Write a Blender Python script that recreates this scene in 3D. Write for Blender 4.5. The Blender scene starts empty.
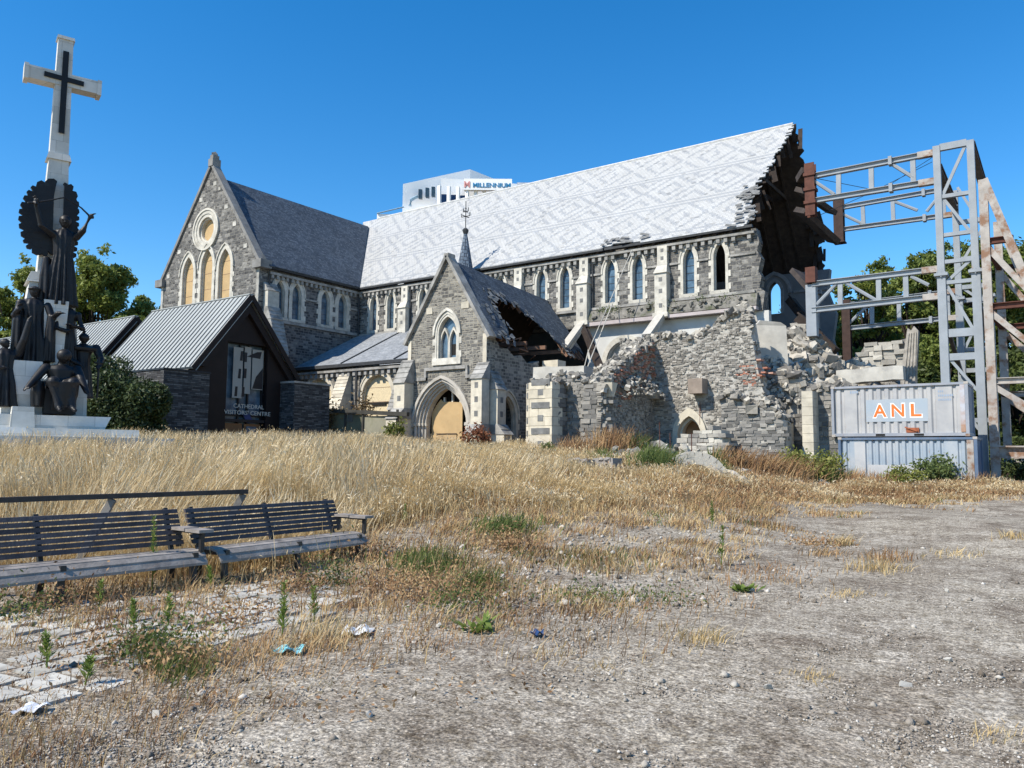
import bpy, math, random
import numpy as np
from mathutils import Vector, Matrix, noise as mnoise
from mathutils.geometry import tessellate_polygon
random.seed(7); RNG = np.random.default_rng(11)
PI = math.pi
S = bpy.context.scene
COL = S.collection

# ------------------------------------------------------------------ camera, sky, sun, exposure
EYE = 1.65
FOC, PITCH, ROLL, YAW = 797.2, math.radians(5.1425), math.radians(0.5127), math.radians(-35.3287)
FW = Vector((math.sin(YAW)*math.cos(PITCH), math.cos(YAW)*math.cos(PITCH), math.sin(PITCH)))
_r = Vector((math.cos(YAW), -math.sin(YAW), 0)); _u = _r.cross(FW)
RT = _r*math.cos(ROLL) + _u*math.sin(ROLL); UP = -_r*math.sin(ROLL) + _u*math.cos(ROLL)
cd = bpy.data.cameras.new('camera'); cam = bpy.data.objects.new('camera', cd); COL.objects.link(cam)
cam.matrix_world = Matrix(((RT.x, UP.x, -FW.x, 0), (RT.y, UP.y, -FW.y, 0), (RT.z, UP.z, -FW.z, EYE), (0, 0, 0, 1)))
cd.sensor_width = 36; cd.lens = FOC/1024*36; cd.clip_start = .05; cd.clip_end = 5000
S.camera = cam
SUN_AZ, SUN_EL = math.radians(-156), math.radians(46)      # azimuth from +Y towards +X
W = bpy.data.worlds.new('World'); S.world = W; W.use_nodes = True
wt = W.node_tree; wt.nodes.clear()
sky = wt.nodes.new('ShaderNodeTexSky'); sky.sky_type = 'NISHITA'; sky.sun_disc = False
sky.sun_elevation = SUN_EL; sky.sun_rotation = SUN_AZ % (2*PI)
sky.air_density = 1.0; sky.dust_density = 0.0; sky.ozone_density = 3.0; sky.altitude = 0
bg = wt.nodes.new('ShaderNodeBackground'); bg.inputs['Strength'].default_value = 0.15
wo = wt.nodes.new('ShaderNodeOutputWorld')
hs = wt.nodes.new('ShaderNodeHueSaturation'); hs.inputs['Saturation'].default_value = 1.38; hs.inputs['Value'].default_value = 1.0
wt.links.new(sky.outputs[0], hs.inputs['Color']); wt.links.new(hs.outputs[0], bg.inputs['Color']); wt.links.new(bg.outputs[0], wo.inputs['Surface'])
sl = bpy.data.lights.new('sun', 'SUN'); sl.energy = 5.0; sl.angle = math.radians(.53); sl.color = (1, .93, .81)
so = bpy.data.objects.new('sun', sl); COL.objects.link(so)
SUN = Vector((math.sin(SUN_AZ)*math.cos(SUN_EL), math.cos(SUN_AZ)*math.cos(SUN_EL), math.sin(SUN_EL)))
so.rotation_euler = SUN.to_track_quat('Z', 'Y').to_euler(); so.location = (-40, -40, 60)
S.view_settings.view_transform = 'Standard'; S.view_settings.look = 'None'
S.view_settings.exposure = 0.42; S.view_settings.gamma = 1.0; S.view_settings.use_curve_mapping = False
S.cycles.max_bounces = 6; S.cycles.diffuse_bounces = 3; S.cycles.transparent_max_bounces = 6

# ------------------------------------------------------------------ survey helpers: a sight line meets a real plane
def _ray(x, y): return FW + RT*((x-512)/FOC) + UP*((384-y)/FOC)
def PY(x, y, Y):
    r = _ray(x, y); t = Y/r.y; return Vector((r.x*t, Y, r.z*t+EYE))
def PX(x, y, X):
    r = _ray(x, y); t = X/r.x; return Vector((X, r.y*t, r.z*t+EYE))
def PZ(x, y, Z=0.):
    r = _ray(x, y); t = (Z-EYE)/r.z; return Vector((r.x*t, r.y*t, Z))
def PD(x, y, d):
    r = _ray(x, y)*d; return Vector((r.x, r.y, r.z+EYE))
def sm(a, b, x):
    x = np.clip((np.asarray(x, float)-a)/(b-a), 0, 1); return x*x*(3-2*x)
FX, FY = math.sin(YAW), math.cos(YAW)
def height(x, y):
    x = np.asarray(x, float); y = np.asarray(y, float)
    s = FX*x + FY*y; t = FY*x - FX*y
    q = t/np.maximum(s, 4)
    lat = 1 - .8*sm(.17, .40, q)
    h = lat*(1.1*sm(10, 28, s) + .5*sm(28, 42, s))
    h = h + .05*np.sin(x*.9+1)*np.cos(y*.7) * sm(6, 20, s) + .07*np.sin(x*.31+y*.4)*sm(8, 20, s)
    return h
def hz(x, y): return float(height(x, y))
def st(s, t): return (FX*s + FY*t, FY*s - FX*t)      # forward / sideways -> world x, y
def PG(x, y):                                         # sight line meets the ground
    r = _ray(x, y); t = 2.
    for i in range(4000):
        p = r*t
        if p.z+EYE <= hz(p.x, p.y): break
        t += .03
    return Vector((p.x, p.y, hz(p.x, p.y)))

# ------------------------------------------------------------------ mesh builder
class MB:
    def __init__(s): s.v = []; s.f = []; s.m = []; s.mi = 0
    def add(s, pts, faces):
        b = len(s.v); s.v += [tuple(p) for p in pts]; s.f += [tuple(b+i for i in f) for f in faces]; s.m += [s.mi]*len(faces)
    def poly(s, pts): s.add(pts, [tuple(range(len(pts)))])
    def hexa(s, p):   # 0-3 bottom ccw, 4-7 top
        s.add(p, [(3,2,1,0),(4,5,6,7),(0,1,5,4),(1,2,6,5),(2,3,7,6),(3,0,4,7)])
    def box(s, x0, x1, y0, y1, z0, z1):
        s.hexa([(x0,y0,z0),(x1,y0,z0),(x1,y1,z0),(x0,y1,z0),(x0,y0,z1),(x1,y0,z1),(x1,y1,z1),(x0,y1,z1)])
    def fbox(s, F, u0, u1, v0, v1, d0, d1):   # box in a wall frame, d outward
        P = F.P; s.hexa([P(u0,v0,d1),P(u1,v0,d1),P(u1,v0,d0),P(u0,v0,d0),P(u0,v1,d1),P(u1,v1,d1),P(u1,v1,d0),P(u0,v1,d0)])
    def beam(s, p, q, w, h=None, up=(0,0,1)):
        h = h or w; p = Vector(p); q = Vector(q); a = (q-p).normalized(); up = Vector(up)
        if abs(a.dot(up)) > .98: up = Vector((0,1,0))
        r = a.cross(up).normalized()*(w/2); u = r.cross(a).normalized()*(h/2)
        s.hexa([p-r-u,p+r-u,q+r-u,q-r-u,p-r+u,p+r+u,q+r+u,q-r+u])
    def ibeam(s, p, q, w, h, up=(0,0,1)):
        p = Vector(p); q = Vector(q); a = (q-p).normalized(); up = Vector(up)
        if abs(a.dot(up)) > .98: up = Vector((0,1,0))
        r = a.cross(up).normalized(); u = r.cross(a).normalized(); t = .12*h
        s.beam(p+u*(h/2-t/2), q+u*(h/2-t/2), w, t, up); s.beam(p-u*(h/2-t/2), q-u*(h/2-t/2), w, t, up); s.beam(p, q, w*.16, h-2*t-.004, up)
    def tube(s, pts, rs, n=8, cap=True):
        pts = [Vector(p) for p in pts]; rs = rs if hasattr(rs, '__len__') else [rs]*len(pts)
        ring = []
        for i, p in enumerate(pts):
            a = (pts[min(i+1, len(pts)-1)]-pts[max(i-1, 0)]).normalized()
            x = a.cross(Vector((.13,.21,1)) if abs(a.z) < .9 else Vector((1,.1,.05))).normalized(); y = a.cross(x)
            ring.append([p + (x*math.cos(2*PI*k/n) + y*math.sin(2*PI*k/n))*rs[i] for k in range(n)])
        V = [p for r in ring for p in r]
        Fc = [(i*n+k, i*n+(k+1)%n, (i+1)*n+(k+1)%n, (i+1)*n+k) for i in range(len(pts)-1) for k in range(n)]
        if cap: Fc += [tuple(range(n))[::-1], tuple((len(pts)-1)*n+k for k in range(n))]
        s.add(V, Fc)
    def prism(s, pts, vec):
        n = len(pts); vec = Vector(vec); P = [Vector(p) for p in pts]
        tri = tessellate_polygon([P]); b = len(s.v)
        Q = P + [p+vec for p in P]
        nrm = Vector((0,0,0))
        for i in range(n): nrm += P[i].cross(P[(i+1) % n])
        flip = nrm.dot(vec) > 0
        fs = []
        for t in tri:
            t = tuple(t); a, bb, c = (P[i] for i in t)
            if ((bb-a).cross(c-a)).dot(vec) > 0: t = t[::-1]
            fs.append(t); fs.append(tuple(i+n for i in t[::-1]))
        for i in range(n):
            j = (i+1) % n
            fs.append((i, j, j+n, i+n) if flip else (j, i, i+n, j+n))
        s.add(Q, fs)
    ICO = None
    def rock(s, c, r, squash=.75, rng=random):
        if rng.random() < .6:      # chipped lump: a jittered 20-sided stone
            if MB.ICO is None:
                t = (1+5**.5)/2; MB.ICO = ([Vector(v).normalized() for v in ((-1,t,0),(1,t,0),(-1,-t,0),(1,-t,0),(0,-1,t),(0,1,t),(0,-1,-t),(0,1,-t),(t,0,-1),(t,0,1),(-t,0,-1),(-t,0,1))], [(0,11,5),(0,5,1),(0,1,7),(0,7,10),(0,10,11),(1,5,9),(5,11,4),(11,10,2),(10,7,6),(7,1,8),(3,9,4),(3,4,2),(3,2,6),(3,6,8),(3,8,9),(4,9,5),(2,4,11),(6,2,10),(8,6,7),(9,8,1)])
            c = Vector(c); M = Matrix.Rotation(rng.uniform(0, 6.28), 3, Vector((rng.gauss(0,1), rng.gauss(0,1), rng.gauss(0,1)+.01)).normalized()); sx, sy, sz = r*rng.uniform(.75,1.4), r*rng.uniform(.6,1.1), r*squash*rng.uniform(.6,1.1)
            P = []
            for v in MB.ICO[0]: k = rng.uniform(.72, 1.22); P.append(c+M@Vector((v.x*sx*k, v.y*sy*k, v.z*sz*k)))
            s.add(P, MB.ICO[1]); return
        c = Vector(c); M = Matrix.Rotation(rng.uniform(0, 6.28), 3, Vector((rng.gauss(0,1), rng.gauss(0,1), rng.gauss(0,1)+.01)).normalized())
        P = []
        sx, sy, sz = r*rng.uniform(.7,1.3), r*rng.uniform(.6,1.1), r*squash*rng.uniform(.6,1.1)
        for z in (-1, 1):
            for x, y in ((-1,-1),(1,-1),(1,1),(-1,1)):
                P.append(c + M @ Vector((x*sx*rng.uniform(.6,1.05), y*sy*rng.uniform(.6,1.05), z*sz*rng.uniform(.6,1.05))))
        s.hexa(P)
    def build_each(s, name, mat, parent=None):      # every loose piece becomes a part of its own
        p = list(range(len(s.v)))
        def find(i):
            while p[i] != i: p[i] = p[p[i]]; i = p[i]
            return i
        for f in s.f:
            for i in f[1:]: p[find(i)] = find(f[0])
        gr = {}
        for f in s.f: gr.setdefault(find(f[0]), []).append(f)
        out = []
        for fs in gr.values():
            ids = sorted({i for f in fs for i in f}); m = {i: k for k, i in enumerate(ids)}
            out.append(_link(name, [s.v[i] for i in ids], [tuple(m[i] for i in f) for f in fs], mat, parent, False))
        return out
    def build(s, name, mat, parent=None, smooth=False, label=None):
        o = _link(name, s.v, s.f, mat, parent, smooth, s.m)
        if label: o['label'] = label
        return o

def world_of(o):
    v = Vector((0,0,0))
    while o is not None: v += o.location; o = o.parent
    return v
def _link(name, v, f, mat, parent, smooth, mi=None):
    me = bpy.data.meshes.new(name); off = world_of(parent) if parent else Vector((0,0,0))
    V = np.array(v, float).reshape(-1, 3) - np.array(off)
    me.from_pydata(V.tolist(), [], f)
    mats = mat if isinstance(mat, (list, tuple)) else [mat]
    for m in mats: me.materials.append(m)
    if mi and max(mi) > 0: me.polygons.foreach_set('material_index', mi)
    if smooth: me.polygons.foreach_set('use_smooth', [True]*len(me.polygons))
    me.validate(); boxuv(me)
    o = bpy.data.objects.new(name, me); COL.objects.link(o)
    if parent: o.parent = parent
    return o
def boxuv(me):
    if not me.polygons: return
    n = len(me.polygons); N = np.empty(n*3); me.polygons.foreach_get('normal', N); N = N.reshape(-1, 3)
    tot = np.empty(n, int); me.polygons.foreach_get('loop_total', tot)
    L = len(me.loops); vi = np.empty(L, int); me.loops.foreach_get('vertex_index', vi)
    co = np.empty(len(me.vertices)*3); me.vertices.foreach_get('co', co); co = co.reshape(-1, 3)
    hor = np.abs(N[:, 2]) > .92
    T = np.stack([-N[:, 1], N[:, 0], np.zeros(n)], 1); T[hor] = (1, 0, 0)
    T /= np.maximum(np.linalg.norm(T, axis=1, keepdims=True), 1e-9)
    B = np.cross(N, T); B[hor] = (0, 1, 0)
    ix = np.repeat(np.arange(n), tot); p = co[vi]
    uv = np.stack([(p*T[ix]).sum(1), (p*B[ix]).sum(1)], 1)
    ul = me.uv_layers.new(name='UVMap'); ul.data.foreach_set('uv', uv.ravel().astype(np.float32))
def bulk(name, V, F, mat, parent=None, smooth=False):      # numpy arrays, all quads or all tris
    me = bpy.data.meshes.new(name); V = np.asarray(V, np.float32); F = np.asarray(F, np.int32)
    if parent is not None: V = V - np.array(world_of(parent), np.float32)
    me.vertices.add(len(V)); me.vertices.foreach_set('co', V.ravel())
    k = F.shape[1]; me.loops.add(F.size); me.loops.foreach_set('vertex_index', F.ravel())
    me.polygons.add(len(F)); me.polygons.foreach_set('loop_start', np.arange(len(F), dtype=np.int32)*k)
    if smooth: me.polygons.foreach_set('use_smooth', np.ones(len(F), bool))
    me.update(calc_edges=True)
    for m in (mat if isinstance(mat, (list, tuple)) else [mat]): me.materials.append(m)
    o = bpy.data.objects.new(name, me); COL.objects.link(o)
    if parent is not None: o.parent = parent
    return o
class Fr:      # wall frame: u along the wall, v up, d outward
    def __init__(s, O, U, N): s.O = Vector(O); s.U = Vector(U); s.N = Vector(N)
    def P(s, u, v, d=0): return s.O + s.U*u + Vector((0,0,v)) + s.N*d
def frY(Y): return Fr((0,Y,0), (1,0,0), (0,-1,0))     # faces -Y, u = X
def frX(X): return Fr((X,0,0), (0,1,0), (1,0,0))      # faces +X, u = Y
def frY2(Y): return Fr((0,Y,0), (-1,0,0), (0,1,0))
def wall(mb, F, outer, holes, th, d=0):
    loops = [outer]+list(holes); flat = [p for l in loops for p in l]
    tri = tessellate_polygon([[Vector((p[0], p[1], 0)) for p in l] for l in loops])
    n = len(flat); V = [F.P(u, v, d) for u, v in flat] + [F.P(u, v, d-th) for u, v in flat]; fs = []
    for t in tri:
        a, b, c = (flat[i] for i in t)
        if (b[0]-a[0])*(c[1]-a[1])-(b[1]-a[1])*(c[0]-a[0]) < 0: t = (t[0], t[2], t[1])
        fs.append(tuple(t)); fs.append((t[0]+n, t[2]+n, t[1]+n))
    b = 0
    for li, l in enumerate(loops):
        k = len(l); ar = sum(l[i][0]*l[(i+1) % k][1]-l[(i+1) % k][0]*l[i][1] for i in range(k))
        ccw = ar > 0
        if li: ccw = not ccw
        for i in range(k):
            j = (i+1) % k; q = (b+i, b+i+n, b+j+n, b+j)
            fs.append(q if ccw else q[::-1])
        b += k
    mb.add(V, fs)
def lancet(cx, z0, zs, w, rise, n=7):      # ccw outline of a pointed opening
    h = w/2; R = (h*h+rise*rise)/(2*h); pts = [(cx-h, z0), (cx+h, z0)]
    a1 = math.asin(min(1, rise/R)) if rise <= R else PI/2
    a1 = math.acos((R-h)/R)
    for i in range(n+1):
        a = a1*i/n; pts.append((cx+h-R+R*math.cos(a), zs+R*math.sin(a)))
    for i in range(n-1, -1, -1):
        a = a1*i/n; pts.append((cx-h+R-R*math.cos(a), zs+R*math.sin(a)))
    return pts
def ring(mb, F, inner, outer, d0, d1):      # frame between two outlines with equal counts
    k = len(inner); V = []
    for l in (outer, inner):
        for dd in (d1, d0): V += [F.P(u, v, dd) for u, v in l]
    fs = []
    for i in range(k):
        j = (i+1) % k
        fs += [(i, j, 2*k+j, 2*k+i), (k+i, 3*k+i, 3*k+j, k+j), (j, i, k+i, k+j), (2*k+i, 2*k+j, 3*k+j, 3*k+i)]
    mb.add(V, fs)
def arc_band(mb, F, inner, outer, d0, d1):      # open band (hood mould): skips the bottom edge
    a, b = inner[1:]+inner[:1], outer[1:]+outer[:1]
    for i in range(len(a)-1):
        P = F.P; q = [a[i], b[i], b[i+1], a[i+1]]
        mb.hexa([P(*q[0], d1), P(*q[1], d1), P(*q[1], d0), P(*q[0], d0), P(*q[3], d1), P(*q[2], d1), P(*q[2], d0), P(*q[3], d0)])

# ------------------------------------------------------------------ naming helpers
def tag(o, label=None, cat=None, group=None, kind=None):
    if label: o['label'] = label
    if cat: o['category'] = cat
    if group: o['group'] = group
    if kind: o['kind'] = kind
    return o
def empty(name, loc, label, cat, group=None):
    o = bpy.data.objects.new(name, None); COL.objects.link(o); o.location = loc; o.empty_display_size = .3
    return tag(o, label, cat, group)
def copy_tree(o, parent=None):
    c = o.copy(); COL.objects.link(c)
    if parent: c.parent = parent
    for ch in [x for x in bpy.data.objects if x.parent == o]: copy_tree(ch, c)
    return c
def text_mesh(mb, txt, O, U, V, size, th, width=None, bold=.0):
    cu = bpy.data.curves.new('t', 'FONT'); cu.body = txt; cu.size = size; cu.extrude = th/2; cu.offset = bold; cu.align_x = 'CENTER'
    cu.resolution_u = 3
    o = bpy.data.objects.new('t', cu); COL.objects.link(o); bpy.context.view_layer.update()
    me = bpy.data.meshes.new_from_object(o.evaluated_get(bpy.context.evaluated_depsgraph_get()))
    O = Vector(O); U = Vector(U); V = Vector(V); N = U.cross(V); xs = [v.co.x for v in me.vertices]
    k = width/(max(xs)-min(xs)) if width else 1
    mb.add([O+U*(v.co.x*k)+V*v.co.y+N*(v.co.z+th/2) for v in me.vertices], [tuple(p.vertices) for p in me.polygons])
    bpy.data.objects.remove(o); bpy.data.meshes.remove(me); bpy.data.curves.remove(cu)

# ------------------------------------------------------------------ materials
def nd(nt, typ, ins=None, **at):
    n = nt.nodes.new(typ)
    for k, v in at.items(): setattr(n, k, v)
    for k, v in (ins or {}).items():
        if isinstance(v, bpy.types.NodeSocket): nt.links.new(v, n.inputs[k])
        else: n.inputs[k].default_value = v
    return n
def c4(c): return (c[0], c[1], c[2], 1) if hasattr(c, '__len__') else (c, c, c, 1)
def newmat(name, rough=.85, spec=.25, metal=0.):
    m = bpy.data.materials.new(name); m.use_nodes = True; nt = m.node_tree; b = nt.nodes['Principled BSDF']
    b.inputs['Roughness'].default_value = rough; b.inputs['Specular IOR Level'].default_value = spec; b.inputs['Metallic'].default_value = metal
    return m, nt, b
def math_(nt, op, a, b=0., c=0.): return nd(nt, 'ShaderNodeMath', {0: a, 1: b, 2: c}, operation=op).outputs[0]
def mixc(nt, f, a, b, mode='MIX'):
    a = a if isinstance(a, bpy.types.NodeSocket) else c4(a); b = b if isinstance(b, bpy.types.NodeSocket) else c4(b)
    return nd(nt, 'ShaderNodeMix', {0: f, 6: a, 7: b}, data_type='RGBA', blend_type=mode).outputs[2]
def ramp(nt, f, stops):
    r = nd(nt, 'ShaderNodeValToRGB', {0: f}); e = r.color_ramp.elements
    while len(e) < len(stops): e.new(.5)
    for i, (p, c) in enumerate(stops): e[i].position = p; e[i].color = c4(c)
    return r.outputs[0]
def noise_(nt, vec, scale, detail=4, rough=.6): return nd(nt, 'ShaderNodeTexNoise', {'Vector': vec, 'Scale': scale, 'Detail': detail, 'Roughness': rough})
def bump_(nt, b, h, strength=.5, dist=.02):
    n = nd(nt, 'ShaderNodeBump', {'Height': h, 'Strength': strength, 'Distance': dist}); nt.links.new(n.outputs[0], b.inputs['Normal'])
def plain(name, c, rough=.8, var=.25, scale=3., metal=0., spec=.25, bump=.15, stain=None, island=0.):
    m, nt, b = newmat(name, rough, spec, metal)
    pos = nd(nt, 'ShaderNodeTexCoord').outputs['Object']
    n = noise_(nt, pos, scale, 6); lo = [x*(1-var) for x in c]; hi = [min(1, x*(1+var)) for x in c]
    col = ramp(nt, n.outputs[0], [(.3, lo), (.7, hi)])
    if island:
        r = nd(nt, 'ShaderNodeNewGeometry').outputs['Random Per Island']
        k = math_(nt, 'MULTIPLY_ADD', r, 2*island, 1-island)
        col = mixc(nt, 1., col, nd(nt, 'ShaderNodeCombineColor', {0: k, 1: k, 2: k}).outputs[0], 'MULTIPLY')
    if stain:
        n2 = noise_(nt, pos, stain[1], 5, .65); col = mixc(nt, math_(nt, 'MULTIPLY', ramp(nt, n2.outputs[0], [(stain[2], 0), (stain[2]+.12, 1)]), stain[3] if len(stain) > 3 else .9), col, stain[0])
    nt.links.new(col, b.inputs['Base Color'])
    if bump: bump_(nt, b, noise_(nt, pos, scale*6, 4).outputs[0], bump, .02)
    return m
def masonry(name, stops, mortar, bw, rh, ms=.022, distort=.05, bump=.7, wash=(.8, 1.12)):
    m, nt, b = newmat(name, .92, .15)
    uv = nd(nt, 'ShaderNodeTexCoord').outputs['UV']
    dn = noise_(nt, uv, 1.7, 3); off = nd(nt, 'ShaderNodeVectorMath', {0: dn.outputs['Color'], 1: (.5, .5, .5)}, operation='SUBTRACT').outputs[0]
    off = nd(nt, 'ShaderNodeVectorMath', {0: off, 'Scale': distort}, operation='SCALE').outputs[0]
    vec = nd(nt, 'ShaderNodeVectorMath', {0: uv, 1: off}, operation='ADD').outputs[0]
    br = nd(nt, 'ShaderNodeTexBrick', {'Vector': vec, 'Color1': (0,0,0,1), 'Color2': (1,1,1,1), 'Mortar': (.5,.5,.5,1), 'Scale': 1., 'Mortar Size': ms, 'Mortar Smooth': .25, 'Bias': 0., 'Brick Width': bw, 'Row Height': rh}, offset=.43, squash=.62, squash_frequency=3)
    fac, tone = br.outputs['Fac'], br.outputs['Color']
    if distort > .1:      # random rubble: patches of taller and smaller stones mixed
        b2 = nd(nt, 'ShaderNodeTexBrick', {'Vector': vec, 'Color1': (0,0,0,1), 'Color2': (1,1,1,1), 'Mortar': (.5,.5,.5,1), 'Scale': 1., 'Mortar Size': ms, 'Mortar Smooth': .25, 'Bias': 0., 'Brick Width': bw*.61, 'Row Height': rh*.62}, offset=.37, squash=1.5, squash_frequency=2)
        pick = ramp(nt, noise_(nt, uv, .9, 2).outputs[0], [(.49, 0), (.51, 1)]); fac = mixc(nt, pick, fac, b2.outputs['Fac']); tone = mixc(nt, pick, tone, b2.outputs['Color'])
    n = noise_(nt, vec, 5., 5, .7)
    f = math_(nt, 'ADD', math_(nt, 'MULTIPLY', tone, .72), math_(nt, 'MULTIPLY_ADD', n.outputs[0], .9, -.3))
    col = ramp(nt, f, stops)
    col = mixc(nt, fac, col, mortar)
    w = noise_(nt, uv, .35, 4); k = nd(nt, 'ShaderNodeMapRange', {0: w.outputs[0], 1: .3, 2: .7, 3: wash[0], 4: wash[1]}).outputs[0]
    col = mixc(nt, 1., col, nd(nt, 'ShaderNodeCombineColor', {0: k, 1: k, 2: k}).outputs[0], 'MULTIPLY')
    nt.links.new(col, b.inputs['Base Color'])
    h = math_(nt, 'ADD', math_(nt, 'MULTIPLY', fac, -1.), math_(nt, 'MULTIPLY', n.outputs[0], .6))
    bump_(nt, b, h, bump, .04)
    return m
def blocks(name, stops, rough=.92):      # separate stones: every island has its own tone
    m, nt, b = newmat(name, rough, .15)
    r = nd(nt, 'ShaderNodeNewGeometry').outputs['Random Per Island']; pos = nd(nt, 'ShaderNodeTexCoord').outputs['Object']
    n = noise_(nt, pos, 2.5, 6, .7)
    col = ramp(nt, math_(nt, 'ADD', math_(nt, 'MULTIPLY', r, .75), math_(nt, 'MULTIPLY_ADD', n.outputs[0], .7, -.22)), stops)
    nt.links.new(col, b.inputs['Base Color']); bump_(nt, b, noise_(nt, pos, 9, 5, .7).outputs[0], .5, .05)
    return m
def leafmat(name, stops, trans=.3, rough=.6):
    m, nt, b = newmat(name, rough, .3)
    r = nd(nt, 'ShaderNodeNewGeometry').outputs['Random Per Island']
    pos = nd(nt, 'ShaderNodeTexCoord').outputs['Object']; n = noise_(nt, pos, .8, 4, .65)
    col = ramp(nt, math_(nt, 'ADD', math_(nt, 'MULTIPLY', r, .6), math_(nt, 'MULTIPLY_ADD', n.outputs[0], 1.6, -.6)), stops); nt.links.new(col, b.inputs['Base Color'])
    t = nd(nt, 'ShaderNodeBsdfTranslucent', {'Color': col}); mx = nd(nt, 'ShaderNodeMixShader', {0: trans, 1: b.outputs[0], 2: t.outputs[0]})
    nt.links.new(mx.outputs[0], nt.nodes['Material Output'].inputs['Surface'])
    return m

STONE = masonry('basalt_rubble', [(.1, (.055,.055,.056)), (.4, (.115,.113,.11)), (.65, (.185,.18,.17)), (.95, (.34,.325,.295))], (.27,.255,.225), .62, .27, .02, .16, 1.)
STONE_SHADE = masonry('basalt_shaded', [(.1, (.045,.046,.05)), (.5, (.10,.10,.105)), (.95, (.24,.235,.225))], (.20,.195,.18), .5, .21)  # basalt again, darkened to deepen the shade on the transept side wall
PORCHST = masonry('porch_basalt', [(.1, (.07,.068,.064)), (.4, (.15,.145,.135)), (.7, (.24,.23,.205)), (.95, (.40,.375,.32))], (.34,.315,.265), .52, .22, .024, .18, 1.)
LEDGE = masonry('ledge_stone', [(.1, (.035,.035,.037)), (.5, (.085,.085,.087)), (.95, (.19,.19,.185))], (.05,.05,.05), .55, .10, .012, .03, 1.)
CREAM = plain('limestone', (.50,.475,.415), .85, .22, 2.2, stain=((.28,.26,.22), .9, .56, .6), island=.14)
CREAM2 = plain('porch_limestone', (.52,.475,.385), .85, .2, 2.2, stain=((.33,.29,.22), 1.1, .6, .5), island=.12)
COPING = plain('weathered_coping', (.30,.29,.27), .9, .35, 1.5, stain=((.14,.14,.13), 1., .5, .7))
GREYSTONE = plain('grey_inset_stone', (.17,.17,.165), .9, .3, 3)
SLATE = masonry('dark_slate', [(.1, (.050,.066,.088)), (.5, (.080,.102,.130)), (.95, (.118,.142,.172))], (.03,.038,.052), .3, .2, .012, .01, .35)
SLATE_MID = masonry('aisle_slate', [(.1, (.20,.21,.225)), (.5, (.26,.275,.29)), (.95, (.33,.34,.35))], (.15,.16,.17), .3, .2, .01, .01, .3)
LEAD = plain('lead_gutter', (.045,.047,.05), .6, .3, 3)
TIMBER_DK = plain('dark_roof_timber', (.040,.030,.025), .85, .4, 2.5, island=.3)
TIMBER_RED = plain('exposed_rafter', (.19,.11,.075), .85, .35, 3, island=.3)
PLASTER = plain('bare_plaster', (.52,.52,.50), .9, .15, .8, stain=((.30,.29,.27), .5, .55, .6))
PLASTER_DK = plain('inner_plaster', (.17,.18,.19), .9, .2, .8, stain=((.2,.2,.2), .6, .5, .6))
BOARD = plain('plywood', (.47,.33,.17), .8, .12, 1.2, stain=((.42,.28,.14), 2.5, .56, .6))
BOARD_PALE = plain('pale_particle_board', (.62,.52,.34), .85, .16, 9)
m_, nt_, b_ = newmat('window_glass', .12, .5); GLASS = m_
_n = noise_(nt_, nd(nt_, 'ShaderNodeTexCoord').outputs['Object'], 1.5, 3)
nt_.links.new(ramp(nt_, _n.outputs[0], [(.3, (.03,.05,.075)), (.7, (.12,.19,.26))]), b_.inputs['Base Color'])
VOID = plain('dark_interior', (.02,.019,.018), .95, .3, 2)
RUBBLE = blocks('rubble_stone', [(.1, (.11,.105,.10)), (.35, (.22,.205,.18)), (.6, (.34,.315,.27)), (.95, (.54,.50,.43))])
RUINBLK = blocks('ruin_stone', [(.0, (.12,.112,.102)), (.35, (.215,.20,.178)), (.65, (.295,.275,.243)), (1., (.43,.40,.355))])
RUINASH = blocks('ruin_ashlar', [(.1, (.12,.116,.11)), (.5, (.20,.193,.18)), (.95, (.33,.312,.28))])
REDBRICK = blocks('red_brick', [(.1, (.28,.13,.09)), (.5, (.42,.19,.13)), (.95, (.50,.33,.25))])
PACK = plain('wall_core_mortar', (.40,.38,.34), .95, .3, 3., bump=.9)
CONC = plain('concrete', (.45,.43,.385), .9, .18, 1.6, stain=((.30,.29,.27), .9, .55, .6))
STEELG = plain('grey_steel_paint', (.27,.295,.32), .5, .12, 1.5, stain=((.33,.16,.07), 1.6, .66, .8), bump=.05)
RUST = plain('rusty_steel', (.36,.33,.30), .75, .2, 2., stain=((.20,.095,.045), 1.3, .5, .85), bump=.1)
RUST_RED = plain('rust_red_steel', (.10,.04,.028), .75, .3, 3., bump=.1)
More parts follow.
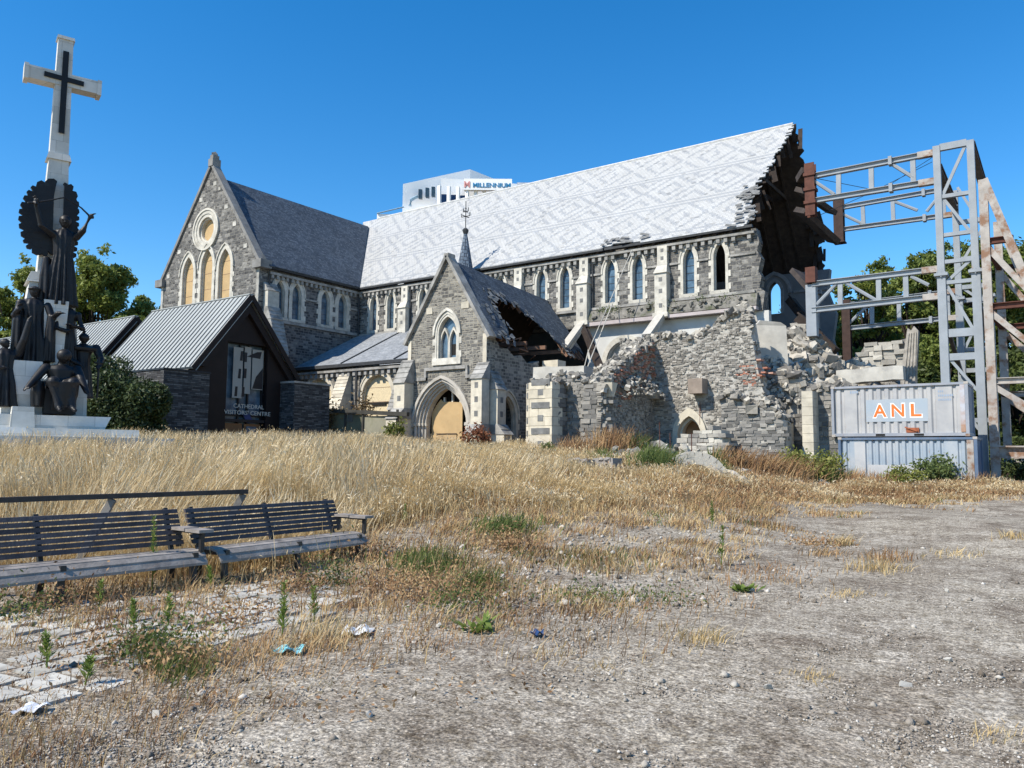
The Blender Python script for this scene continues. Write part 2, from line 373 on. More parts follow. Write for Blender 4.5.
# ------------------------------------------------------------------ cathedral
CATH = empty('stone_cathedral', (-34, 50, 1.2), 'long grey stone cathedral with pale patterned slate roof, its right end torn open', 'cathedral')
def pale_slate():
    m, nt, b = newmat('pale_patterned_slate', .75, .2)
    uv = nd(nt, 'ShaderNodeTexCoord').outputs['UV']; sp = nd(nt, 'ShaderNodeSeparateXYZ', {0: uv}); u, v = sp.outputs[0], sp.outputs[1]
    M = lambda op, a, b=0., c=0.: math_(nt, op, a, b, c)
    # courses of slates: quantise so the pattern steps slate by slate
    row = M('FLOOR', M('DIVIDE', v, .21)); vq = M('MULTIPLY', row, .21)
    uq = M('MULTIPLY', M('FLOOR', M('DIVIDE', M('ADD', u, M('MULTIPLY', M('MODULO', row, 2.), .075)), .15)), .15)
    def tri(x, p): return M('ABSOLUTE', M('SUBTRACT', M('FRACT', M('DIVIDE', x, p)), .5))
    d = M('ADD', M('MULTIPLY', tri(uq, 4.4), 2.), M('MULTIPLY', tri(M('SUBTRACT', vq, 5.05), 4.2), 2.))
    dia = M('GREATER_THAN', M('FRACT', M('MULTIPLY', d, 1.9)), .62)
    zig = M('GREATER_THAN', M('FRACT', M('ADD', M('DIVIDE', uq, 3.5), M('DIVIDE', vq, 4.6))), .60)
    zig2 = M('GREATER_THAN', M('FRACT', M('ADD', M('DIVIDE', uq, 1.17), M('DIVIDE', vq, -2.4))), .78)
    mid = M('MULTIPLY', M('GREATER_THAN', vq, 4.9), M('LESS_THAN', vq, 9.1))
    z = M('MAXIMUM', zig, M('MULTIPLY', zig2, M('LESS_THAN', M('FRACT', M('DIVIDE', uq, 3.5)), .55)))
    uo = M('ADD', uq, 2.2)
    d1 = M('ADD', M('MULTIPLY', tri(uo, 4.4), 2.), M('MULTIPLY', tri(M('SUBTRACT', vq, .55), 4.2), 2.)); d3 = M('ADD', M('MULTIPLY', tri(uo, 4.4), 2.), M('MULTIPLY', tri(M('SUBTRACT', vq, 9.4), 4.4), 2.))
    lowb = M('LESS_THAN', vq, 4.9); dd = M('ADD', M('MULTIPLY', d1, lowb), M('MULTIPLY', d3, M('SUBTRACT', 1., lowb)))
    half = M('GREATER_THAN', M('FRACT', M('DIVIDE', uo, 4.4)), .5)
    z = M('GREATER_THAN', M('FRACT', M('ADD', M('MULTIPLY', dd, 1.6), M('MULTIPLY', half, .5))), .72)
    pat = M('ADD', M('MULTIPLY', dia, mid), M('MULTIPLY', z, M('SUBTRACT', 1., mid)))
    def band(c, w): return M('LESS_THAN', M('ABSOLUTE', M('SUBTRACT', vq, c)), w)
    clear = M('MAXIMUM', band(4.65, .42), band(9.3, .42)); line = M('MAXIMUM', M('MAXIMUM', M('SUBTRACT', band(4.65, .33), band(4.65, .12)), M('SUBTRACT', band(9.3, .33), band(9.3, .12))), band(.6, .12))
    pat = M('MAXIMUM', M('MULTIPLY', pat, M('SUBTRACT', 1., clear)), line)
    br = nd(nt, 'ShaderNodeTexBrick', {'Vector': uv, 'Color1': (0,0,0,1), 'Color2': (1,1,1,1), 'Scale': 1., 'Mortar Size': .014, 'Mortar Smooth': .2, 'Brick Width': .30, 'Row Height': .21})
    col = mixc(nt, pat, (.425,.425,.415), (.32,.33,.34))
    k = M('MULTIPLY_ADD', br.outputs['Color'], .09, .95); n = noise_(nt, uv, .5, 5); k = M('MULTIPLY', k, M('MULTIPLY_ADD', n.outputs[0], .3, .86))
    k = M('MULTIPLY', k, M('MULTIPLY_ADD', br.outputs['Fac'], -.3, 1.)); st_ = noise_(nt, nd(nt, 'ShaderNodeMapping', {'Vector': uv, 'Scale': (1.6, .22, 1.)}).outputs[0], .9, 6, .65)
    k = M('MULTIPLY', k, M('MULTIPLY_ADD', ramp(nt, st_.outputs[0], [(.55, 0), (.75, 1)]), -.16, 1.)); k = M('MULTIPLY', k, M('MULTIPLY_ADD', M('GREATER_THAN', br.outputs['Color'], .975), -.3, 1.))
    col = mixc(nt, 1., col, nd(nt, 'ShaderNodeCombineColor', {0: k, 1: k, 2: k}).outputs[0], 'MULTIPLY')
    nt.links.new(col, b.inputs['Base Color'])
    saw = M('SUBTRACT', 1., M('FRACT', M('DIVIDE', v, .21))); bump_(nt, b, M('SUBTRACT', saw, br.outputs['Fac']), .45, .03)
    return m
SLATE_PALE = pale_slate()
def setuv(o, fn):
    me = o.data; off = world_of(o); ul = me.uv_layers[0].data
    for l in me.loops: ul[l.index].uv = fn(me.vertices[l.vertex_index].co + off)

def quoins(mb, F, u0, u1, z0, z1, side, big=.16, d0=0, d1=.05, step=.42):
    z = z0; k = 0
    while z < z1-.1:
        h = min(step, z1-z); e = big if k % 2 == 0 else 0.
        if e and side in ('L', 'B'): mb.fbox(F, u0-e, u0-.003, z+.01, z+h-.012, d0, d1*.8)
        if e and side in ('R', 'B'): mb.fbox(F, u1+.003, u1+e, z+.01, z+h-.012, d0, d1*.8)
        z += h; k += 1
def lancet_window(F, cx, z0, zs, w, rise, parent, name='window', pane=GLASS, fw=.19, depth=.32, mat=CREAM, hood=None, label=None):
    mb = MB()
    inn = lancet(cx, z0, zs, w, rise); out = lancet(cx, z0-.02, zs, w+2*fw, rise+fw*1.15)
    ring(mb, F, inn, out, -.2, .05)
    inn2 = lancet(cx, z0, zs, w-.12, rise-.06); ring(mb, F, inn2, lancet(cx, z0-.01, zs, w+.01, rise+.01), -.30, -.12)
    mb.fbox(F, cx-w/2-fw-.08, cx+w/2+fw+.08, z0-.24, z0-.023, -.15, .12)
    quoins(mb, F, cx-w/2-fw, cx+w/2+fw, z0, zs, 'B')
    if hood is not None:
        a = lancet(cx, zs-.1, zs, w+2*fw+.02, rise+fw*1.15+.01); b = lancet(cx, zs-.1, zs, w+2*fw+.24, rise+fw*1.15+.14); arc_band(mb, F, a, b, .0, hood)
    o = mb.build(name, mat, parent, label=label)
    if pane is not None:
        p = MB(); q = lancet(cx, z0, zs, w-.02, rise-.01)
        p.prism([F.P(u, v, -depth) for u, v in q], F.N*-.03)
        if pane is GLASS:
            pm = p.build('pane', pane, o); g = MB()
            for zz in np.arange(z0+.45, zs+rise*.6, .5): g.fbox(F, cx-w/2+.05, cx+w/2-.05, zz, zz+.03, -depth+.003, -depth+.02)
            g.build_each('glazing_bar', LEAD, o)
        else:
            bo = p.build('board', pane, o); g = MB()
            for zz in (zs-1.9, zs-.55, zs+.55): g.fbox(F, cx-w/2+.1, cx+w/2-.1, zz, zz+.035, -depth, -depth+.006)
            g.build_each('sheet_joint', TIMBER_RED, bo)
    return o
def opening(cx, z0, zs, w, rise): return lancet(cx, z0, zs, w+.02, rise+.01)

# ---- nave: clerestory wall
YN = 50.; FN = frY(YN); XT = -52.46
WX = [-50.6, -48.5, -44.75, -42.6, -38.8, -36.65, -32.8, -30.68, -26.88, -24.70, -20.9, -18.75]
wz = (12.62, 14.85, .80, .98)
outer = [(XT, 11.0), (-15.95, 11.0), (-15.95, 11.2), (-15.8, 12.2), (-16.15, 12.5), (-16.0, 13.2), (-16.2, 13.6), (-16.0, 14.4), (-16.25, 14.9), (-16.1, 15.5), (-16.3, 16.4), (XT, 16.4)]
mb = MB(); wall(mb, FN, outer, [opening(x, wz[0], wz[1], wz[2]+.36, wz[3]+.2) for x in WX], .75)
mb.build('nave_wall', STONE, CATH)
for i, x in enumerate(WX):
    lancet_window(FN, x, wz[0], wz[1], wz[2], wz[3], CATH, hood=.10, pane=(None if i == 11 else GLASS), label='narrow arched window with no glass left' if i == 11 else None)
mb = MB()
mb.fbox(FN, XT, -16.4, 12.18, 12.36, 0, .18)                                     # sill course
xs = sorted(WX)
for a, b in zip([XT-.2]+xs, xs+[-15.6]):                                          # hood-level string course between arches
    u0, u1 = a+.74, b-.74
    if u1-u0 > .2: mb.fbox(FN, max(u0, XT), u1 if b > -16 and False else min(u1, -16.25), 14.72, 14.86, 0, .10)
mb.build('string_course', COPING, CATH)
mb = MB(); k = 0
for x in np.arange(XT+.3, -16.5, .52):
    if random.random() < .93: mb.fbox(FN, x, x+.24, 15.72, 16.02, 0, .26); mb.fbox(FN, x+.03, x+.21, 15.6, 15.717, 0, .15)
mb.fbox(FN, XT, -16.35, 16.023, 16.2, 0, .32)
mb.build('corbel_table', COPING, CATH)
mb = MB()
mb.fbox(FN, XT+.2, -27.2, 16.36, 16.56, .28, .52); mb.fbox(FN, -27.1, -16.4, 16.38, 16.55, .26, .5)
mb.build_each('gutter', LEAD, CATH)
for x in (-46.63, -40.7, -34.76, -28.9, -22.7):
    mb = MB(); F = FN
    mb.fbox(F, x-.44, x+.44, 11.4, 14.15, 0, .62)
    P = F.P; mb.hexa([P(x-.50,14.15,.72),P(x+.50,14.15,.72),P(x+.50,14.15,0),P(x-.50,14.15,0),P(x-.36,14.75,.34),P(x+.36,14.75,.34),P(x+.36,14.75,0),P(x-.36,14.75,0)])
    mb.fbox(F, x-.36, x+.36, 14.76, 16.1, 0, .33)
    mb.fbox(F, x-.55, x+.55, 11.1, 11.4, 0, .74)
    o = mb.build('pilaster', CREAM, CATH)
    g = MB()
    for z in (11.75, 12.75, 13.55): g.fbox(F, x-.13, x+.13, z, z+.3, .60, .626)
    for z in (15.1, 15.65): g.fbox(F, x-.11, x+.11, z, z+.26, .31, .336)
    g.build('inset_stone', GREYSTONE, o)
# ledge, flashing and the bared wall below
mb = MB()
prof = [(0, 12.18), (.25, 12.1), (.45, 11.6), (.5, 11.3), (0, 11.25)]
pts = [FN.P(-28.4, z, d) for d, z in prof]; mb.prism(pts, (12.2, 0, 0))
for k in range(55):
    x = random.uniform(-28.3, -16.6); z = random.uniform(11.35, 12.0); mb.rock(FN.P(x, z, .42), random.uniform(.1, .22))
mb.build('broken_ledge', plain('stained_ledge', (.19,.18,.16), .95, .4, 2., stain=((.07,.08,.04), 1.6, .52, .8)), CATH)
mb = MB()
mb = MB(); mb.fbox(FN, -28.6, -23.2, 10.98, 11.24, 0, .56); mb.fbox(FN, -22.2, -16.2, 11.02, 11.24, 0, .56)
mb.build_each('flashing_strip', plain('pink_grey_flashing', (.42,.37,.36), .7, .15, 1.), CATH)
mb = MB(); arches = [lancet(x, 6.2, 8.35, 3.0, 1.45) for x in (-25.75, -19.8)]
wall(mb, frY(50.12), [(-28.8, 5.5), (-15.6, 5.5), (-15.6, 9.3), (-15.62, 11.0), (-28.8, 11.0)], arches, .5)
mb.build('bared_wall', PLASTER, CATH)
for x in (-25.75, -19.8):
    mb = MB(); arc_band(mb, frY(50.12), lancet(x, 6.2, 8.35, 3.0, 1.45), lancet(x, 6.2, 8.35, 3.7, 1.85), -.1, .08); mb.build('blind_arch', CREAM, CATH)
    mb = MB(); mb.prism([frY(50.12).P(u, v, -.42) for u, v in lancet(x, 6.2, 8.35, 2.98, 1.44)], (0, .05, 0)); mb.build('arch_infill', PACK, CATH)
# raking copings that once ran down the aisle roof
for x, q in ((-28.9, (46.9, 9.0)), (-22.7, (47.4, 9.6))):
    mb = MB(); a, b = Vector((x, 49.55, 11.35)), Vector((x-.1, q[0], q[1]))
    mb.beam(a, b, .62, .22); mb.beam(a+Vector((0,0,-.32)), b+Vector((0,.3,-.25)), .42, .2)
    mb.build_each('raking_coping', CONC, CATH)
mb = MB()
for x in (-46.1, -28.25): mb.tube([FN.P(x, 16.3, .12), FN.P(x, 12.3, .12)], .06, 6)
mb.build_each('downpipe', LEAD, CATH)
# ---- nave roof
RZ, RY, EZ, EYo = 26.5, 59.0, 16.5, 49.45
slope = Vector((0, RY-EYo, RZ-EZ)); SLN = slope.length; slope.normalize()
NRL = PY(363, 222.4, RY).x
def roofpt(x, s): return Vector((x, EYo, EZ)) + slope*s
# left edge is the valley with the transept roof; right edge is ragged
right = []; s_ = 0.; rr = random.Random(5)
keys = [(0, -16.9), (1.2, -16.5), (2.3, -16.95), (4, -17.15), (6, -17.05), (8, -16.75), (10, -16.45), (12, -16.3), (SLN, -16.2)]
while s_ < SLN-.01:
    h = min(.21, SLN-s_); e = np.interp(s_, [k[0] for k in keys], [k[1] for k in keys])+rr.uniform(-.28, .16)
    right += [(e, s_), (e, s_+h)]; s_ += h
low = [(PY(360, 287.6, EYo).x, 0), (-27.3, 0), (-27.2, .22), (-26.6, .22), (-26.5, .5), (-25.9, .42), (-25.2, .5), (-25.1, .2), (-24.3, .2), (-24.2, 0)]
pts = [roofpt(*p) for p in low] + [roofpt(*p) for p in right] + [roofpt(NRL, SLN)]
mb = MB(); mb.prism(pts, slope.cross(Vector((1,0,0)))*.10)
o = mb.build('nave_roof', SLATE_PALE, CATH); setuv(o, lambda c: (c.x, (c-Vector((0, EYo, EZ))).dot(slope)))
mb = MB()
for k in range(46):      # loose slates and lifted laths along the torn edge and the broken eave
    if k < 34: s_ = random.uniform(0, 5.5); x = np.interp(s_, [q[0] for q in keys], [q[1] for q in keys])+random.uniform(-.9, .35)
    else: s_ = random.uniform(.1, .9); x = random.uniform(-27.4, -23.8)
    p = roofpt(x, s_)+Vector((0,-.09,.11)); a = Vector((1, random.uniform(-.2,.2), random.uniform(-.25,.25))).normalized(); l = random.uniform(.25, .7)
    mb.beam(p-a*l/2, p+a*l/2, .22, .025, up=(0,-.7,.7))
mb.build_each('loose_slate', GREYSTONE, CATH)
mb = MB(); mb.tube([roofpt(-59.3, SLN+.02), roofpt(-16.3, SLN+.02)], .13, 6); mb.build('ridge_tile', plain('pale_ridge', (.5,.5,.49)), CATH)
# far slope, its ragged end seen from inside
mb = MB(); fs_ = Vector((0, 66-RY, 16.7-RZ)); FL = fs_.length; fs_.normalize()
pr_ = []; s_ = 0.; rr = random.Random(9)
while s_ < FL: pr_.append(Vector((-16.05+rr.uniform(-.25,.25), RY, RZ))+fs_*s_); s_ += .35
pr_.append(Vector((-16.0, RY, RZ))+fs_*FL)
mb.prism([Vector((-59.45, RY, RZ))]+pr_+[Vector((-59.45, RY, RZ))+fs_*FL], Vector((0, -.10, -.12)))
mb.build('far_roof_slope', TIMBER_DK, CATH)
mb = MB()
for x in np.arange(-17.8, -30, -1.1):      # rafters, collars
    mb.beam(roofpt(x, 0)+Vector((0,.2,-.25)), roofpt(x, SLN)+Vector((0,0,-.25)), .16, .3); mb.beam(Vector((x, RY, RZ-.3)), Vector((x, 65.8, 16.8)), .16, .3)
    mb.beam(Vector((x, 55.0, 21.9)), Vector((x, 63.0, 21.9)), .14, .28)
for s_ in np.arange(1, SLN, 1.6): mb.beam(roofpt(-16.7, s_)-Vector((0,-.1,.14)), roofpt(-30, s_)-Vector((0,-.1,.14)), .1, .12)
mb.build_each('rafter', TIMBER_DK, CATH)
mb = MB(); rr = random.Random(3)     # dark sarking hanging at the torn gable
for k in range(26):
    s_ = rr.uniform(.2, FL-.3); p = Vector((-16.0+rr.uniform(-.5,.3), RY, RZ-.1))+fs_*s_; d = Vector((rr.uniform(-.1,.35), rr.uniform(-.3,.2), -1)).normalized()
    mb.beam(p, p+d*rr.uniform(.5, 1.7), rr.uniform(.15,.5), .03, up=(0,1,0))
for k in range(16):
    s_ = rr.uniform(3, SLN-.3); p = roofpt(-17+rr.uniform(-.4,.5), s_)-Vector((0,-.1,.2)); d = Vector((rr.uniform(0,.3), rr.uniform(0,.3), -1)).normalized()
    mb.beam(p, p+d*rr.uniform(.5, 1.6), rr.uniform(.15,.45), .03, up=(0,1,0))
mb.build_each('hanging_sarking', TIMBER_DK, CATH)
# far wall of the nave with one window that shows the sky
FF = frY2(65.6); mb = MB()
hole = [(-x, z) for x, z in lancet(-19.75, 13.45, 15.2, 1.0, .85)][::-1]
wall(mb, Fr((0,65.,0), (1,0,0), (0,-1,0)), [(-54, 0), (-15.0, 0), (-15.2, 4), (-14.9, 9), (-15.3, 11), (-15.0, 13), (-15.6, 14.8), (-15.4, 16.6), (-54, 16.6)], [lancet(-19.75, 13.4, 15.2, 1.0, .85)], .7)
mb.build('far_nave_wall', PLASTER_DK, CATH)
mb = MB(); F65 = frY(65.); ring(mb, F65, lancet(-19.75, 13.4, 15.2, 1.0, .85), lancet(-19.75, 13.38, 15.2, 1.5, 1.15), -.3, .06); arc_band(mb, F65, lancet(-19.75, 15, 15.2, 2.2, 1.4), lancet(-19.75, 15, 15.2, 2.7, 1.7), 0, .12)
mb.fbox(F65, -50, -21.2, 14.95, 15.15, 0, .1); mb.fbox(F65, -18.2, -15.6, 14.95, 15.15, 0, .1)
mb.tube([F65.P(-16.4, 9, .2), F65.P(-16.4, 14.6, .2)], .22, 8); mb.fbox(F65, -16.8, -16.0, 14.6, 14.95, 0, .5)
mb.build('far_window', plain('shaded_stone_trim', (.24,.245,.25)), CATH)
mb = MB(); mb.box(-53, -15.5, 50.9, 64.2, 1.2, 1.5); mb.build('nave_floor', PACK, CATH)

# ---- transept
YG = 39.2; FG = frY(YG); FE = frX(XT); XC = -59.45; XL = -66.3
gw = [PY(187.2, 300, YG).x, PY(205.7, 300, YG).x, PY(223.6, 300, YG).x]; gz = (PY(187, 306, YG).z, PY(187, 275, YG).z, PY(205, 263, YG).z)
rc = PY(206.6, 229.6, YG); RR = 1.05
circ = lambda r, n=28: [(rc.x+r*math.cos(2*PI*i/n), rc.z+r*math.sin(2*PI*i/n)) for i in range(n)]
mb = MB(); gwin = []
for i, x in enumerate(gw):
    gwin.append((x, 10.2, gz[1]+(.35 if i == 1 else 0), 1.62, 1.55))
wall(mb, FG, [(XL, 0), (XT, 0), (XT, 16.9), (XC, 26.1), (XL, 16.9)], [opening(g[0], g[1], g[2], g[3]+.5, g[4]+.3) for g in gwin]+[circ(RR+.25)], .8)
mb.build('transept_gable_wall', STONE, CATH)
for i, g in enumerate(gwin):
    lancet_window(FG, *g, CATH, pane=BOARD, fw=.34, depth=.28, hood=.14)
mb = MB()
for r0, r1, d0, d1 in ((RR+.02, RR+.32, -.3, .04), (RR+.31, RR+.62, -.1, .10), (RR+.61, RR+.78, 0, .17), (RR-.12, RR+.03, -.42, -.14)): ring(mb, FG, circ(r0), circ(r1), d0, d1)
o = mb.build('rose_window', CREAM, CATH)
mb = MB(); mb.prism([FG.P(u, v, -.40) for u, v in circ(RR)], (0, .04, 0)); mb.build('board', BOARD, o)
mb = MB(); rr = random.Random(21)      # scattered white stones and gable coping
for k in range(8):
    z = 17.2+k*1.0+rr.uniform(-.2,.2); hw = (26.1-z)*(XT-XL)/2/9.2-.75-rr.uniform(0,.25)
    sgn = 1 if k % 2 else -1
    mb.fbox(FG, XC+sgn*hw-.22, XC+sgn*hw+.22, z, z+.36, -.05, .035)
for k in range(2): x = XC+rr.uniform(-1.2, 1.2); z = rr.uniform(22.6, 24.2); mb.fbox(FG, x-.15, x+.15, z, z+.28, -.05, .035)
quoins(mb, FG, XL+.35, XT-.35, 9.0, 16.4, 'B', big=.34, d1=.06, step=.5)
mb.fbox(FG, XT-.32, XT-.02, 9, 16.4, -.05, .05); mb.fbox(FG, XL+.02, XL+.32, 9, 16.4, -.05, .05)
mb.build('dressed_stones', plain('grey_dressing', (.40,.385,.345), .9, .3, 2.2, island=.2), CATH)
mb = MB()
for sgn, x0 in ((1, XT), (-1, XL)):
    a, b = Vector((x0+sgn*.3, YG+.2, 16.55)), Vector((XC, YG+.2, 26.35)); mb.beam(a, b, .7, .26, up=(-sgn*.8, 0, .6))
    mb.box(x0-.55, x0+.55, YG-.35, YG+.75, 16.35, 17.0)
mb.box(XC-.32, XC+.32, YG-.2, YG+.6, 26.1, 26.75); mb.box(XC-.22, XC+.22, YG-.1, YG+.5, 26.755, 27.1); mb.rock((XC, YG+.2, 27.2), .25)
mb.build('gable_coping', plain('dark_coping', (.20,.195,.185), .9, .3, 1.5), CATH)
# east wall
tw = [41.22, 42.95, 46.05, 48.0]
mb = MB(); wall(mb, FE, [(YG+.8, 0), (YN, 0), (YN, 16.45), (YG+.8, 16.45)], [opening(y, 12.7, 14.75, 1.2, 1.15) for y in tw], .8)
mb.build('transept_wall', STONE_SHADE, CATH)
for y in tw: lancet_window(FE, y, 12.72, 14.75, .95, .95, CATH, pane=GLASS, fw=.33, mat=CREAM, hood=.08)
mb = MB(); mb.fbox(FE, YG+.85, YN-.02, 12.22, 12.45, 0, .16); mb.fbox(FE, YG+.85, 40.4, 14.5, 14.64, 0, .09); mb.fbox(FE, 43.8, 45.2, 14.5, 14.64, 0, .09); mb.fbox(FE, 48.9, YN-.02, 14.5, 14.64, 0, .09)
for y in np.arange(YG+1, YN-.3, .5): mb.fbox(FE, y, y+.22, 15.7, 16.0, 0, .25)
mb.fbox(FE, YG+.85, YN-.02, 16.003, 16.2, 0, .3)
mb.build('string_course', COPING, CATH)
mb = MB(); mb.fbox(FE, YG+.9, YN+.3, 16.4, 16.58, .2, .5); mb.tube([FE.P(40.05, 16.3, .14), FE.P(40.05, 12.3, .14)], .07, 6); mb.tube([(XT+.2, YN-.2, 16.3), (XT+.2, YN-.2, 12.3)], .08, 6)
mb.build('gutter', LEAD, CATH)
# roof: right slope to the valley, left slope
RZt = 25.25; mb = MB()
mb.prism([(-51.9, YG+.5, 16.5), (-51.95, 49.5, 16.5), (XC, 57.6, RZt), (XC, YG+.5, RZt)], (.085, 0, .07))
mb.prism([(-67.0, YG+.5, 16.5), (XC, YG+.5, RZt), (XC, 66, RZt), (-67.0, 66, 16.5)], (-.085, 0, .07))
mb.build('transept_roof', SLATE, CATH)
mb = MB(); wall(mb, Fr((XL,0,0), (0,-1,0), (-1,0,0)), [(-66, 0), (-YG-.8, 0), (-YG-.8, 16.5), (-66, 16.5)], [], .7); mb.build('far_transept_wall', STONE, CATH)
# stepped corner buttresses with slate-like set-offs
def buttress(F, u, w, steps, parent=CATH, mat=CREAM, cap=COPING, inset=True, name='buttress', qs=.3):
    """steps: list of (z0, z1, depth) from the bottom up; a sloped cap joins each to the next"""
    mb = MB(); g = MB(); P = F.P; h = w/2; caps = []
    for i, (z0, z1, d) in enumerate(steps):
        mb.fbox(F, u-h, u+h, z0, z1, 0, d)
        dn = steps[i+1][2] if i+1 < len(steps) else 0.0
        zt = steps[i+1][0] if i+1 < len(steps) else z1+d*1.25
        n = max(2, int((zt-z1)/.28)); c = MB(); caps.append(c)
        for k in range(n):
            za, zb = z1+(zt-z1)*k/n+.002, z1+(zt-z1)*(k+1)/n; da, db = d+(dn-d)*k/n, d+(dn-d)*(k+1)/n
            c.hexa([P(u-h-.05,za,da+.09),P(u+h+.05,za,da+.09),P(u+h+.05,za,-.0),P(u-h-.05,za,-.0),P(u-h-.05,zb,db+.05),P(u+h+.05,zb,db+.05),P(u+h+.05,zb,-.0),P(u-h-.05,zb,-.0)])
        if i+1 < len(steps) and dn > 0: mb.fbox(F, u-h+.02, u+h-.02, z1-.01, zt+.01, 0, min(d, dn)-.02)
        if inset:
            z = z0+.45
            while z < z1-.4: g.fbox(F, u-w*.16, u+w*.16, z, z+.34, d-.02, d+.006); z += .85
    o = mb.build(name, mat, parent)
    for c in caps: c.build('sloped_cap', cap, o)
    if inset: g.build('inset_stone', GREYSTONE, o)
    return o
buttress(FE, YG+1.0, 1.1, [(0, 9.4, 1.9), (12.2, 12.25, 1.0), (13.3, 14.6, .55)], inset=False)
buttress(FG, XT-.75, 1.3, [(0, 8.8, 1.7), (11.4, 11.5, .8)], inset=False)
buttress(FG, XL+.7, 1.3, [(0, 11.2, 1.6), (12.7, 12.75, .7)], inset=False)
# ---- aisle
YA = 43.5; FA = frY(YA); mb = MB(); ao = [(-43.45, 3.0, 6.2, 3.1, 1.5), (-50.0, 3.0, 6.2, 3.1, 1.5)]
wall(mb, FA, [(XT, 0), (-34.8, 0), (-34.8, 8.45), (XT, 8.45)], [opening(*a) for a in ao], .8)
mb.build('aisle_wall', PORCHST, CATH)
for a in ao:
    o = lancet_window(FA, *a, CATH, pane=BOARD_PALE, fw=.25, depth=.3, mat=CREAM2, hood=.1)
    mb = MB(); mb.fbox(FA, a[0]-1.5, a[0]+1.5, 5.55, 5.63, -.28, -.22); mb.fbox(FA, a[0]-.75, a[0]+.75, 5.4, 5.55, -.3, -.2); mb.build('board_gap', VOID, o)
mb = MB()
for x in np.arange(XT+.4, -35, .62): mb.fbox(FA, x, x+.28, 7.75, 8.1, 0, .3)
mb.fbox(FA, XT, -35, 8.103, 8.28, 0, .4); mb.build('corbel_table', COPING, CATH)
mb = MB(); mb.fbox(FA, XT, -35.0, 8.46, 8.7, .1, .55); mb.tube([FA.P(-45.4, 8.4, .3), FA.P(-45.4, 2, .3)], .1, 6); mb.build('gutter', LEAD, CATH)
mb = MB(); mb.prism([(XT, 43.0, 8.62), (-35.0, 43.0, 8.62), (-35.0, 49.95, 12.16), (XT, 49.95, 12.16)], (0, -.05, .1)); mb.build('aisle_roof', SLATE_MID, CATH)
mb = MB()
for x in (-46.9, -41.2): mb.beam((x, 42.95, 8.75), (x, 49.95, 12.3), .16, .1)
mb.build_each('roof_roll', LEAD, CATH)
buttress(FA, -40.4, 1.2, [(0, 4.9, 1.3), (8.05, 8.06, .1)], cap=COPING, mat=CREAM2)
buttress(FA, -46.9, 1.2, [(0, 4.9, 1.3), (8.05, 8.06, .1)], cap=CREAM2, mat=CREAM2)
# ---- porch
YP = 38.; FP = frY(YP); PXL, PXR, PXC = -35.2, -28.8, -31.98; FPE = frX(PXR)
dcx = PY(441.5, 420, YP).x; DW, DS, DR = 3.3, 3.5, 2.35       # clear doorway
wc = PY(447.3, 335, YP).x; pw = (PY(447, 358, YP).z, PY(447, 333, YP).z, 1.95, PY(447, 311, YP).z-PY(447, 333, YP).z)
mb = MB()
wall(mb, FP, [(PXL, 0), (PXR, 0), (PXR, 9.0), (PXC, 14.0), (PXL, 9.0)], [opening(dcx, -.0+.01, DS, DW+1.15, DR+.55), opening(wc, *pw)], .8)
mb.build('porch_gable_wall', PORCHST, CATH)
mb = MB()
for k in range(4):      # receding arch orders with nook shafts
    w0 = DW+1.15-k*.29; r0 = DR+.55-k*.14
    ring(mb, FP, lancet(dcx, .02+k*.001, DS, w0-.29, r0-.14), lancet(dcx, .015+k*.001, DS, w0-.005, r0-.003), -.15-.17*(k+1), .05-.15*k)
    for sg in (-1, 1): x = dcx+sg*(w0/2-.12); mb.tube([FP.P(x, .3, .02-.15*k), FP.P(x, DS, .02-.15*k)], .085, 8); mb.fbox(FP, x-.13, x+.13, DS-.02, DS+.16, -.1-.15*k, .12-.15*k)
arc_band(mb, FP, lancet(dcx, DS-.1, DS, DW+1.2, DR+.58), lancet(dcx, DS-.1, DS, DW+1.55, DR+.78), 0, .16)
o = mb.build('porch_doorway', plain('doorway_limestone', (.44,.41,.36), .85, .2, 2.), CATH)
mb = MB(); a = PY(432, 440, YP+.9).x; b = PY(462.5, 440, YP+.9).x
mb.prism([(a, YP+.85, .2), (b, YP+.85, .2), (b, YP+.85, 4.95), (a+.9, YP+.85, 5.05), (a+.75, YP+.85, 5.2), (a+.5, YP+.85, 4.98), (a+.2, YP+.85, 4.6), (a, YP+.85, 4.35)], (0, .06, 0))
mb.box(a-.2, b, YP+.83, YP+.848, .2, 3.0); mb.build('plywood_hoarding', BOARD, o)
mb = MB(); a2, b2 = PY(437.5, 440, YP+.8).x, PY(456.5, 440, YP+.8).x
mb.box(a2, b2, YP+.78, YP+.829, .2, 2.95); mb.build('plywood_door', plain('plywood_inner', (.40,.28,.15), .8, .15, 2.), o)
mb = MB(); mb.box(a2-.05, b2+.05, YP+.76, YP+.779, 2.95, 3.02); mb.box(a2-.05, a2-.01, YP+.76, YP+.779, .2, 2.95); mb.build('door_batten', TIMBER_DK, o)
mb = MB(); mb.box(dcx-2.1, dcx+2.1, YP+1.6, YP+1.65, .2, 6.2); mb.build('dark_doorway', VOID, o)
mb = MB()
for x in (-1.2, -.55, .1, .75, 1.3): mb.beam((dcx+x, YP+.95, 4.4), (dcx+x, YP+.95, DS+DR*.95-abs(x)*.75), .12, .12)
mb.build('tracery_bar', CREAM, o)
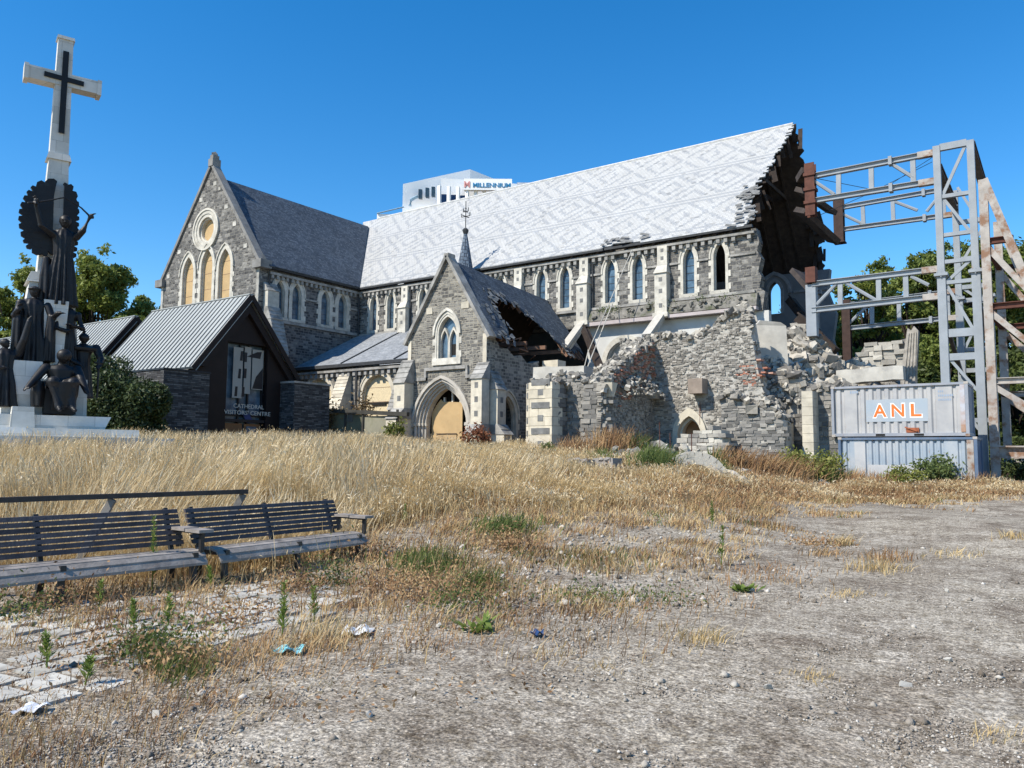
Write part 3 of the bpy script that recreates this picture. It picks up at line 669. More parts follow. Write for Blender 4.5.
# two-light window
mb = MB(); inn = lancet(wc, *pw)
ring(mb, FP, lancet(wc, pw[0], pw[1], pw[2]-.5, pw[3]-.35), inn, -.35, .0); ring(mb, FP, lancet(wc, pw[0], pw[1], pw[2]-.26, pw[3]-.18), inn, -.2, .04)
lw = (pw[2]-.5)/2
for sg in (-1, 1):
    c = wc+sg*lw/2; ring(mb, FP, lancet(c, pw[0]+.02, pw[1]-.55, lw-.16, .75), lancet(c, pw[0]+.01, pw[1]-.55, lw-.01, .95), -.34, -.16)
arc_band(mb, FP, lancet(wc, pw[1]-.1, pw[1], pw[2]+.03, pw[3]+.02), lancet(wc, pw[1]-.1, pw[1], pw[2]+.3, pw[3]+.2), 0, .12)
mb.fbox(FP, wc-1.15, wc+1.15, pw[0]-.42, pw[0]-.003, -.2, .1); quoins(mb, FP, wc-pw[2]/2, wc+pw[2]/2, pw[0], pw[1], 'B', .2)
o = mb.build('porch_window', CREAM, CATH)
mb = MB(); mb.prism([FP.P(u, v, -.34) for u, v in lancet(wc, pw[0], pw[1], pw[2]-.52, pw[3]-.36)], (0, .03, 0)); mb.build('pane', GLASS, o)
mb = MB(); mb.fbox(FP, wc+.1, wc+.6, pw[0]+.2, pw[0]+.9, -.335, -.33); mb.build('broken_pane', VOID, o)
mb = MB()
mb.fbox(FP, PXL+.9, wc-1.6, 6.35, 6.55, 0, .15); mb.fbox(FP, wc-1.6, wc+1.6, 6.95, 7.15, 0, .15); mb.fbox(FP, wc-1.75, wc-1.6, 6.35, 7.15, 0, .14); mb.fbox(FP, wc+1.6, wc+1.75, 6.35, 7.15, 0, .14); mb.fbox(FP, wc+1.75, PXR-.9, 6.35, 6.55, 0, .15)
mb.build('string_course', COPING, CATH)
mb = MB(); quoins(mb, FP, PXL+.3, PXR-.3, 6.6, 9.0, 'B', .3, d1=.055, step=.46)
mb.fbox(FP, PXL+.01, PXL+.297, 6.6, 9.0, -.05, .05); mb.fbox(FP, PXR-.297, PXR-.01, 6.6, 9.0, -.05, .05)
mb.fbox(FP, PXC-1.7, PXC-1.2, 10.6, 11.0, -.05, .04); mb.fbox(FP, PXC+1.15, PXC+1.75, 10.7, 11.1, -.05, .04)
mb.build('dressed_stones', CREAM2, CATH)
mb = MB()
for sg, x0 in ((-1, PXL-.25), (1, PXR+.25)):
    mb.beam((x0, YP+.15, 8.75), (PXC, YP+.15, 14.2), .75, .2, up=(-sg*.8, 0, .6))
mb.box(PXC-.18, PXC+.18, YP-.2, YP+.5, 14.0, 14.35)
mb.build('gable_coping', COPING, CATH)
# ragged right-hand wall with pointed opening
mb = MB(); so_ = (40.15, 2.4, 4.0, 1.75, 1.35)
wall(mb, FPE, [(YP+.8, 0), (43.9, 0), (43.95, 5.5), (43.6, 6.8), (43.7, 7.9), (43.2, 7.75), (42.3, 7.6), (41.6, 8.05), (40.8, 7.9), (40.1, 8.3), (39.3, 8.3), (YP+.8, 8.8)], [opening(so_[0], so_[1], so_[2], so_[3]+.3, so_[4]+.2)], .7)
mb.build('porch_side_wall', masonry('porch_side_basalt', [(.1, (.085,.083,.08)), (.5, (.17,.165,.155)), (.95, (.36,.34,.30))], (.33,.31,.27), .45, .2), CATH)
lancet_window(FPE, *so_, CATH, name='side_opening', pane=None, fw=.25, mat=CREAM2, hood=.12)
mb = MB(); wall(mb, Fr((PXL,0,0), (0,-1,0), (-1,0,0)), [(-43.5, 0), (-YP-.8, 0), (-YP-.8, 9.0), (-43.5, 9.0)], [], .7); mb.build('porch_side_wall', PORCHST, CATH)
# porch roof with its great hole
def proof(y, k): # k: 0 ridge, 1 eave (right slope); the ridge sags away from the gable
    rz = 13.95-.07*(y-YP)-.0*(y-YP)**2; ez = 8.75-.02*(y-YP)
    return Vector((PXC+(PXR+.45-PXC)*k, y, rz+(ez-rz)*k))
def prgn(y, k, f): return proof(y, k)+Vector((.0, 0, f))
rr = random.Random(2)
outl = [(YP+.35, 0), (YP+.35, 1)]
for y in np.arange(YP+.7, YP+1.9, .14): outl.append((y, .98+rr.uniform(-.07, .03)))
hole_up = [(39.9, .93), (40.2, .80), (40.05, .70), (40.35, .62), (40.2, .52), (40.5, .45), (40.4, .36), (40.75, .31), (41.1, .335), (41.5, .29), (42.0, .33), (42.6, .30), (43.3, .37), (43.8, .36), (44.2, .46), (44.9, .50), (45.3, .62), (45.9, .66), (46.1, .78), (46.6, .84), (46.8, .95)]
for (y, k) in hole_up:
    outl.append((y+rr.uniform(-.07,.07), k+rr.uniform(-.015,.015))); outl.append((y+rr.uniform(-.02,.16), k+rr.uniform(-.035,.035)))
for y in np.arange(47.0, 49.2, .22): outl.append((y, .92+rr.uniform(-.10, .05)))
outl += [(49.4, .8), (49.5, 0)]
mb = MB()
flat = [Vector((y, k*6, 0)) for y, k in outl]; tri = tessellate_polygon([flat]); n = len(flat)
V = [prgn(y, k, .1) for y, k in outl]+[prgn(y, k, 0) for y, k in outl]; fs = [t for t in tri]+[tuple(i+n for i in t[::-1]) for t in tri]+[(i, (i+1) % n, (i+1) % n+n, i+n) for i in range(n)]
mb.add(V, fs)
mb.prism([(PXC, YP+.35, 13.95), (PXL-.45, YP+.35, 8.75), (PXL-.45, 49.9, 8.75), (PXC, 49.9, 13.2)], (-.06, 0, .08))
mb.build('porch_roof', SLATE, CATH)
mb = MB()
for k in range(96):    # lifted and slipped slates round the hole
    y, kk = rr.choice(hole_up) if k < 70 else (rr.uniform(38.8, 40.2), rr.uniform(.55, .98))
    p = proof(y+rr.uniform(-.35,.35), kk+rr.uniform(-.07,.06))+Vector((.06,0,.14)); a = Vector((.6+rr.uniform(-.4,.4), rr.uniform(-.6,.6), -.75+rr.uniform(-.4,.4))).normalized()
    mb.beam(p, p+a*rr.uniform(.2,.5), .22, .02, up=(.7, rr.uniform(-.3,.3), .6))
mb.build_each('loose_slate', plain('loose_slate', (.11,.12,.13), .8, .3, 2, island=.4), CATH)
mb = MB()
for y in np.arange(39.0, 49.3, .55):
    mb.beam(proof(y, .03)-Vector((0,0,.22)), proof(y, .97 if y < 40 or y > 46.3 else rr.uniform(.2, .42))-Vector((0,0,.22)), .09, .18)
    mb.beam((PXC, y, proof(y, 0).z-.22), (PXL, y, 9.0), .09, .18)
for y in (40, 42.2, 44.5, 47): mb.beam((PXL, y, 9.0), (PXR, y, 8.9), .16, .25)
for k in range(12): p = Vector((rr.uniform(-31, -29), rr.uniform(40.5, 45), rr.uniform(8.0, 9))); mb.beam(p, p+Vector((rr.uniform(-.8,1.2), rr.uniform(-1.5,1.5), rr.uniform(-.2,.8))), .1, .06)
mb.build_each('rafter', TIMBER_RED, CATH)
mb = MB(); mb.prism([(PXC-.15, YP+.9, 13.6), (PXL+.2, YP+.9, 9.0), (PXL+.2, 49.8, 9.0), (PXC-.15, 49.8, 12.9)], (.05, 0, -.06)); mb.build('roof_lining', TIMBER_DK, CATH)
mb = MB(); mb.box(PXL+.7, PXR-.72, YP+.82, 49.9, 6.9, 7.1); mb.build('porch_ceiling', TIMBER_DK, CATH)
# broken cream column at the end of the side wall, shaded wall behind it
mb = MB(); c = Vector((-28.2, 44.6, 0))
mb.tube([c+Vector((0,0,2)), c+Vector((0,0,6.6)), c+Vector((.02,0,7.2)), c+Vector((.0,0,7.5))], [.34,.32,.42,.62], 10); mb.box(c.x-.6, c.x+.6, c.y-.5, c.y+.5, 7.5, 7.95); mb.build('broken_column', CREAM2, CATH)
# buttresses of the porch
buttress(FP, PXL+.05, .92, [(0, 3.9, 1.5), (4.6, 6.2, .85), (7.6, 7.61, .12)], mat=CREAM2)
buttress(FP, PXR-.2, .82, [(0, 2.9, 1.3), (3.5, 6.2, .75), (7.1, 7.11, .12)], mat=CREAM2)
buttress(FPE, YP+.6, .85, [(0, 2.9, 1.2), (3.5, 5.6, .7), (6.6, 6.61, .12)], mat=CREAM2)
# slated turret spire with weather vane behind the porch
sc_ = PY(465.5, 235, 48.6); mb = MB(); n = 8; zb, zt = 12.0, PY(465.5, 233, 48.6).z
ringp = [Vector((sc_.x+1.45*math.cos(2*PI*(k+.5)/n), 48.6+1.45*math.sin(2*PI*(k+.5)/n), zb)) for k in range(n)]; ringt = [Vector((sc_.x+.13*math.cos(2*PI*(k+.5)/n), 48.6+.13*math.sin(2*PI*(k+.5)/n), zt)) for k in range(n)]
mb.add(ringp+ringt, [(k, (k+1) % n, (k+1) % n+n, k+n) for k in range(n)]+[tuple(range(n, 2*n))])
o = mb.build('turret_spire', masonry('spire_slate', [(.1, (.09,.12,.16)), (.5, (.14,.18,.23)), (.95, (.22,.26,.31))], (.05,.06,.08), .3, .3, .03, .01, .4), CATH)
mb = MB(); q = Vector((sc_.x, 48.6, zt)); mb.tube([q+Vector((0,0,-.1)), q+Vector((0,0,.12)), q+Vector((0,0,.25)), q+Vector((0,0,.4))], [.16,.24,.26,.1], 8); mb.tube([q+Vector((0,0,.3)), q+Vector((0,0,2.6))], .035, 6)
for dz, l in ((1.35, .42), (1.75, .25)): mb.beam(q+Vector((-l,-.0,dz)), q+Vector((l,0,dz)), .05); mb.beam(q+Vector((0,-l,dz)), q+Vector((0,l,dz)), .05); [mb.beam(q+Vector((sg*l,0,dz)), q+Vector((sg*l,0,dz+.3)), .05) for sg in (-1, 1)]
mb.rock(q+Vector((0,0,2.0)), .09); mb.build('finial', LEAD, o)
# ------------------------------------------------------------------ ruined tower stump
TOW = empty('ruined_tower', (-17, 38, 1.5), 'broken stump of the fallen stone tower, roofless with ragged rubble walls and a small arch', 'ruin')
def block_wall(mb, F, u0, u1, top, z0, bw, bh, th, jit=.06, back=.9, skip=None, rr=random, side=0.):
    """courses of separate rough stones in front of a mortar core; top(u) gives the broken silhouette"""
    z = z0; r = 0
    while z < 14:
        h = bh*rr.uniform(.8, 1.25); u = u0+rr.uniform(-bw, 0)*.6; any_ = False
        while u < u1:
            w = bw*rr.uniform(.55, 1.5); c = u+w/2
            t = top(min(max(c, u0), u1))+rr.uniform(-.18, .12)
            if z+h*.6 < t and c > u0-.1 and c < u1+side*rr.random():
                any_ = True
                if not (skip and skip(c, z+h/2)):
                    e = rr.uniform(-jit, jit); g = .011
                    j = lambda: rr.uniform(-.018, .018)
                    P = F.P; a, b = u+g, u+w-g; lo, hi = z+g*.7, z+h-g*.7
                    mb.hexa([P(a+j(),lo+j(),e+j()),P(b+j(),lo+j(),e+j()),P(b,lo,e-th),P(a,lo,e-th),P(a+j(),hi+j(),e+j()),P(b+j(),hi+j(),e+j()),P(b,hi,e-th),P(a,hi,e-th)])
            u += w
        z += h; r += 1
        if not any_: break
def core(mb, F, u0, u1, top, z0, d0, d1, hole=None, step=.3):
    us = list(np.arange(u0, u1, step))+[u1]; out = [(u0, z0), (u1, z0)]+[(u, top(u)-.12) for u in us[::-1]]
    wall(mb, F, out, [hole] if hole else [], d1-d0, d=-d0)
def prof(pts):
    xs = [p[0] for p in pts]; zs = [p[1] for p in pts]; return lambda u: float(np.interp(u, xs, zs))
rr = random.Random(31)
def pyl(pts, Y): return [(PY(x, y, Y).x, PY(x, y, Y).z) for x, y in pts]
YB = 41.0; FB = frY(YB)
topB = prof(pyl([(640, 338), (655, 337), (672, 334), (690, 336), (705, 330), (722, 318), (738, 309), (748, 312), (752, 330), (757, 372), (766, 398), (778, 405), (786, 420)], YB))
ub0, ub1 = PY(640, 380, YB).x, PY(786, 380, YB).x
ac = PY(690, 430, YB).x; az = PY(690, 417, YB).z; ahole = lancet(ac, 1.0, az-1.0, 1.35, 1.05)
def skipB(u, z): return abs(u-ac) < .95 and z < az+.25
mb = MB(); core(mb, FB, ub0-1.2, ub1, topB, 0, .025, 1.1, lancet(ac, .9, az-1.0, 1.36, 1.06)); mb.build('wall_core', PACK, TOW)
mb = MB(); block_wall(mb, FB, ub0-1.2, ub1, topB, .8, .21, .10, .3, .045, skip=skipB, rr=rr); mb.build('rubble_wall', RUINBLK, TOW)
mb = MB(); ring(mb, FB, ahole, lancet(ac, .99, az-1.0, 1.95, 1.5), -.35, .14); ring(mb, FB, lancet(ac, 1, az-1.0, 1.1, .85), lancet(ac, .995, az-1.0, 1.34, 1.04), -.6, -.2); o = mb.build('small_arch', CREAM2, TOW)
mb = MB(); mb.prism([FB.P(u, v, -.75) for u, v in lancet(ac, .95, az-1.0, 1.5, 1.1)], (0, .04, 0)); mb.build('arch_infill', plain('rust_brown_infill', (.30,.17,.09), .9, .3, 2), o)
# the thicker ashlar facing that survives low on the right
topA = prof(pyl([(700, 402), (716, 398), (730, 394), (744, 398), (754, 412), (768, 404), (783, 418)], 40.2)); FA2 = frY(40.2)
ua0, ua1 = PY(722, 420, 40.2).x, PY(783, 420, 40.2).x
mb = MB(); core(mb, FA2, ua0, ua1, topA, 0, .05, .75); mb.build('wall_core', PACK, TOW)
mb = MB(); block_wall(mb, FA2, ua0, ua1, topA, .8, .34, .15, .35, .05, rr=rr, side=.25); mb.build('ashlar_facing', RUINASH, TOW)
mb = MB()
for k in range(70): u = rr.uniform(ua0, ua1); mb.rock(FA2.P(u, topA(u)+rr.uniform(-.1,.12), rr.uniform(-.7,.1)), rr.uniform(.12,.3), rr=rr) if False else mb.rock(FA2.P(u, topA(u)+rr.uniform(-.1,.12), rr.uniform(-.7,.1)), rr.uniform(.12,.3))
for k in range(160): u = rr.uniform(ub0, ub1); mb.rock(FB.P(u, topB(u)+rr.uniform(-.2,.1), rr.uniform(-1.0,.12)), rr.uniform(.1,.27))
mb.build('broken_wall_top', RUBBLE, TOW)['kind'] = 'stuff'
# left wall running back, its inside face in shade
XI = PY(655, 380, YB).x; FI = frX(XI); YF = PX(602, 400, XI).y
topI = prof([(p.y, p.z) for p in (PX(600, 394, XI), PX(606, 376, XI), PX(620, 366, XI), PX(636, 350, XI), PX(655, 338, XI))])
mb = MB(); core(mb, FI, YF+.1, YB, lambda u: topI(u)-.25, 0, .04, 1.0); mb.build('wall_core', PACK, TOW)
mb = MB(); block_wall(mb, FI, YF, YB, topI, .6, .21, .10, .25, .04, rr=rr); mb.build('rubble_wall', RUINBLK, TOW)
mb = MB(); block_wall(mb, frY(YF), XI-1.05, XI+.02, lambda u: topI(YF+.1)+.1, .5, .42, .2, .3, .06, rr=rr); mb.build('broken_wall_end', RUINASH, TOW)
mb = MB()
tI = lambda u: topI(u)-.15
for k in range(150):
    y = rr.uniform(YF+1.2, YB-.2); z = tI(y)-rr.uniform(0, 2.0)*(1 if y > 36.5 else .5); mb.fbox(FI, y, y+.22, z, z+.075, -.1, rr.uniform(.04,.12))
mb.build('red_brick_lining', REDBRICK, TOW)
mb = MB()
for k in range(40):
    p = PY(rr.gauss(752, 6), rr.gauss(375, 5), 41.3); mb.box(p.x-.12, p.x+.12, p.y-.3, p.y+.3, p.z-.04, p.z+.04)
mb.build('red_brick_patch', REDBRICK, TOW)
mb = MB()
for k in range(230): y = rr.uniform(YF+.1, YB); mb.rock((XI-rr.uniform(.0, 1.05), y, topI(y)-rr.uniform(.1,.4)), rr.uniform(.1,.26))
mb.build('broken_wall_top', RUBBLE, TOW)['kind'] = 'stuff'
# front wall of dark ashlar with a stepped broken edge, and the big cream corner pier
YW = YF+.2; FW_ = frY(YW)
edge = [(600, 392), (606, 400), (602, 408), (611, 416), (607, 424), (614, 432), (612, 446)]
uw0, uw1 = PY(548, 420, YW).x, PY(600, 420, YW).x
topW = prof(pyl([(548, 378), (562, 372), (580, 378), (596, 384), (604, 394), (612, 420)], YW))
mb = MB(); block_wall(mb, FW_, uw0, uw1+.3, topW, .6, .38, .16, .5, .04, rr=rr, side=.5); mb.build('ashlar_wall', RUINASH, TOW)
mb = MB(); core(mb, FW_, uw0, uw1+.1, topW, 0, .05, .9); mb.build('wall_core', PACK, TOW)
YQ = YW-1.55; q0, q1 = PY(529, 420, YQ).x, PY(552, 420, YQ).x; zq = PY(540, 382, YQ).z
mb = MB(); z = .4; k = 0
while z < zq:
    h = .46
    for a, b in (((q0, q0+.55), (q0+.55, q1)) if k % 2 else ((q0, q0+.95), (q0+.95, q1))):
        j = rr.uniform(-.015, .015); mb.box(a+.008, b-.008, YQ+j, YQ+.6, z+.008, min(z+h, zq)-.008)
    mb.box(q1-.5 if k % 2 else q1-.28, q1-.012, YQ+.61, YQ+(1.0 if k % 2 else .75), z+.008, min(z+h, zq)-.008)
    # splayed left flank
    mb.hexa([(q0-.55,YQ+.55,z+.008),(q0-.012,YQ+.02,z+.008),(q0-.012,YQ+.7,z+.008),(q0-.55,YQ+1.2,z+.008),(q0-.55,YQ+.55,min(z+h,zq)-.01),(q0-.012,YQ+.02,min(z+h,zq)-.01),(q0-.012,YQ+.7,min(z+h,zq)-.01),(q0-.55,YQ+1.2,min(z+h,zq)-.01)])
    z += h; k += 1
o = mb.build('corner_pier', plain('pier_limestone', (.55,.495,.39), .85, .2, 2.2, stain=((.36,.32,.26), 1.1, .6, .5), island=.1), TOW)
mb = MB()
for i, z in enumerate((2.1, 2.75, 3.4, 4.05, 4.7, 5.2)):
    m_ = (q0+q1)/2
    if i % 2: mb.box(m_-.55, m_+.55, YQ-.022, YQ+.1, z, z+.3)
    else: mb.box(m_-.16, m_+.16, YQ-.022, YQ+.1, z, z+.3)
    mb.fbox(Fr((q0-.28, YQ+.285, 0), (.7,-.68,0), (-.68,-.7,0)), -.14, .14, z-.1, z+.18, -.1, .03)
mb.build('inset_stone', GREYSTONE, o)
mb = MB(); block_wall(mb, frX(q1-.03), YQ+.75, YW, lambda u: zq+.1, .5, .42, .22, .4, .03, rr=rr); mb.build('pier_flank', RUINASH, TOW)
mb = MB(); mb.box(q0-.2, q1-.45, YQ+.62, YW+.4, 0, zq-.2); mb.build('wall_core', PACK, TOW)
mb = MB()
for k in range(90): mb.rock((rr.uniform(q0-.3, q1), rr.uniform(YQ+.1, YW+.9), zq+rr.uniform(-.15,.18)), rr.uniform(.1,.24))
for k in range(60): u = rr.uniform(uw0, uw1); mb.rock(FW_.P(u, topW(u)+rr.uniform(-.15,.08), rr.uniform(-.9,.1)), rr.uniform(.1,.25))
mb.build('broken_wall_top', RUBBLE, TOW)['kind'] = 'stuff'
# corbels left hanging
mb = MB()
p = PX(607, 388, XI); mb.hexa([p+Vector(v) for v in ((0,-.1,-.45),(.35,-.1,-.45),(.35,.1,-.45),(0,.1,-.45),(0,-.3,.25),(.45,-.3,.25),(.45,.3,.25),(0,.3,.25))])
p = PY(653, 394, YB-.3); mb.box(p.x-.3, p.x+.3, p.y-.35, p.y+.6, p.z-.28, p.z+.25)
mb.build_each('corbel', CREAM2, TOW)
p = PY(699, 393, YB-.3); mb = MB(); mb.box(p.x-.42, p.x+.38, p.y-.5, p.y+.6, p.z-.05, p.z+.75); mb.build('projecting_stone', plain('brownish_stone', (.27,.22,.18), .9, .25, 2), TOW)
mb = MB(); mb.tube([PY(700, 402, YB-.12), PY(700, 425, YB-.12)], .03, 5); mb.build('old_pipe', RUST_RED, TOW)
# wall stub and buttress on the right, behind the containers' left end
YS = 42.6; FS_ = frY(YS); topS = prof(pyl([(776, 372), (790, 370), (800, 384), (815, 388), (840, 384), (860, 392)], YS)); us0, us1 = PY(776, 420, YS).x, PY(850, 420, YS).x
mb = MB(); block_wall(mb, FS_, us0, us1, topS, .3, .46, .22, .5, .03, rr=rr); mb.build('ashlar_wall', RUINASH, TOW)
mb = MB(); core(mb, FS_, us0, us1, topS, 0, .05, .8); mb.build('wall_core', PACK, TOW)
b0, b1 = PY(802, 420, YS-1.1).x, PY(813, 420, YS-1.1).x; zb_ = PY(806, 391, YS-1.1).z
mb = MB(); z = .2
while z < zb_: mb.box(b0, b1, YS-1.1, YS-.02, z+.006, min(z+.45, zb_)-.006); z += .45
mb.build('cream_buttress', CREAM2, TOW)
mb = MB()
for k in range(60): u = rr.uniform(us0, us1); mb.rock(FS_.P(u, topS(u)+rr.uniform(-.2,.1), rr.uniform(-.8,.1)), rr.uniform(.12,.3))
mb.build('broken_wall_top', RUBBLE, TOW)['kind'] = 'stuff'

# ------------------------------------------------------------------ rubble heaps (uncountable) and the pieces one can pick out
def heap(V, cx, cy, rx, ry, zt, zb, n, rmin, rmax, rr):
    for k in range(n):
        a = rr.uniform(0, 2*PI); q = math.sqrt(rr.random()); x, y = cx+rx*q*math.cos(a), cy+ry*q*math.sin(a)
        V.rock((x, y, zb+(zt-zb)*(1-q**1.4)+rr.uniform(-.15,.15)), rr.uniform(rmin, rmax)*(1.2-.4*q))
def mound(mb, cx, cy, rx, ry, zt, zb, rr, n=14, m=5):
    V = [(cx, cy, zt-.1)]
    for i in range(1, m+1):
        q = i/m
        for k in range(n): a = 2*PI*k/n; V.append((cx+rx*q*math.cos(a)*rr.uniform(.9,1.1), cy+ry*q*math.sin(a)*rr.uniform(.9,1.1), zb+(zt-zb)*(1-q**1.4)-.15+rr.uniform(-.2,.15) if i < m else zb-1.2))
    fs = [(0, 1+k, 1+(k+1) % n) for k in range(n)]+[(1+(i-1)*n+k, 1+i*n+k, 1+i*n+(k+1) % n, 1+(i-1)*n+(k+1) % n) for i in range(1, m) for k in range(n)]
    mb.add(V, fs)
rb = MB(); md = MB(); rr = random.Random(77); noslab = (625, 600, 775)
A = PY(742, 318, 46.5)
for (cx, cy, rx, ry, zt, zb, n, r0, r1) in (
    (A.x, 46.5, 2.0, 2.4, PY(742, 305, 46.5).z, 6.5, 330, .12, .45),
    (PY(640, 352, 45.5).x, 45.5, 5.0, 3.6, PY(640, 350, 45.5).z, 5.8, 520, .1, .3),
    (PY(735, 335, 45).x, 45.0, 4.0, 2.8, 9.6, 6.0, 460, .12, .4),
    (PY(775, 372, 43.6).x, 43.6, 2.4, 1.6, PY(775, 362, 43.6).z, 4.5, 330, .1, .32),
    (PY(625, 372, 39).x, 38.8, 2.1, 3.2, PY(620, 366, 39).z, 4.8, 260, .1, .26),
    (PY(800, 350, 48).x, 48.0, 3.4, 3.2, PY(800, 328, 48).z, 4.6, 420, .15, .6),
    (PY(800, 360, 53).x, 54.0, 3.6, 5.0, 10.2, 4.6, 320, .2, .65),
    (PY(850, 372, 50).x, 50.0, 4.6, 2.6, PY(850, 362, 50).z, 3.6, 330, .2, .55),
    (PY(600, 372, 41).x, 41.5, 3.4, 3.0, PY(600, 374, 41).z, 4.6, 240, .1, .28)):
    heap(rb, cx, cy, rx, ry, zt, zb, int(n*1.7), r0*.8, r1*.72, rr)
    if cy > 44: mound(md, cx, cy, rx, ry, zt, zb, rr)
tag(rb.build('rubble', RUBBLE), 'heaped pale rubble of broken masonry filling the fallen end of the cathedral', 'rubble', kind='stuff')
tag(md.build('rubble_fill', PACK), 'gritty fill of mortar dust lying under the rubble heaps', 'rubble', kind='stuff')
# pale concrete lintel on the left wall top, leaning slab, long beam, standing masonry fragment, timber post
def slab(name, p0, p1, h, d, mat, label, cat):
    mb = MB(); p0 = Vector(p0); p1 = Vector(p1); n = 7; a = (p1-p0)
    V = []; rr2 = random.Random(len(label))
    for i in range(n+1):
        c = p0+a*(i/n); j = lambda s=.03: rr2.uniform(-s, s)
        V += [c+Vector((j(),j(),-h/2+j())), c+Vector((j(),d+j(),-h/2+j())), c+Vector((j(),d+j(),h/2+j(.05))), c+Vector((j(),j(),h/2+j(.05)))]
    fs = [(3,2,1,0), tuple(4*n+k for k in range(4))]+[(4*i+k, 4*i+(k+1) % 4, 4*i+4+(k+1) % 4, 4*i+4+k) for i in range(n) for k in range(4)]
    mb.add(V, fs); return tag(mb.build(name, mat), label, cat)
slab('concrete_lintel', PY(533, 373.5, 39.0), PY(584, 372, 39.0), .72, 1.0, CONC, 'pale concrete lintel lying on top of the broken left tower wall', 'lintel')
slab('concrete_beam', PY(836, 377, 44.9+2), PY(903, 372, 46.9), .75, .9, CONC, 'long pale concrete beam lying just above the white container', 'beam')
mb = MB(); a = PY(757, 334, 43.4); q = [a+Vector((-.1,0,-1.0)), a+Vector((1.35,.35,-2.3)), a+Vector((1.5,.6,-1.9)), a+Vector((1.45,.5,.4)), a+Vector((1.2,.35,.6)), a+Vector((.2,.0,.75)), a+Vector((-.05,0,.5))]
mb.prism(q, (-.25, .5, .1)); tag(mb.build('leaning_slab', CONC), 'grey dressed slab leaning upright in the rubble beside the torn nave wall', 'slab')
YM = 52.; FM = frY(YM); topM = prof(pyl([(856, 358), (862, 345), (868, 338), (880, 344), (892, 340), (904, 336)], YM)); rr = random.Random(8)
um0, um1 = PY(856, 360, YM).x, PY(907, 360, YM).x
FRG = empty('masonry_fragment', ((um0+um1)/2, YM, 2), 'ragged pale masonry fragment standing behind the white container beside a timber post', 'ruin')
mb = MB(); block_wall(mb, FM, um0, um1, topM, 3.5, .55, .26, .6, .14, rr=rr, skip=lambda u, z: abs(u-(um0*.35+um1*.65)) < .6 and abs(z-6.9) < .35); mb.build('pale_facing', blocks('pale_ruin_stone', [(.1, (.24,.23,.21)), (.5, (.40,.385,.35)), (.95, (.54,.52,.47))]), FRG)
mb = MB(); core(mb, FM, um0, um1, topM, 0, .3, 1.2); mb.build('wall_core', plain('dark_core', (.2,.19,.18), .95, .4, 2), FRG)
mb = MB(); a = PY(908, 376, YM-.6); b = PY(912, 326, YM-.6); mb.prism([a+Vector((-.42,0,-3)), a+Vector((.42,0,-3)), a+Vector((.42,0,0)), b+Vector((.32,0,-.3)), b+Vector((.1,0,.0)), b+Vector((-.05,0,-.25)), b+Vector((-.25,0,-.1)), a+Vector((-.42,0,0))], (0, .5, 0))
for k in range(4): mb.beam(a+Vector((-.3+k*.2, -.03, -1)), b+Vector((-.2+k*.13, -.03, -.4)), .07, .06, up=(0,1,0))
tag(mb.build('timber_post', plain('weathered_timber', (.33,.31,.28), .9, .3, 4, stain=((.16,.15,.14), 2., .55, .7))), 'weathered grey split timber post standing at the right end of the masonry fragment', 'post')
# dark fallen roof timbers
for i, (p0, p1, w, lab) in enumerate(((PY(799, 318, 50), PY(835, 352, 50), .95, 'dark fallen roof beam sloping down through the rubble beside the torn end'),
                                (PY(790, 300, 56), PY(826, 345, 55), .7, 'thin dark fallen timber lying inside the open nave'),
                                (PY(585, 330, 47.6), PY(600, 368, 45.6), .5, 'dark broken timber prop under the left raking coping'))):
    mb = MB(); mb.beam(p0, p1, w, w*.6); mb.beam(p0+Vector((0,-.25,.3)), p0.lerp(p1, .6)+Vector((.2,-.3,.2)), .14, .1); tag(mb.build('fallen_beam', TIMBER_DK), lab, 'beam')
# steel props and cables under the ledge
mb = MB(); mb.tube([PY(613, 302, 49.2), PY(577, 394, 43)], .035, 5); tag(mb.build('support_cable', CONC), 'thin pale cable slanting down across the clerestory to the rubble, leftmost of two', 'cable')
mb = MB(); mb.tube([PY(632, 250, 49.2), PY(588, 352, 46), PY(580, 385, 43.2)], .03, 5); tag(mb.build('support_cable', CONC), 'thin pale cable slanting from the broken eave down to the rubble', 'cable')
# ------------------------------------------------------------------ grey steel bracing tower with its trusses
YA1 = 47.; p = PY(939, 200, YA1); XP1 = PY(940.5, 250, YA1).x; XP2 = PY(975, 250, YA1).x
YA2 = PX(957, 250, XP1).y
SF = empty('steel_bracing_tower', (XP1, YA1, 0), 'tall grey painted steel lattice tower with long horizontal trusses reaching to the torn gable', 'steel tower')
zt1 = PY(936, 148.6, YA1).z; zt2 = PY(967, 141.3, YA1).z
posts = [(XP1, YA1, zt1+.1), (XP2, YA1, zt2), (XP1, YA2, zt1-.2), (XP2, YA2, zt2-.3)]
for (x, y, z) in posts:
    mb = MB(); mb.beam((x, y, 0), (x, y, 11.3), .40, .40); mb.beam((x, y, 11.45), (x, y, z), .34, .34)
    mb.box(x-.32, x+.32, y-.32, y+.32, 11.3, 11.45)
    for k in range(8): a = 2*PI*k/8; mb.box(x+.26*math.cos(a)-.03, x+.26*math.cos(a)+.03, y+.26*math.sin(a)-.03, y+.26*math.sin(a)+.03, 11.22, 11.53)
    mb.box(x-.5, x+.5, y-.5, y+.5, 0, .4)
    mb.build('steel_post', STEELG, SF)
lv = [PY(955, y, YA1).z for y in (145, 195, 234, 261, 282, 333, 357)]
hs = [.36, .2, .2, .2, .2, .42, .36]
mb = MB(); m2 = MB(); xg = .17
for z, h in zip(lv, hs): mb.beam((XP1+xg, YA1, z), (XP2-xg, YA1, z), .24, h); 
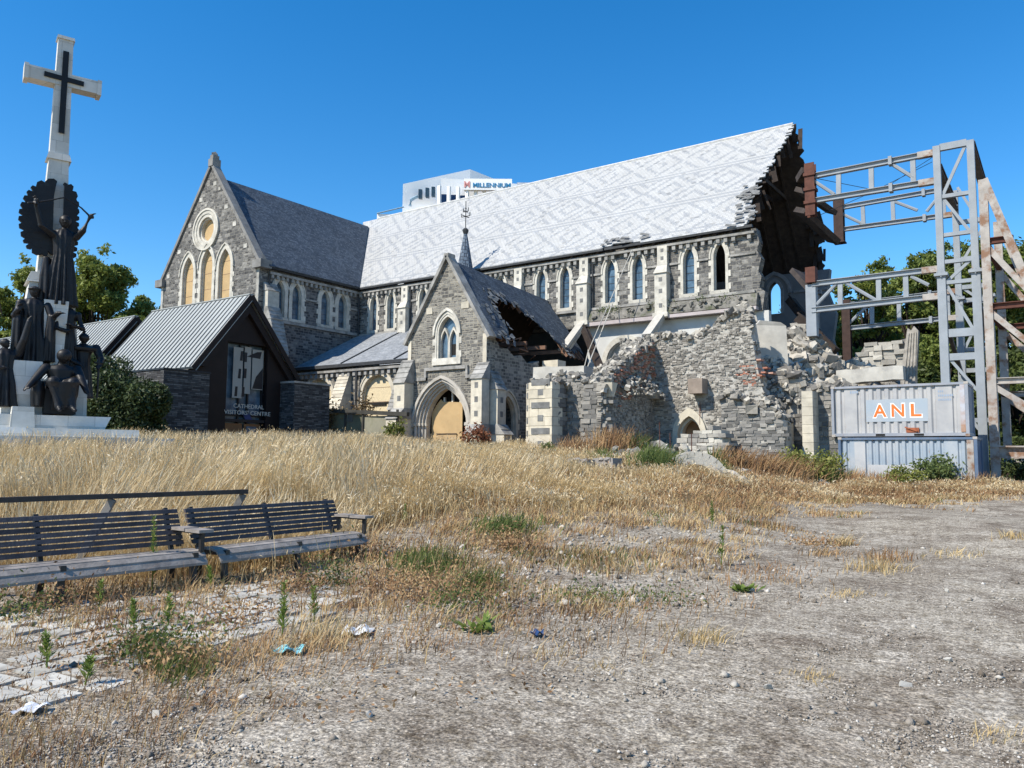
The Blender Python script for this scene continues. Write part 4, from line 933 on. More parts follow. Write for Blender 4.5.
for z, h in zip([lv[1]+.5, lv[2]+.3, lv[3], lv[4]+.3, lv[5], lv[6], 4.0], [.26]*7): mb.beam((XP1+xg, YA2, z), (XP2-xg, YA2, z), .24, h)
mb.build_each('cross_beam', STEELG, SF)
mb = MB()
for (i, j, sw) in ((0, 1, 1), (1, 2, 0), (3, 4, 1), (4, 5, 0)):
    za, zb = lv[i], lv[j]
    mb.beam((XP1+xg, YA1, zb if sw else za), (XP2-xg, YA1, za if sw else zb), .11, .15); mb.beam((XP1+xg, YA2, za if sw else zb), (XP2-xg, YA2, zb if sw else za), .11, .15)
for za, zb in ((lv[6], 5.2), (5.2, 3.2), (3.2, 1)): mb.beam((XP1+xg, YA1, za), (XP2-xg, YA1, zb), .11, .15)
mb.build_each('diagonal_brace', STEELG, SF)
mb = MB()
for x, z in ((XP1, zt1-1.0), (XP2, zt2-.15)): mb.ibeam((x, YA1+.24, z), (x, YA2-.24, z-.3), .4, .42)
for z in (5, 9.2): mb.beam((XP1, YA1+.3, z), (XP1, YA2-.3, z-2.4), .2, .2); mb.beam((XP2, YA1+.3, z+1), (XP2, YA2-.3, z-1.4), .2, .2)
mb.build_each('side_beam', plain('dark_steel', (.10,.085,.08), .6, .3, 2), SF)
def truss(Y, tl, tr, bl, br_, name='truss', verts=(.22, .5, .84), diags=((0, 0, 0, 1), (.62, 1, .80, .35)), w=.30, flanges=(.55,)):
    tl, tr, bl, br_ = (PY(*q, Y) for q in (tl, tr, bl, br_)); mb = MB()
    tr.x = br_.x = XP1-.17; 
    mb.ibeam(tl, tr, w, w, (0,0,1)); mb.ibeam(bl, br_, w, w, (0,0,1))
    for f in verts: mb.beam(bl.lerp(br_, f)+Vector((0,0,w/2)), tl.lerp(tr, f)-Vector((0,0,w/2)), w*.85, w*.55, up=(0,1,0))
    for f in flanges:
        for a, b in ((tl, tr), (bl, br_)): c = a.lerp(b, f); mb.box(c.x-.09, c.x+.09, Y-w*.75, Y+w*.75, c.z-w*.78, c.z+w*.78)
    o = mb.build(name, STEELG, SF)
    g = MB()
    for a, ka, b, kb in diags:
        g.tube([bl.lerp(br_, a).lerp(tl.lerp(tr, a), ka), bl.lerp(br_, b).lerp(tl.lerp(tr, b), kb)], .10, 6)
    g.build_each('brace_rod', STEELG, o)
    e = MB()
    for c in (tr, br_): e.box(c.x-.75, c.x-.002, Y-w*.56, Y+w*.56, c.z-w*.56, c.z+w*.56)
    e.build_each('rusty_joint', RUST, o); return o
truss(YA1, (814, 176), (936, 152.5), (814, 200.8), (939, 180.4), diags=((.0, .8, .18, .12), (.68, .85, .84, .25)), flanges=(.66,))
truss(YA2, (842, 207.5), (937, 190.3), (843, 229.4), (939.3, 216.4), verts=(.20, .48, .93), diags=((.0, .7, .2, .1), (.5, .85, .7, .35), (.78, .25, .9, .8)), w=.28, flanges=(.76,))
truss(YA1, (812, 284.2), (939.3, 269), (812, 310.3), (942, 296), verts=(.24, .55, .76), diags=((.04, .2, .22, .95), (.27, .95, .53, .1), (.8, .85, .93, .45)), flanges=())
truss(YA2, (846, 305), (939.5, 292.7), (846, 328.6), (943.5, 318.6), verts=(.25, .5, .93), diags=((.0, .1, .22, .9),), w=.28, flanges=(.78,))
# rust red columns and torn plates at the gable end of the trusses
mb = MB(); a, b = PY(810, 164, YA1), PY(812, 216, YA1); mb.ibeam((a.x, YA1, b.z), (a.x, YA1, a.z), .55, .5, up=(0,1,0))
for f in (.25, .5, .78): z = b.z+(a.z-b.z)*f; mb.box(a.x-.33, a.x+.33, YA1-.33, YA1+.33, z-.09, z+.09)
mb.build('gable_column', RUST_RED, SF)
mb = MB(); a, b = PY(838.5, 199, YA2), PY(839, 242, YA2); mb.ibeam((a.x, YA2, b.z), (a.x, YA2, a.z), .6, .55, up=(0,1,0)); mb.box(a.x-.36, a.x+.36, YA2-.36, YA2+.36, b.z-.1, b.z)
c = PY(847, 332, YA2); mb.ibeam((c.x, YA2, 3), (c.x, YA2, PY(846, 300, YA2).z), .5, .5, up=(0,1,0)); mb.build('gable_column', plain('dark_brown_steel', (.05,.03,.025), .75, .3, 3.), SF)
mb = MB(); c = PY(813, 283, YA1); mb.box(c.x-.35, c.x+.2, YA1-.3, YA1+.3, c.z, c.z+.9); mb.build('gable_column', RUST_RED, SF)
mb = MB(); c = PY(811, 295, YA1); mb.box(c.x-.28, c.x+.28, YA1-.1, YA1+.4, c.z-2.4, c.z+.6); mb.build('gable_column', STEELG, SF)
mb = MB()
mb.beam(PY(800, 210, 49), PY(834, 241, 52), 1.0, .35, up=(.5,0,1)); mb.beam(PY(800, 190, 48), PY(832, 212, 52.5), .7, .3, up=(.5,0,1)); mb.beam(PY(796, 272, 49), PY(812, 290, 48), .9, .3, up=(.5,0,1))
mb.beam(PY(800, 180, 47.6), PY(806, 170, YA1), .5, .4)
mb.build_each('torn_plate', plain('torn_dark_steel', (.05,.04,.036), .8, .4, 2), SF)
mb = MB()
mb.tube([PY(814, 178, YA1), PY(880, 191, 50), PY(936, 155, YA1)], .02, 4); mb.tube([PY(820, 215, 49), PY(866, 195, 50), PY(932, 162, YA1)], .02, 4); mb.build_each('slack_cable', LEAD, SF)
# rusted raking frame beside it
YR1, YR2 = 46.6, 52.2; RF = empty('rusty_raking_frame', (PY(1000, 460, YR1).x, YR1, 0), 'rust streaked braced steel frame with raking struts at the right edge, beside the grey tower', 'steel frame')
xr1 = PY(989.5, 330, YR1).x; xr2 = PX(1003, 330, PY(1003, 330, YR2).x).x
mb = MB(); mb.ibeam((xr1, YR1, 0), (xr1, YR1, PY(985, 180, YR1).z), .40, .40, up=(0,1,0)); mb.build('steel_column', RUST, RF)
mb = MB(); x2 = PY(1001, 300, YR2).x; mb.ibeam((x2, YR2, 0), (x2, YR2, PY(1000, 222, YR2).z), .40, .40, up=(0,1,0)); mb.build('steel_column', RUST, RF)
for k, (Y, dx) in enumerate(((YR1, 0), (YR2, 0))):
    d = 0 if k == 0 else 1
    xx = xr1 if k == 0 else x2
    a = PY(984 if k == 0 else 1000, 180 if k == 0 else 224, Y); slope_ = (PY(1024, 274, YR1)-PY(985, 182, YR1))
    L_ = slope_*(a.z/(-slope_.z)); mb = MB(); mb.ibeam(a, a+L_*.98, .36, .44, up=(0,1,0)); mb.build('raking_strut', RUST, RF)
    for yy in (240, 306, 381):
        z = PY(1000, yy, YR1).z - (.0 if k == 0 else .3); xe = a.x+L_.x*((a.z-z)/a.z); mb = MB(); mb.ibeam((xx-.1, Y+.001, z), (xe+.2, Y+.001, z), .3, .32); mb.build('cross_beam', RUST_RED if yy < 350 else RUST, RF)
    mb = MB()
    zs = [PY(1000, yy, YR1).z-(0 if k == 0 else .3) for yy in (240, 306, 381, 452)]
    for i in range(3):
        xe = a.x+L_.x*((a.z-zs[i+1])/a.z); mb.beam((xx, Y, zs[i]-.2), (xe, Y, zs[i+1]+.2), .22, .28)
    mb.build_each('diagonal_brace', RUST, RF)
    mb = MB(); z = zs[3]; mb.ibeam((xx-.1, Y, z), (xx+11, Y, z), .5, .62); mb.build('base_beam', RUST, RF)
    mb = MB(); mb.box(xx-.8, xx+.8, Y-.6, Y+.6, 0, .5); mb.beam((xx+2.5, Y, 0.2), (xx+4.2, Y, z-.3), .2, .2); mb.build('base_plate', STEELG, RF)
mb = MB()
for yy in (240, 306, 381): z = PY(1000, yy, YR1).z; mb.beam((xr1, YR1+.25, z), (x2, YR2-.25, z-.3), .25, .3)
mb.build_each('tie_beam', RUST_RED, RF)

# ------------------------------------------------------------------ shipping containers
def container(z0, body, body2, label, lower):
    x0, x1, y0 = -10.12, -4.05, 42.3; h = 2.55; d = 2.44
    if lower: x0 += .28; x1 += .28
    root = empty('shipping_container', ((x0+x1)/2, y0+d/2, z0), label, 'container', 'two stacked shipping containers')
    mb = MB(); F = frY(y0+.08)
    def corr(mb, F, u0, u1, v0, v1, pitch, dep, flats=()):
        pts = []; u = u0; up_ = True
        while u < u1-1e-6:
            fl = next((f for f in flats if f[0] <= u < f[1]), None)
            if fl: pts += [(u, dep), (fl[1]-.05, dep), (fl[1], 0)]; u = fl[1]; continue
            q = pitch/4
            pts += [(u, 0), (u+q, 0), (u+q*1.5, dep), (u+q*3.2, dep)]; u += pitch
        pts = [p for p in pts if p[0] <= u1]+[(u1, 0)]
        V = []
        for (u, dd) in pts: V += [F.P(u, v0, dd-dep), F.P(u, v1, dd-dep)]
        mb.add(V, [(2*i, 2*i+2, 2*i+3, 2*i+1) for i in range(len(pts)-1)])
    fl = ((x0+.62, x0+1.25), (x1-1.25, x1-.62)) if not lower else ((x0+.7, x0+1.3), (x1-1.2, x1-.75))
    corr(mb, F, x0+.12, x1-.14, z0+.17, z0+h-.13, .37 if not lower else .30, .075, fl)
    mb.build('corrugated_side', body, root)
    mb = MB(); corr(mb, frX(x1-.06), y0+.14, y0+d-.14, z0+.17, z0+h-.13, .28, .05); mb.build('end_wall', body2, root)
    mb = MB(); mb.box(x0+.1, x0+.12, y0+.1, y0+d-.1, z0+.1, z0+h-.1); mb.box(x0+.1, x1-.1, y0+d-.1, y0+d-.06, z0+.1, z0+h-.1); mb.box(x0+.05, x1-.05, y0+.1, y0+d-.1, z0+h-.09, z0+h-.04); mb.build('roof_panel', body, root)
    fr = MB()
    for xx, w in ((x0, .12), (x1-.14, .14)):
        for yy in (y0, y0+d-.13): fr.box(xx, xx+w, yy, yy+.13, z0+.12, z0+h-.12)
    for zz, hh in ((z0+.02, .15), (z0+h-.13, .11)):
        for yy in (y0+.01, y0+d-.12): fr.box(x0+.122, x1-.142, yy, yy+.11, zz, zz+hh)
        for xx in (x0+.01, x1-.12): fr.box(xx, xx+.1, y0+.13, y0+d-.13, zz, zz+hh)
    fr.build('frame_rail', body2, root)
    cc = MB()
    for xx in (x0-.01, x1-.17):
        for yy in (y0-.01, y0+d-.16):
            for zz in (z0, z0+h-.118): cc.box(xx, xx+.18, yy, yy+.17, zz, zz+.118)
    cc.build_each('corner_casting', RUST, root)
    fp = MB()
    for xx in (2.05, 3.75): fp.box(x0+xx, x0+xx+.42, y0+.0, y0+.014, z0+.04, z0+.135)
    fp.build_each('forklift_pocket', VOID, root)
    return root, x0, x1, y0, h
def contpaint(name, base, base2, streak=(.30,.15,.08)):
    m, nt, b = newmat(name, .55, .35)
    pos = nd(nt, 'ShaderNodeTexCoord').outputs['Object']
    n = noise_(nt, pos, .9, 5); col = mixc(nt, ramp(nt, n.outputs[0], [(.42, 0), (.6, 1)]), base, base2)
    mp = nd(nt, 'ShaderNodeMapping', {'Vector': pos, 'Scale': (5, 5, .8)}); n2 = noise_(nt, mp.outputs[0], 1.6, 6, .7)
    col = mixc(nt, math_(nt, 'MULTIPLY', ramp(nt, n2.outputs[0], [(.63, 0), (.72, 1)]), .75), col, streak)
    nt.links.new(col, b.inputs['Base Color']); return m
ZC = .17
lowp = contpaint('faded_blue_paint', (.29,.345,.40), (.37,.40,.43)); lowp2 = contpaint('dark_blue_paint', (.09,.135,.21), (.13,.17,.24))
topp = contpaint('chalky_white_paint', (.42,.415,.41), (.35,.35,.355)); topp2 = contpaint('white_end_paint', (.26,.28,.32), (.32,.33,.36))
rL, x0, x1, y0, h = container(ZC, lowp, lowp2, 'lower of the two stacked containers, faded blue with patched white paint and bushes in front', True)
mb = MB(); F = frY(y0+.079)
for (a, b, z, zz) in ((.75, 1.25, .25, 2.3), (1.35, 4.1, .2, 1.2)): mb.fbox(F, x0+a, x0+b, ZC+z, ZC+zz, 0, .004)
mb.build('white_patch', contpaint('patch_white', (.46,.46,.46), (.40,.41,.42)), rL)
mb = MB(); mb.box(x1-.42, x1-.15, y0-.006, y0+.08, ZC+.2, ZC+h-.15); mb.build('rusty_corner_plate', RUST, rL)
rT, x0, x1, y0, h = container(ZC+2.57, topp, topp2, 'upper of the two stacked containers, chalky white with orange letters on a pale blue panel', False)
zt_ = ZC+2.57; F = frY(y0+.079)
a, b = PY(865.5, 405, y0).x, PY(927.5, 405, y0).x; za, zb = PY(897, 421.5, y0).z, PY(897, 399, y0).z
mb = MB(); mb.fbox(F, a, b, za, zb, 0, .005); mb.build('blue_panel', contpaint('pale_blue_panel', (.33,.385,.435), (.37,.40,.43), (.5,.5,.55)), rT)
LO = plain('white_lettering', (.8,.8,.78), .6, .08, 2); LR = plain('orange_lettering', (.72,.17,.035), .6, .12, 2, bump=0)
cx = PY(897.5, 410, y0).x; zl = PY(897, 416.3, y0).z
for i, ch in enumerate('ANL'):
    px = (880.0, 898.0, 915.5)[i]; q = PY(px, 410, y0); wd = (.60, .56, .46)[i]
    mb = MB(); text_mesh(mb, ch, (q.x-.02, y0+.073, zl-.03), (1,0,0), (0,0,1), .93, .004, wd+.10, .05); mb.build('letter_outline', LO, rT)
    mb = MB(); text_mesh(mb, ch, (q.x-.02, y0+.066, zl), (1,0,0), (0,0,1), .85, .004, wd, .016); mb.build('letter', LR, rT)
mb = MB(); q = PY(854, 391, y0)      # rows of tiny worn marks, too faint to read
for k in range(4): mb.fbox(F, q.x-.2+k*.1, q.x-.14+k*.1, q.z-.12, q.z, 0, .004)
q = PY(945, 392, y0)
for r_ in range(3):
    for k in range((3, 8, 7)[r_]): mb.fbox(F, q.x-.3+k*.08, q.x-.25+k*.08, q.z-.2*r_, q.z+.09-.2*r_, 0, .004)
mb.build('small_markings', plain('faded_markings', (.25,.32,.42), .7), rT)
mb = MB(); p = PY(913, 428, y0); mb.box(p.x-.30, p.x+.26, y0-.01, y0+.06, zt_+.19, zt_+.42); mb.beam((p.x-.35, y0-.02, zt_+.45), (p.x+.2, y0-.03, zt_+.25), .06); mb.build('rust_patch', plain('rust_patch', (.30,.10,.05), .9, .4, 4), rT)
mb = MB(); mb.box(x1-.34, x1-.145, y0-.004, y0+.09, zt_+.2, zt_+h-.14); mb.build('worn_edge', contpaint('worn_edge', (.45,.46,.5), (.36,.22,.15)), rT)
# ------------------------------------------------------------------ visitors' centre
VC = empty('visitor_centre', (-50, 29, 1.0), 'low dark visitor centre with pale standing-seam metal roof and dark stone end walls', 'visitor centre')
XG = -41.; RYv, RZv = 30.07, 11.2; EY, EZv = 26.35, 6.45
SEAM = plain('pale_metal_roof', (.335,.35,.34), .5, .08, .6, metal=.0, spec=.4, bump=.02); SEAMD = plain('shaded_seam', (.12,.13,.135), .5, .1, 1, bump=0); DARKCLAD = plain('dark_brown_cladding', (.016,.010,.009), .6, .25, 1.2, bump=.05)
DKFRAME = plain('dark_frame', (.018,.018,.022), .4, .2, 2)
def vroof(x0, x1, dz, parent):
    mb = MB(); a, b = Vector((x1, EY, EZv+dz)), Vector((x1, RYv, RZv+dz)); L = Vector((x0-x1, 0, 0)); sl_ = (b-a).normalized(); n = Vector((0, -sl_.z, sl_.y))
    mb.prism([a, b, b+n*.16, a+n*.16], L); c = Vector((x1, 2*RYv-EY+.4, EZv-.5+dz)); mb.prism([b, c, c+Vector((0,.1,.13)), b+n*.0+Vector((0,.0,.16))], L)
    mb.mi = 1
    for x in np.arange(x0+.1, x1-.05, .46): mb.beam(Vector((x, a.y, a.z))+n*.19, Vector((x, b.y, b.z))+n*.175, .055, .055, up=n)  # ribs coloured dark to stand in for the shadow each seam casts
    mb.mi = 0
    mb.beam(Vector((x0, b.y, b.z+.17)), Vector((x1, b.y, b.z+.17)), .3, .06)
    o = mb.build('metal_roof', [SEAM, SEAMD], parent)
    v = MB(); v.beam(a+n*.02+Vector((.04,0,0)), b+n*.02+Vector((.04,0,0)), .08, .30, up=n); v.build('verge_trim', DARKCLAD, o); v = MB(); v.beam(a-n*.16+Vector((.06,0,0)), b-n*.16+Vector((.06,0,0)), .035, .035, up=n); v.build('light_edge', SEAM, o); v = MB(); v.beam(b+Vector((.04,0,.05)), c+Vector((.04,0,.02)), .09, .3); v.build('verge_trim', DARKCLAD, o); return o
xm = PY(153.3, 310.4, RYv).x; x2 = PY(136.7, 314, RYv).x
vroof(xm, XG+.05, 0, VC); vroof(-78, x2, -.12, VC)
mb = MB(); e0 = 2*RYv-EY+.35
wall(mb, frX(XG-.35), [(EY+.05, 0), (e0, 0), (e0, 6.0), (RYv, RZv-.15), (EY+.05, 6.3)], [[(28.85, .5), (31.75, .5), (31.75, 8.35), (28.85, 8.35)]], .3)
mb.prism([(XG-.05, EY+.4, EZv+.2), (XG-.05, RYv, RZv-.35), (XG-.05, e0-.1, 6.0), (XG-.05, e0-.6, 6.0), (XG-.05, RYv, RZv-1.0), (XG-.05, EY+.9, EZv+.2)], (-.3, 0, 0))
mb.build('gable_wall', DARKCLAD, VC)
mb = MB()
wall(mb, Fr((0,24.9,0),(1,0,0),(0,-1,0)), [(-78, 0), (XG-.5, 0), (XG-.5, 6.2), (-78, 6.2)], [], .3)
mb.box(-78, XG-.6, 24.95, 26.6, 6.0, 6.2); mb.box(-78, -77.7, 25, 34.6, 0, 6.2); mb.box(-78, XG-.5, 34.4, 34.7, 0, 6.1)
mb.build('side_wall', LEDGE, VC)
yb = PX(210, 372, -40.).y
mb = MB(); mb.box(-56, -40., 24.0, yb, 0, 6.12); mb.build('stone_end_wall', LEDGE, VC)
mb = MB(); mb.box(-56.05, -39.95, 23.95, yb+.05, 6.123, 6.22); mb.build('wall_cap', DKFRAME, VC)
y2, y3 = PX(294, 400, -40.).y, PX(330, 383, -40.).y
mb = MB(); mb.box(-43.5, -40., y2, y3, 0, 6.1); mb.build('stone_end_wall', LEDGE, VC)
mb = MB(); mb.box(-43.5, -39.95, y2-.05, y3+.05, 6.103, 6.22); mb.build('wall_cap', COPING, VC)
# glazed opening
XGl = XG-.42
mb = MB(); mb.box(XGl-.5, XGl-.45, 28.8, 31.8, .4, 8.4); mb.build('dark_glazing', GLASS, VC)
mb = MB()
for y in (28.9, 30.0, 30.65, 31.7): mb.box(XGl-.44, XGl-.3, y-.05, y+.05, .5, 10.0 if abs(y-30.3) < .5 else 8.35)
for z in (3.55, 3.9, 8.3): mb.box(XGl-.42, XGl-.32, 28.9, 31.7, z, z+.12)
mb.build('glazing_frame', DKFRAME, VC)
PAN = plain('pale_reflection', (.30,.30,.28), .4, .12, .8, bump=0)  # building reflected in the glazing, modelled as flat pale panels with dark windows
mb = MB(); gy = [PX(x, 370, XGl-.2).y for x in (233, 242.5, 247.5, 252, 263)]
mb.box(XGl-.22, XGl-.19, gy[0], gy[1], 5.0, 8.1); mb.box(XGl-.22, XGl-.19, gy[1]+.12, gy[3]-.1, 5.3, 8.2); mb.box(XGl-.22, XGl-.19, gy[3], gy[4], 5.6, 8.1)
o = mb.build('reflection_panel', PAN, VC)
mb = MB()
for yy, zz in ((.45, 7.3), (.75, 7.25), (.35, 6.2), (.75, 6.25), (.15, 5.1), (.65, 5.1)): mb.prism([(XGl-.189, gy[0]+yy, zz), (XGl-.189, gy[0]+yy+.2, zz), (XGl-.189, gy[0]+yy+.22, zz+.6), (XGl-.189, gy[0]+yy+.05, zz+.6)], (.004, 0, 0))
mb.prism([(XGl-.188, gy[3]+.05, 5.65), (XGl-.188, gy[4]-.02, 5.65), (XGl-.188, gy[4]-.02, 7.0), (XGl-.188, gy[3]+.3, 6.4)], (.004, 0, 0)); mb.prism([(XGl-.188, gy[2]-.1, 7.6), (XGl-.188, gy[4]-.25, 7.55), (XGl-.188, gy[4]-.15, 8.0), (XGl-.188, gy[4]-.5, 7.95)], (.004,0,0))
mb.build('reflection_shapes', DKFRAME, o)
LET = plain('pale_lettering', (.50,.49,.44), .6, .05, 1, bump=0)
mb = MB(); q = PX(248.5, 408.5, XGl+.05); a, b = PX(233, 406, XGl+.05), PX(263, 410, XGl+.05); text_mesh(mb, 'CATHEDRAL', q, (0,1,0), (0,0,1), .36, .04, b.y-a.y, .0)
q = PX(247.5, 415, XGl+.05); a, b = PX(225, 411, XGl+.05), PX(271, 414, XGl+.05); text_mesh(mb, "VISITORS' CENTRE", q, (0,1,0), (0,0,1), .36, .04, b.y-a.y, .0); mb.build('sign_lettering', LET, VC)
mb = MB(); a, b = PX(227, 424, XGl), PX(244, 424, XGl); mb.box(XGl-.25, XGl-.2, a.y, b.y, .5, 3.45); c = PX(262, 424, XGl); mb.box(XGl-.25, XGl-.21, b.y+.15, c.y, .5, 3.45); mb.build('boarded_door', plain('brown_door_board', (.22,.11,.05), .7, .2, 2), VC)
mb = MB(); mb.box(XGl-.2, XGl-.15, b.y+.3, c.y-.3, .7, 3.3); mb.build('door_pane', GLASS, VC)
mb = MB(); q = PX(248, 418, XGl); mb.prism([(XGl-.1, q.y-.35, q.z+.25), (XGl-.1, q.y+.15, q.z+.25), (XGl-.1, q.y+.5, q.z-.3), (XGl-.1, q.y-.0, q.z-.3)], (.02,0,0)); mb.build('blue_notice', plain('blue_notice', (.03,.05,.16), .5), VC)
mb = MB(); mb.box(XGl-.1, XGl-.02, 28.9, 32.3, PX(250, 420.5, XGl).z-.12, PX(250, 420.5, XGl).z+.05); mb.build('lintel_beam', DKFRAME, VC)
# ------------------------------------------------------------------ hoarding panels between the centre and the porch
a, b = PY(328, 409, 36.6), PY(398, 413, 36.6); HO = empty('panel_hoarding', ((a.x+b.x)/2, 36.6, 1), 'mossy grey panel hoarding between the dark centre and the porch', 'hoarding')
HM = plain('mossy_panel', (.15,.145,.09), .85, .3, .9, stain=((.24,.23,.17), .6, .5, .7)); n = 3; us = [a.x, PY(346, 420, 36.6).x, PY(363.5, 420, 36.6).x, b.x]
for i in range(3): mb = MB(); mb.box(us[i]+.03, us[i+1]-.03, 36.6, 36.68, .3, a.z-.22+(b.z-a.z)*(i+.5)/3); mb.box(us[i]+.03, us[i+1]-.03, 36.585, 36.599, 2.6, 2.66); mb.build('hoarding_panel', HM if i != 2 else plain('pale_panel', (.25,.24,.18), .85, .2, .8, stain=((.16,.16,.10), .7, .5, .6)), HO)
mb = MB(); mb.beam(a+Vector((-.2,-.05,-.1)), b+Vector((.9,-.05,-.1)), .25, .25); [mb.box(u-.07, u+.07, 36.5, 36.6, .3, a.z-.2) for u in us]; mb.build('hoarding_frame', plain('dark_timber_frame', (.05,.048,.042), .8), HO)
mb = MB(); q = PY(350, 416.5, 36.55); mb.box(q.x-.25, q.x+.25, 36.55, 36.599, q.z-.35, q.z+.3); mb.build('small_hatch', plain('hatch', (.12,.11,.09), .8), HO)

# ------------------------------------------------------------------ war memorial
O = Vector((-29.6, 13.4, 0)); AR = Vector((math.cos(math.radians(71)), math.sin(math.radians(71)), 0)); NF = Vector((AR.y, -AR.x, 0)); ZU = Vector((0,0,1))
def MP(x, y, d=0.):     # sight line meets the memorial's vertical middle plane pushed forward by d
    r = _ray(x, y); e = Vector((0,0,EYE)); c = O+NF*d; t = (c-e).dot(NF)/r.dot(NF); p = e+r*t
    return ((p-O).dot(AR), p.z)
def ML(x, d, z): return O+AR*x+NF*d+ZU*z
ME = empty('war_memorial', O+Vector((0,0,1.0)), 'tall pale stone war memorial topped by a cross with a dark metal cross on it', 'memorial')
MST = masonry('memorial_limestone', [(.1, (.52,.505,.46)), (.5, (.62,.605,.56)), (.95, (.72,.70,.66))], (.42,.41,.37), .8, .62, .008, .0, .2, (.82, 1.08))
xc = MP(60, 130)[0]
def mtaper(mb, x, z0, z1, w0, d0, w1, d1, dd=0.):
    mb.hexa([ML(x-w0/2,dd+d0/2,z0),ML(x+w0/2,dd+d0/2,z0),ML(x+w0/2,dd-d0/2,z0),ML(x-w0/2,dd-d0/2,z0),ML(x-w1/2,dd+d1/2,z1),ML(x+w1/2,dd+d1/2,z1),ML(x+w1/2,dd-d1/2,z1),ML(x-w1/2,dd-d1/2,z1)])
zT = MP(66, 39)[1]; zA = MP(62, 82)[1]; zC = MP(55, 159)[1]; zS = MP(45, 285)[1]; zB = MP(45, 366)[1]
mb = MB(); mtaper(mb, xc, zC+.15, zT-.12, .60, .50, .48, .40); mtaper(mb, xc, zT-.118, zT, .58, .5, .54, .46); o = mb.build('cross_shaft', MST, ME)
for f_ in (0,): pass
mb = MB(); za, xa = zA+.02, 1.22
mb.hexa([ML(xc-xa,.25,za-.24),ML(xc+xa,.25,za-.24),ML(xc+xa,-.25,za-.24),ML(xc-xa,-.25,za-.24),ML(xc-xa,.25,za+.24),ML(xc+xa,.25,za+.24),ML(xc+xa,-.25,za+.24),ML(xc-xa,-.25,za+.24)])
for sg in (-1, 1): mtaper(mb, xc+sg*(xa-.06), za-.28, za+.28, .14, .56, .14, .56)
mb.build('cross_arms', MST, ME)
mb = MB(); mtaper(mb, xc, zS, zC-.1, .95, .86, .62, .56); mtaper(mb, xc, zC-.098, zC+.148, .78, .68, .66, .58); mb.build('lower_shaft', MST, ME)
mb = MB(); d_ = .285
def strip(p, q, w): 
    p = ML(p[0], d_-.02+(zT-p[1])*0.012, p[1]); q = ML(q[0], d_-.02+(zT-q[1])*0.012, q[1]); mb.beam(p, q, w, .05, up=NF)
strip((xc+.02, MP(67, 55)[1]), (xc+.02, MP(62, 136)[1]), .19); strip((xc-.62, za+.02), (xc+.64, za-.02), .17); mb.build('bronze_cross', plain('dark_bronze', (.010,.010,.011), .5, .3, 3, spec=.3), ME)
mb = MB(); mtaper(mb, xc, zB, zS, 1.9, 1.5, 1.35, 1.05); mtaper(mb, xc, zS-.02, zS+.35, 1.55, 1.2, 1.3, 1.0)
mtaper(mb, xc+.12, zB-.1, MP(52, 305)[1], .55, .5, .75, .5, .85); mb.build('core_pedestal', MST, ME)
z1 = MP(45, 416, 1.4)[1]; z2 = MP(45, 429, 1.8)[1]
mb = MB()
mtaper(mb, xc-.72, z1, zB, 1.15, 2.0, 1.0, 1.9, .55); mtaper(mb, xc+.72, z1, zB-.5, 1.0, 1.5, .95, 1.4, .45); mtaper(mb, xc, z1, zB-.6, 2.5, 2.2, 2.4, 2.0, -.4); mb.build('plinth_block', MST, ME)
mb = MB(); mtaper(mb, xc-.3, z2, z1, 3.9, 3.6, 4.3, 3.5, .4); mtaper(mb, xc-.75, z2, z1+.25, .7, .6, .6, .55, 2.0); mb.build('plinth_step', MST, ME)
mb = MB(); mtaper(mb, xc-.3, z2-.28, z2, 5.8, 5.2, 5.7, 5.1, .6); mb.build('lower_step', MST, ME)
mb = MB(); mtaper(mb, xc-.3, .4, z2-.282, 7.6, 7.2, 7.5, 7.1, .8); mb.build('base_platform', MST, ME)
# bronze figures: overlapping limbs and draped robes fused into one skin
BRONZE = plain('dark_bronze_statue', (.010,.010,.012), .5, .35, 2.5, spec=.32, bump=.08, stain=((.035,.045,.045), 2.2, .62, .6))
def sphere(P, c, r, n=12):
    c = Vector(c); r = r if hasattr(r, '__len__') else (r, r, r); V = []
    for i in range(n+1):
        for k in range(2*n): a = PI*i/n; b = PI*k/n; V.append(c+Vector((r[0]*math.sin(a)*math.cos(b), r[1]*math.sin(a)*math.sin(b), r[2]*math.cos(a))))
    P.add(V, [(i*2*n+k, (i+1)*2*n+k, (i+1)*2*n+(k+1) % (2*n), i*2*n+(k+1) % (2*n)) for i in range(n) for k in range(2*n)])
def limb(P, pts, rs):
    P.tube(pts, rs, 10)
    for p, r in zip(pts, rs): sphere(P, p, r, 6)
def robe(P, c, prof_, folds=11, amp=.10, phase=0.):
    V = []; n = 66; c = Vector(c)
    for j, (z, rx, ry) in enumerate(prof_):
        f = amp*max(0, 1-j/(len(prof_)-1))
        for k in range(n): a = 2*PI*k/n; q = 1+f*math.cos(folds*a+phase+.5*math.sin(3*a)); V.append(c+Vector((rx*q*math.cos(a), ry*q*math.sin(a), z)))
    m = len(prof_); P.add(V, [(j*n+k, j*n+(k+1) % n, (j+1)*n+(k+1) % n, (j+1)*n+k) for j in range(m-1) for k in range(n)]+[tuple(range(n))[::-1], tuple((m-1)*n+k for k in range(n))])
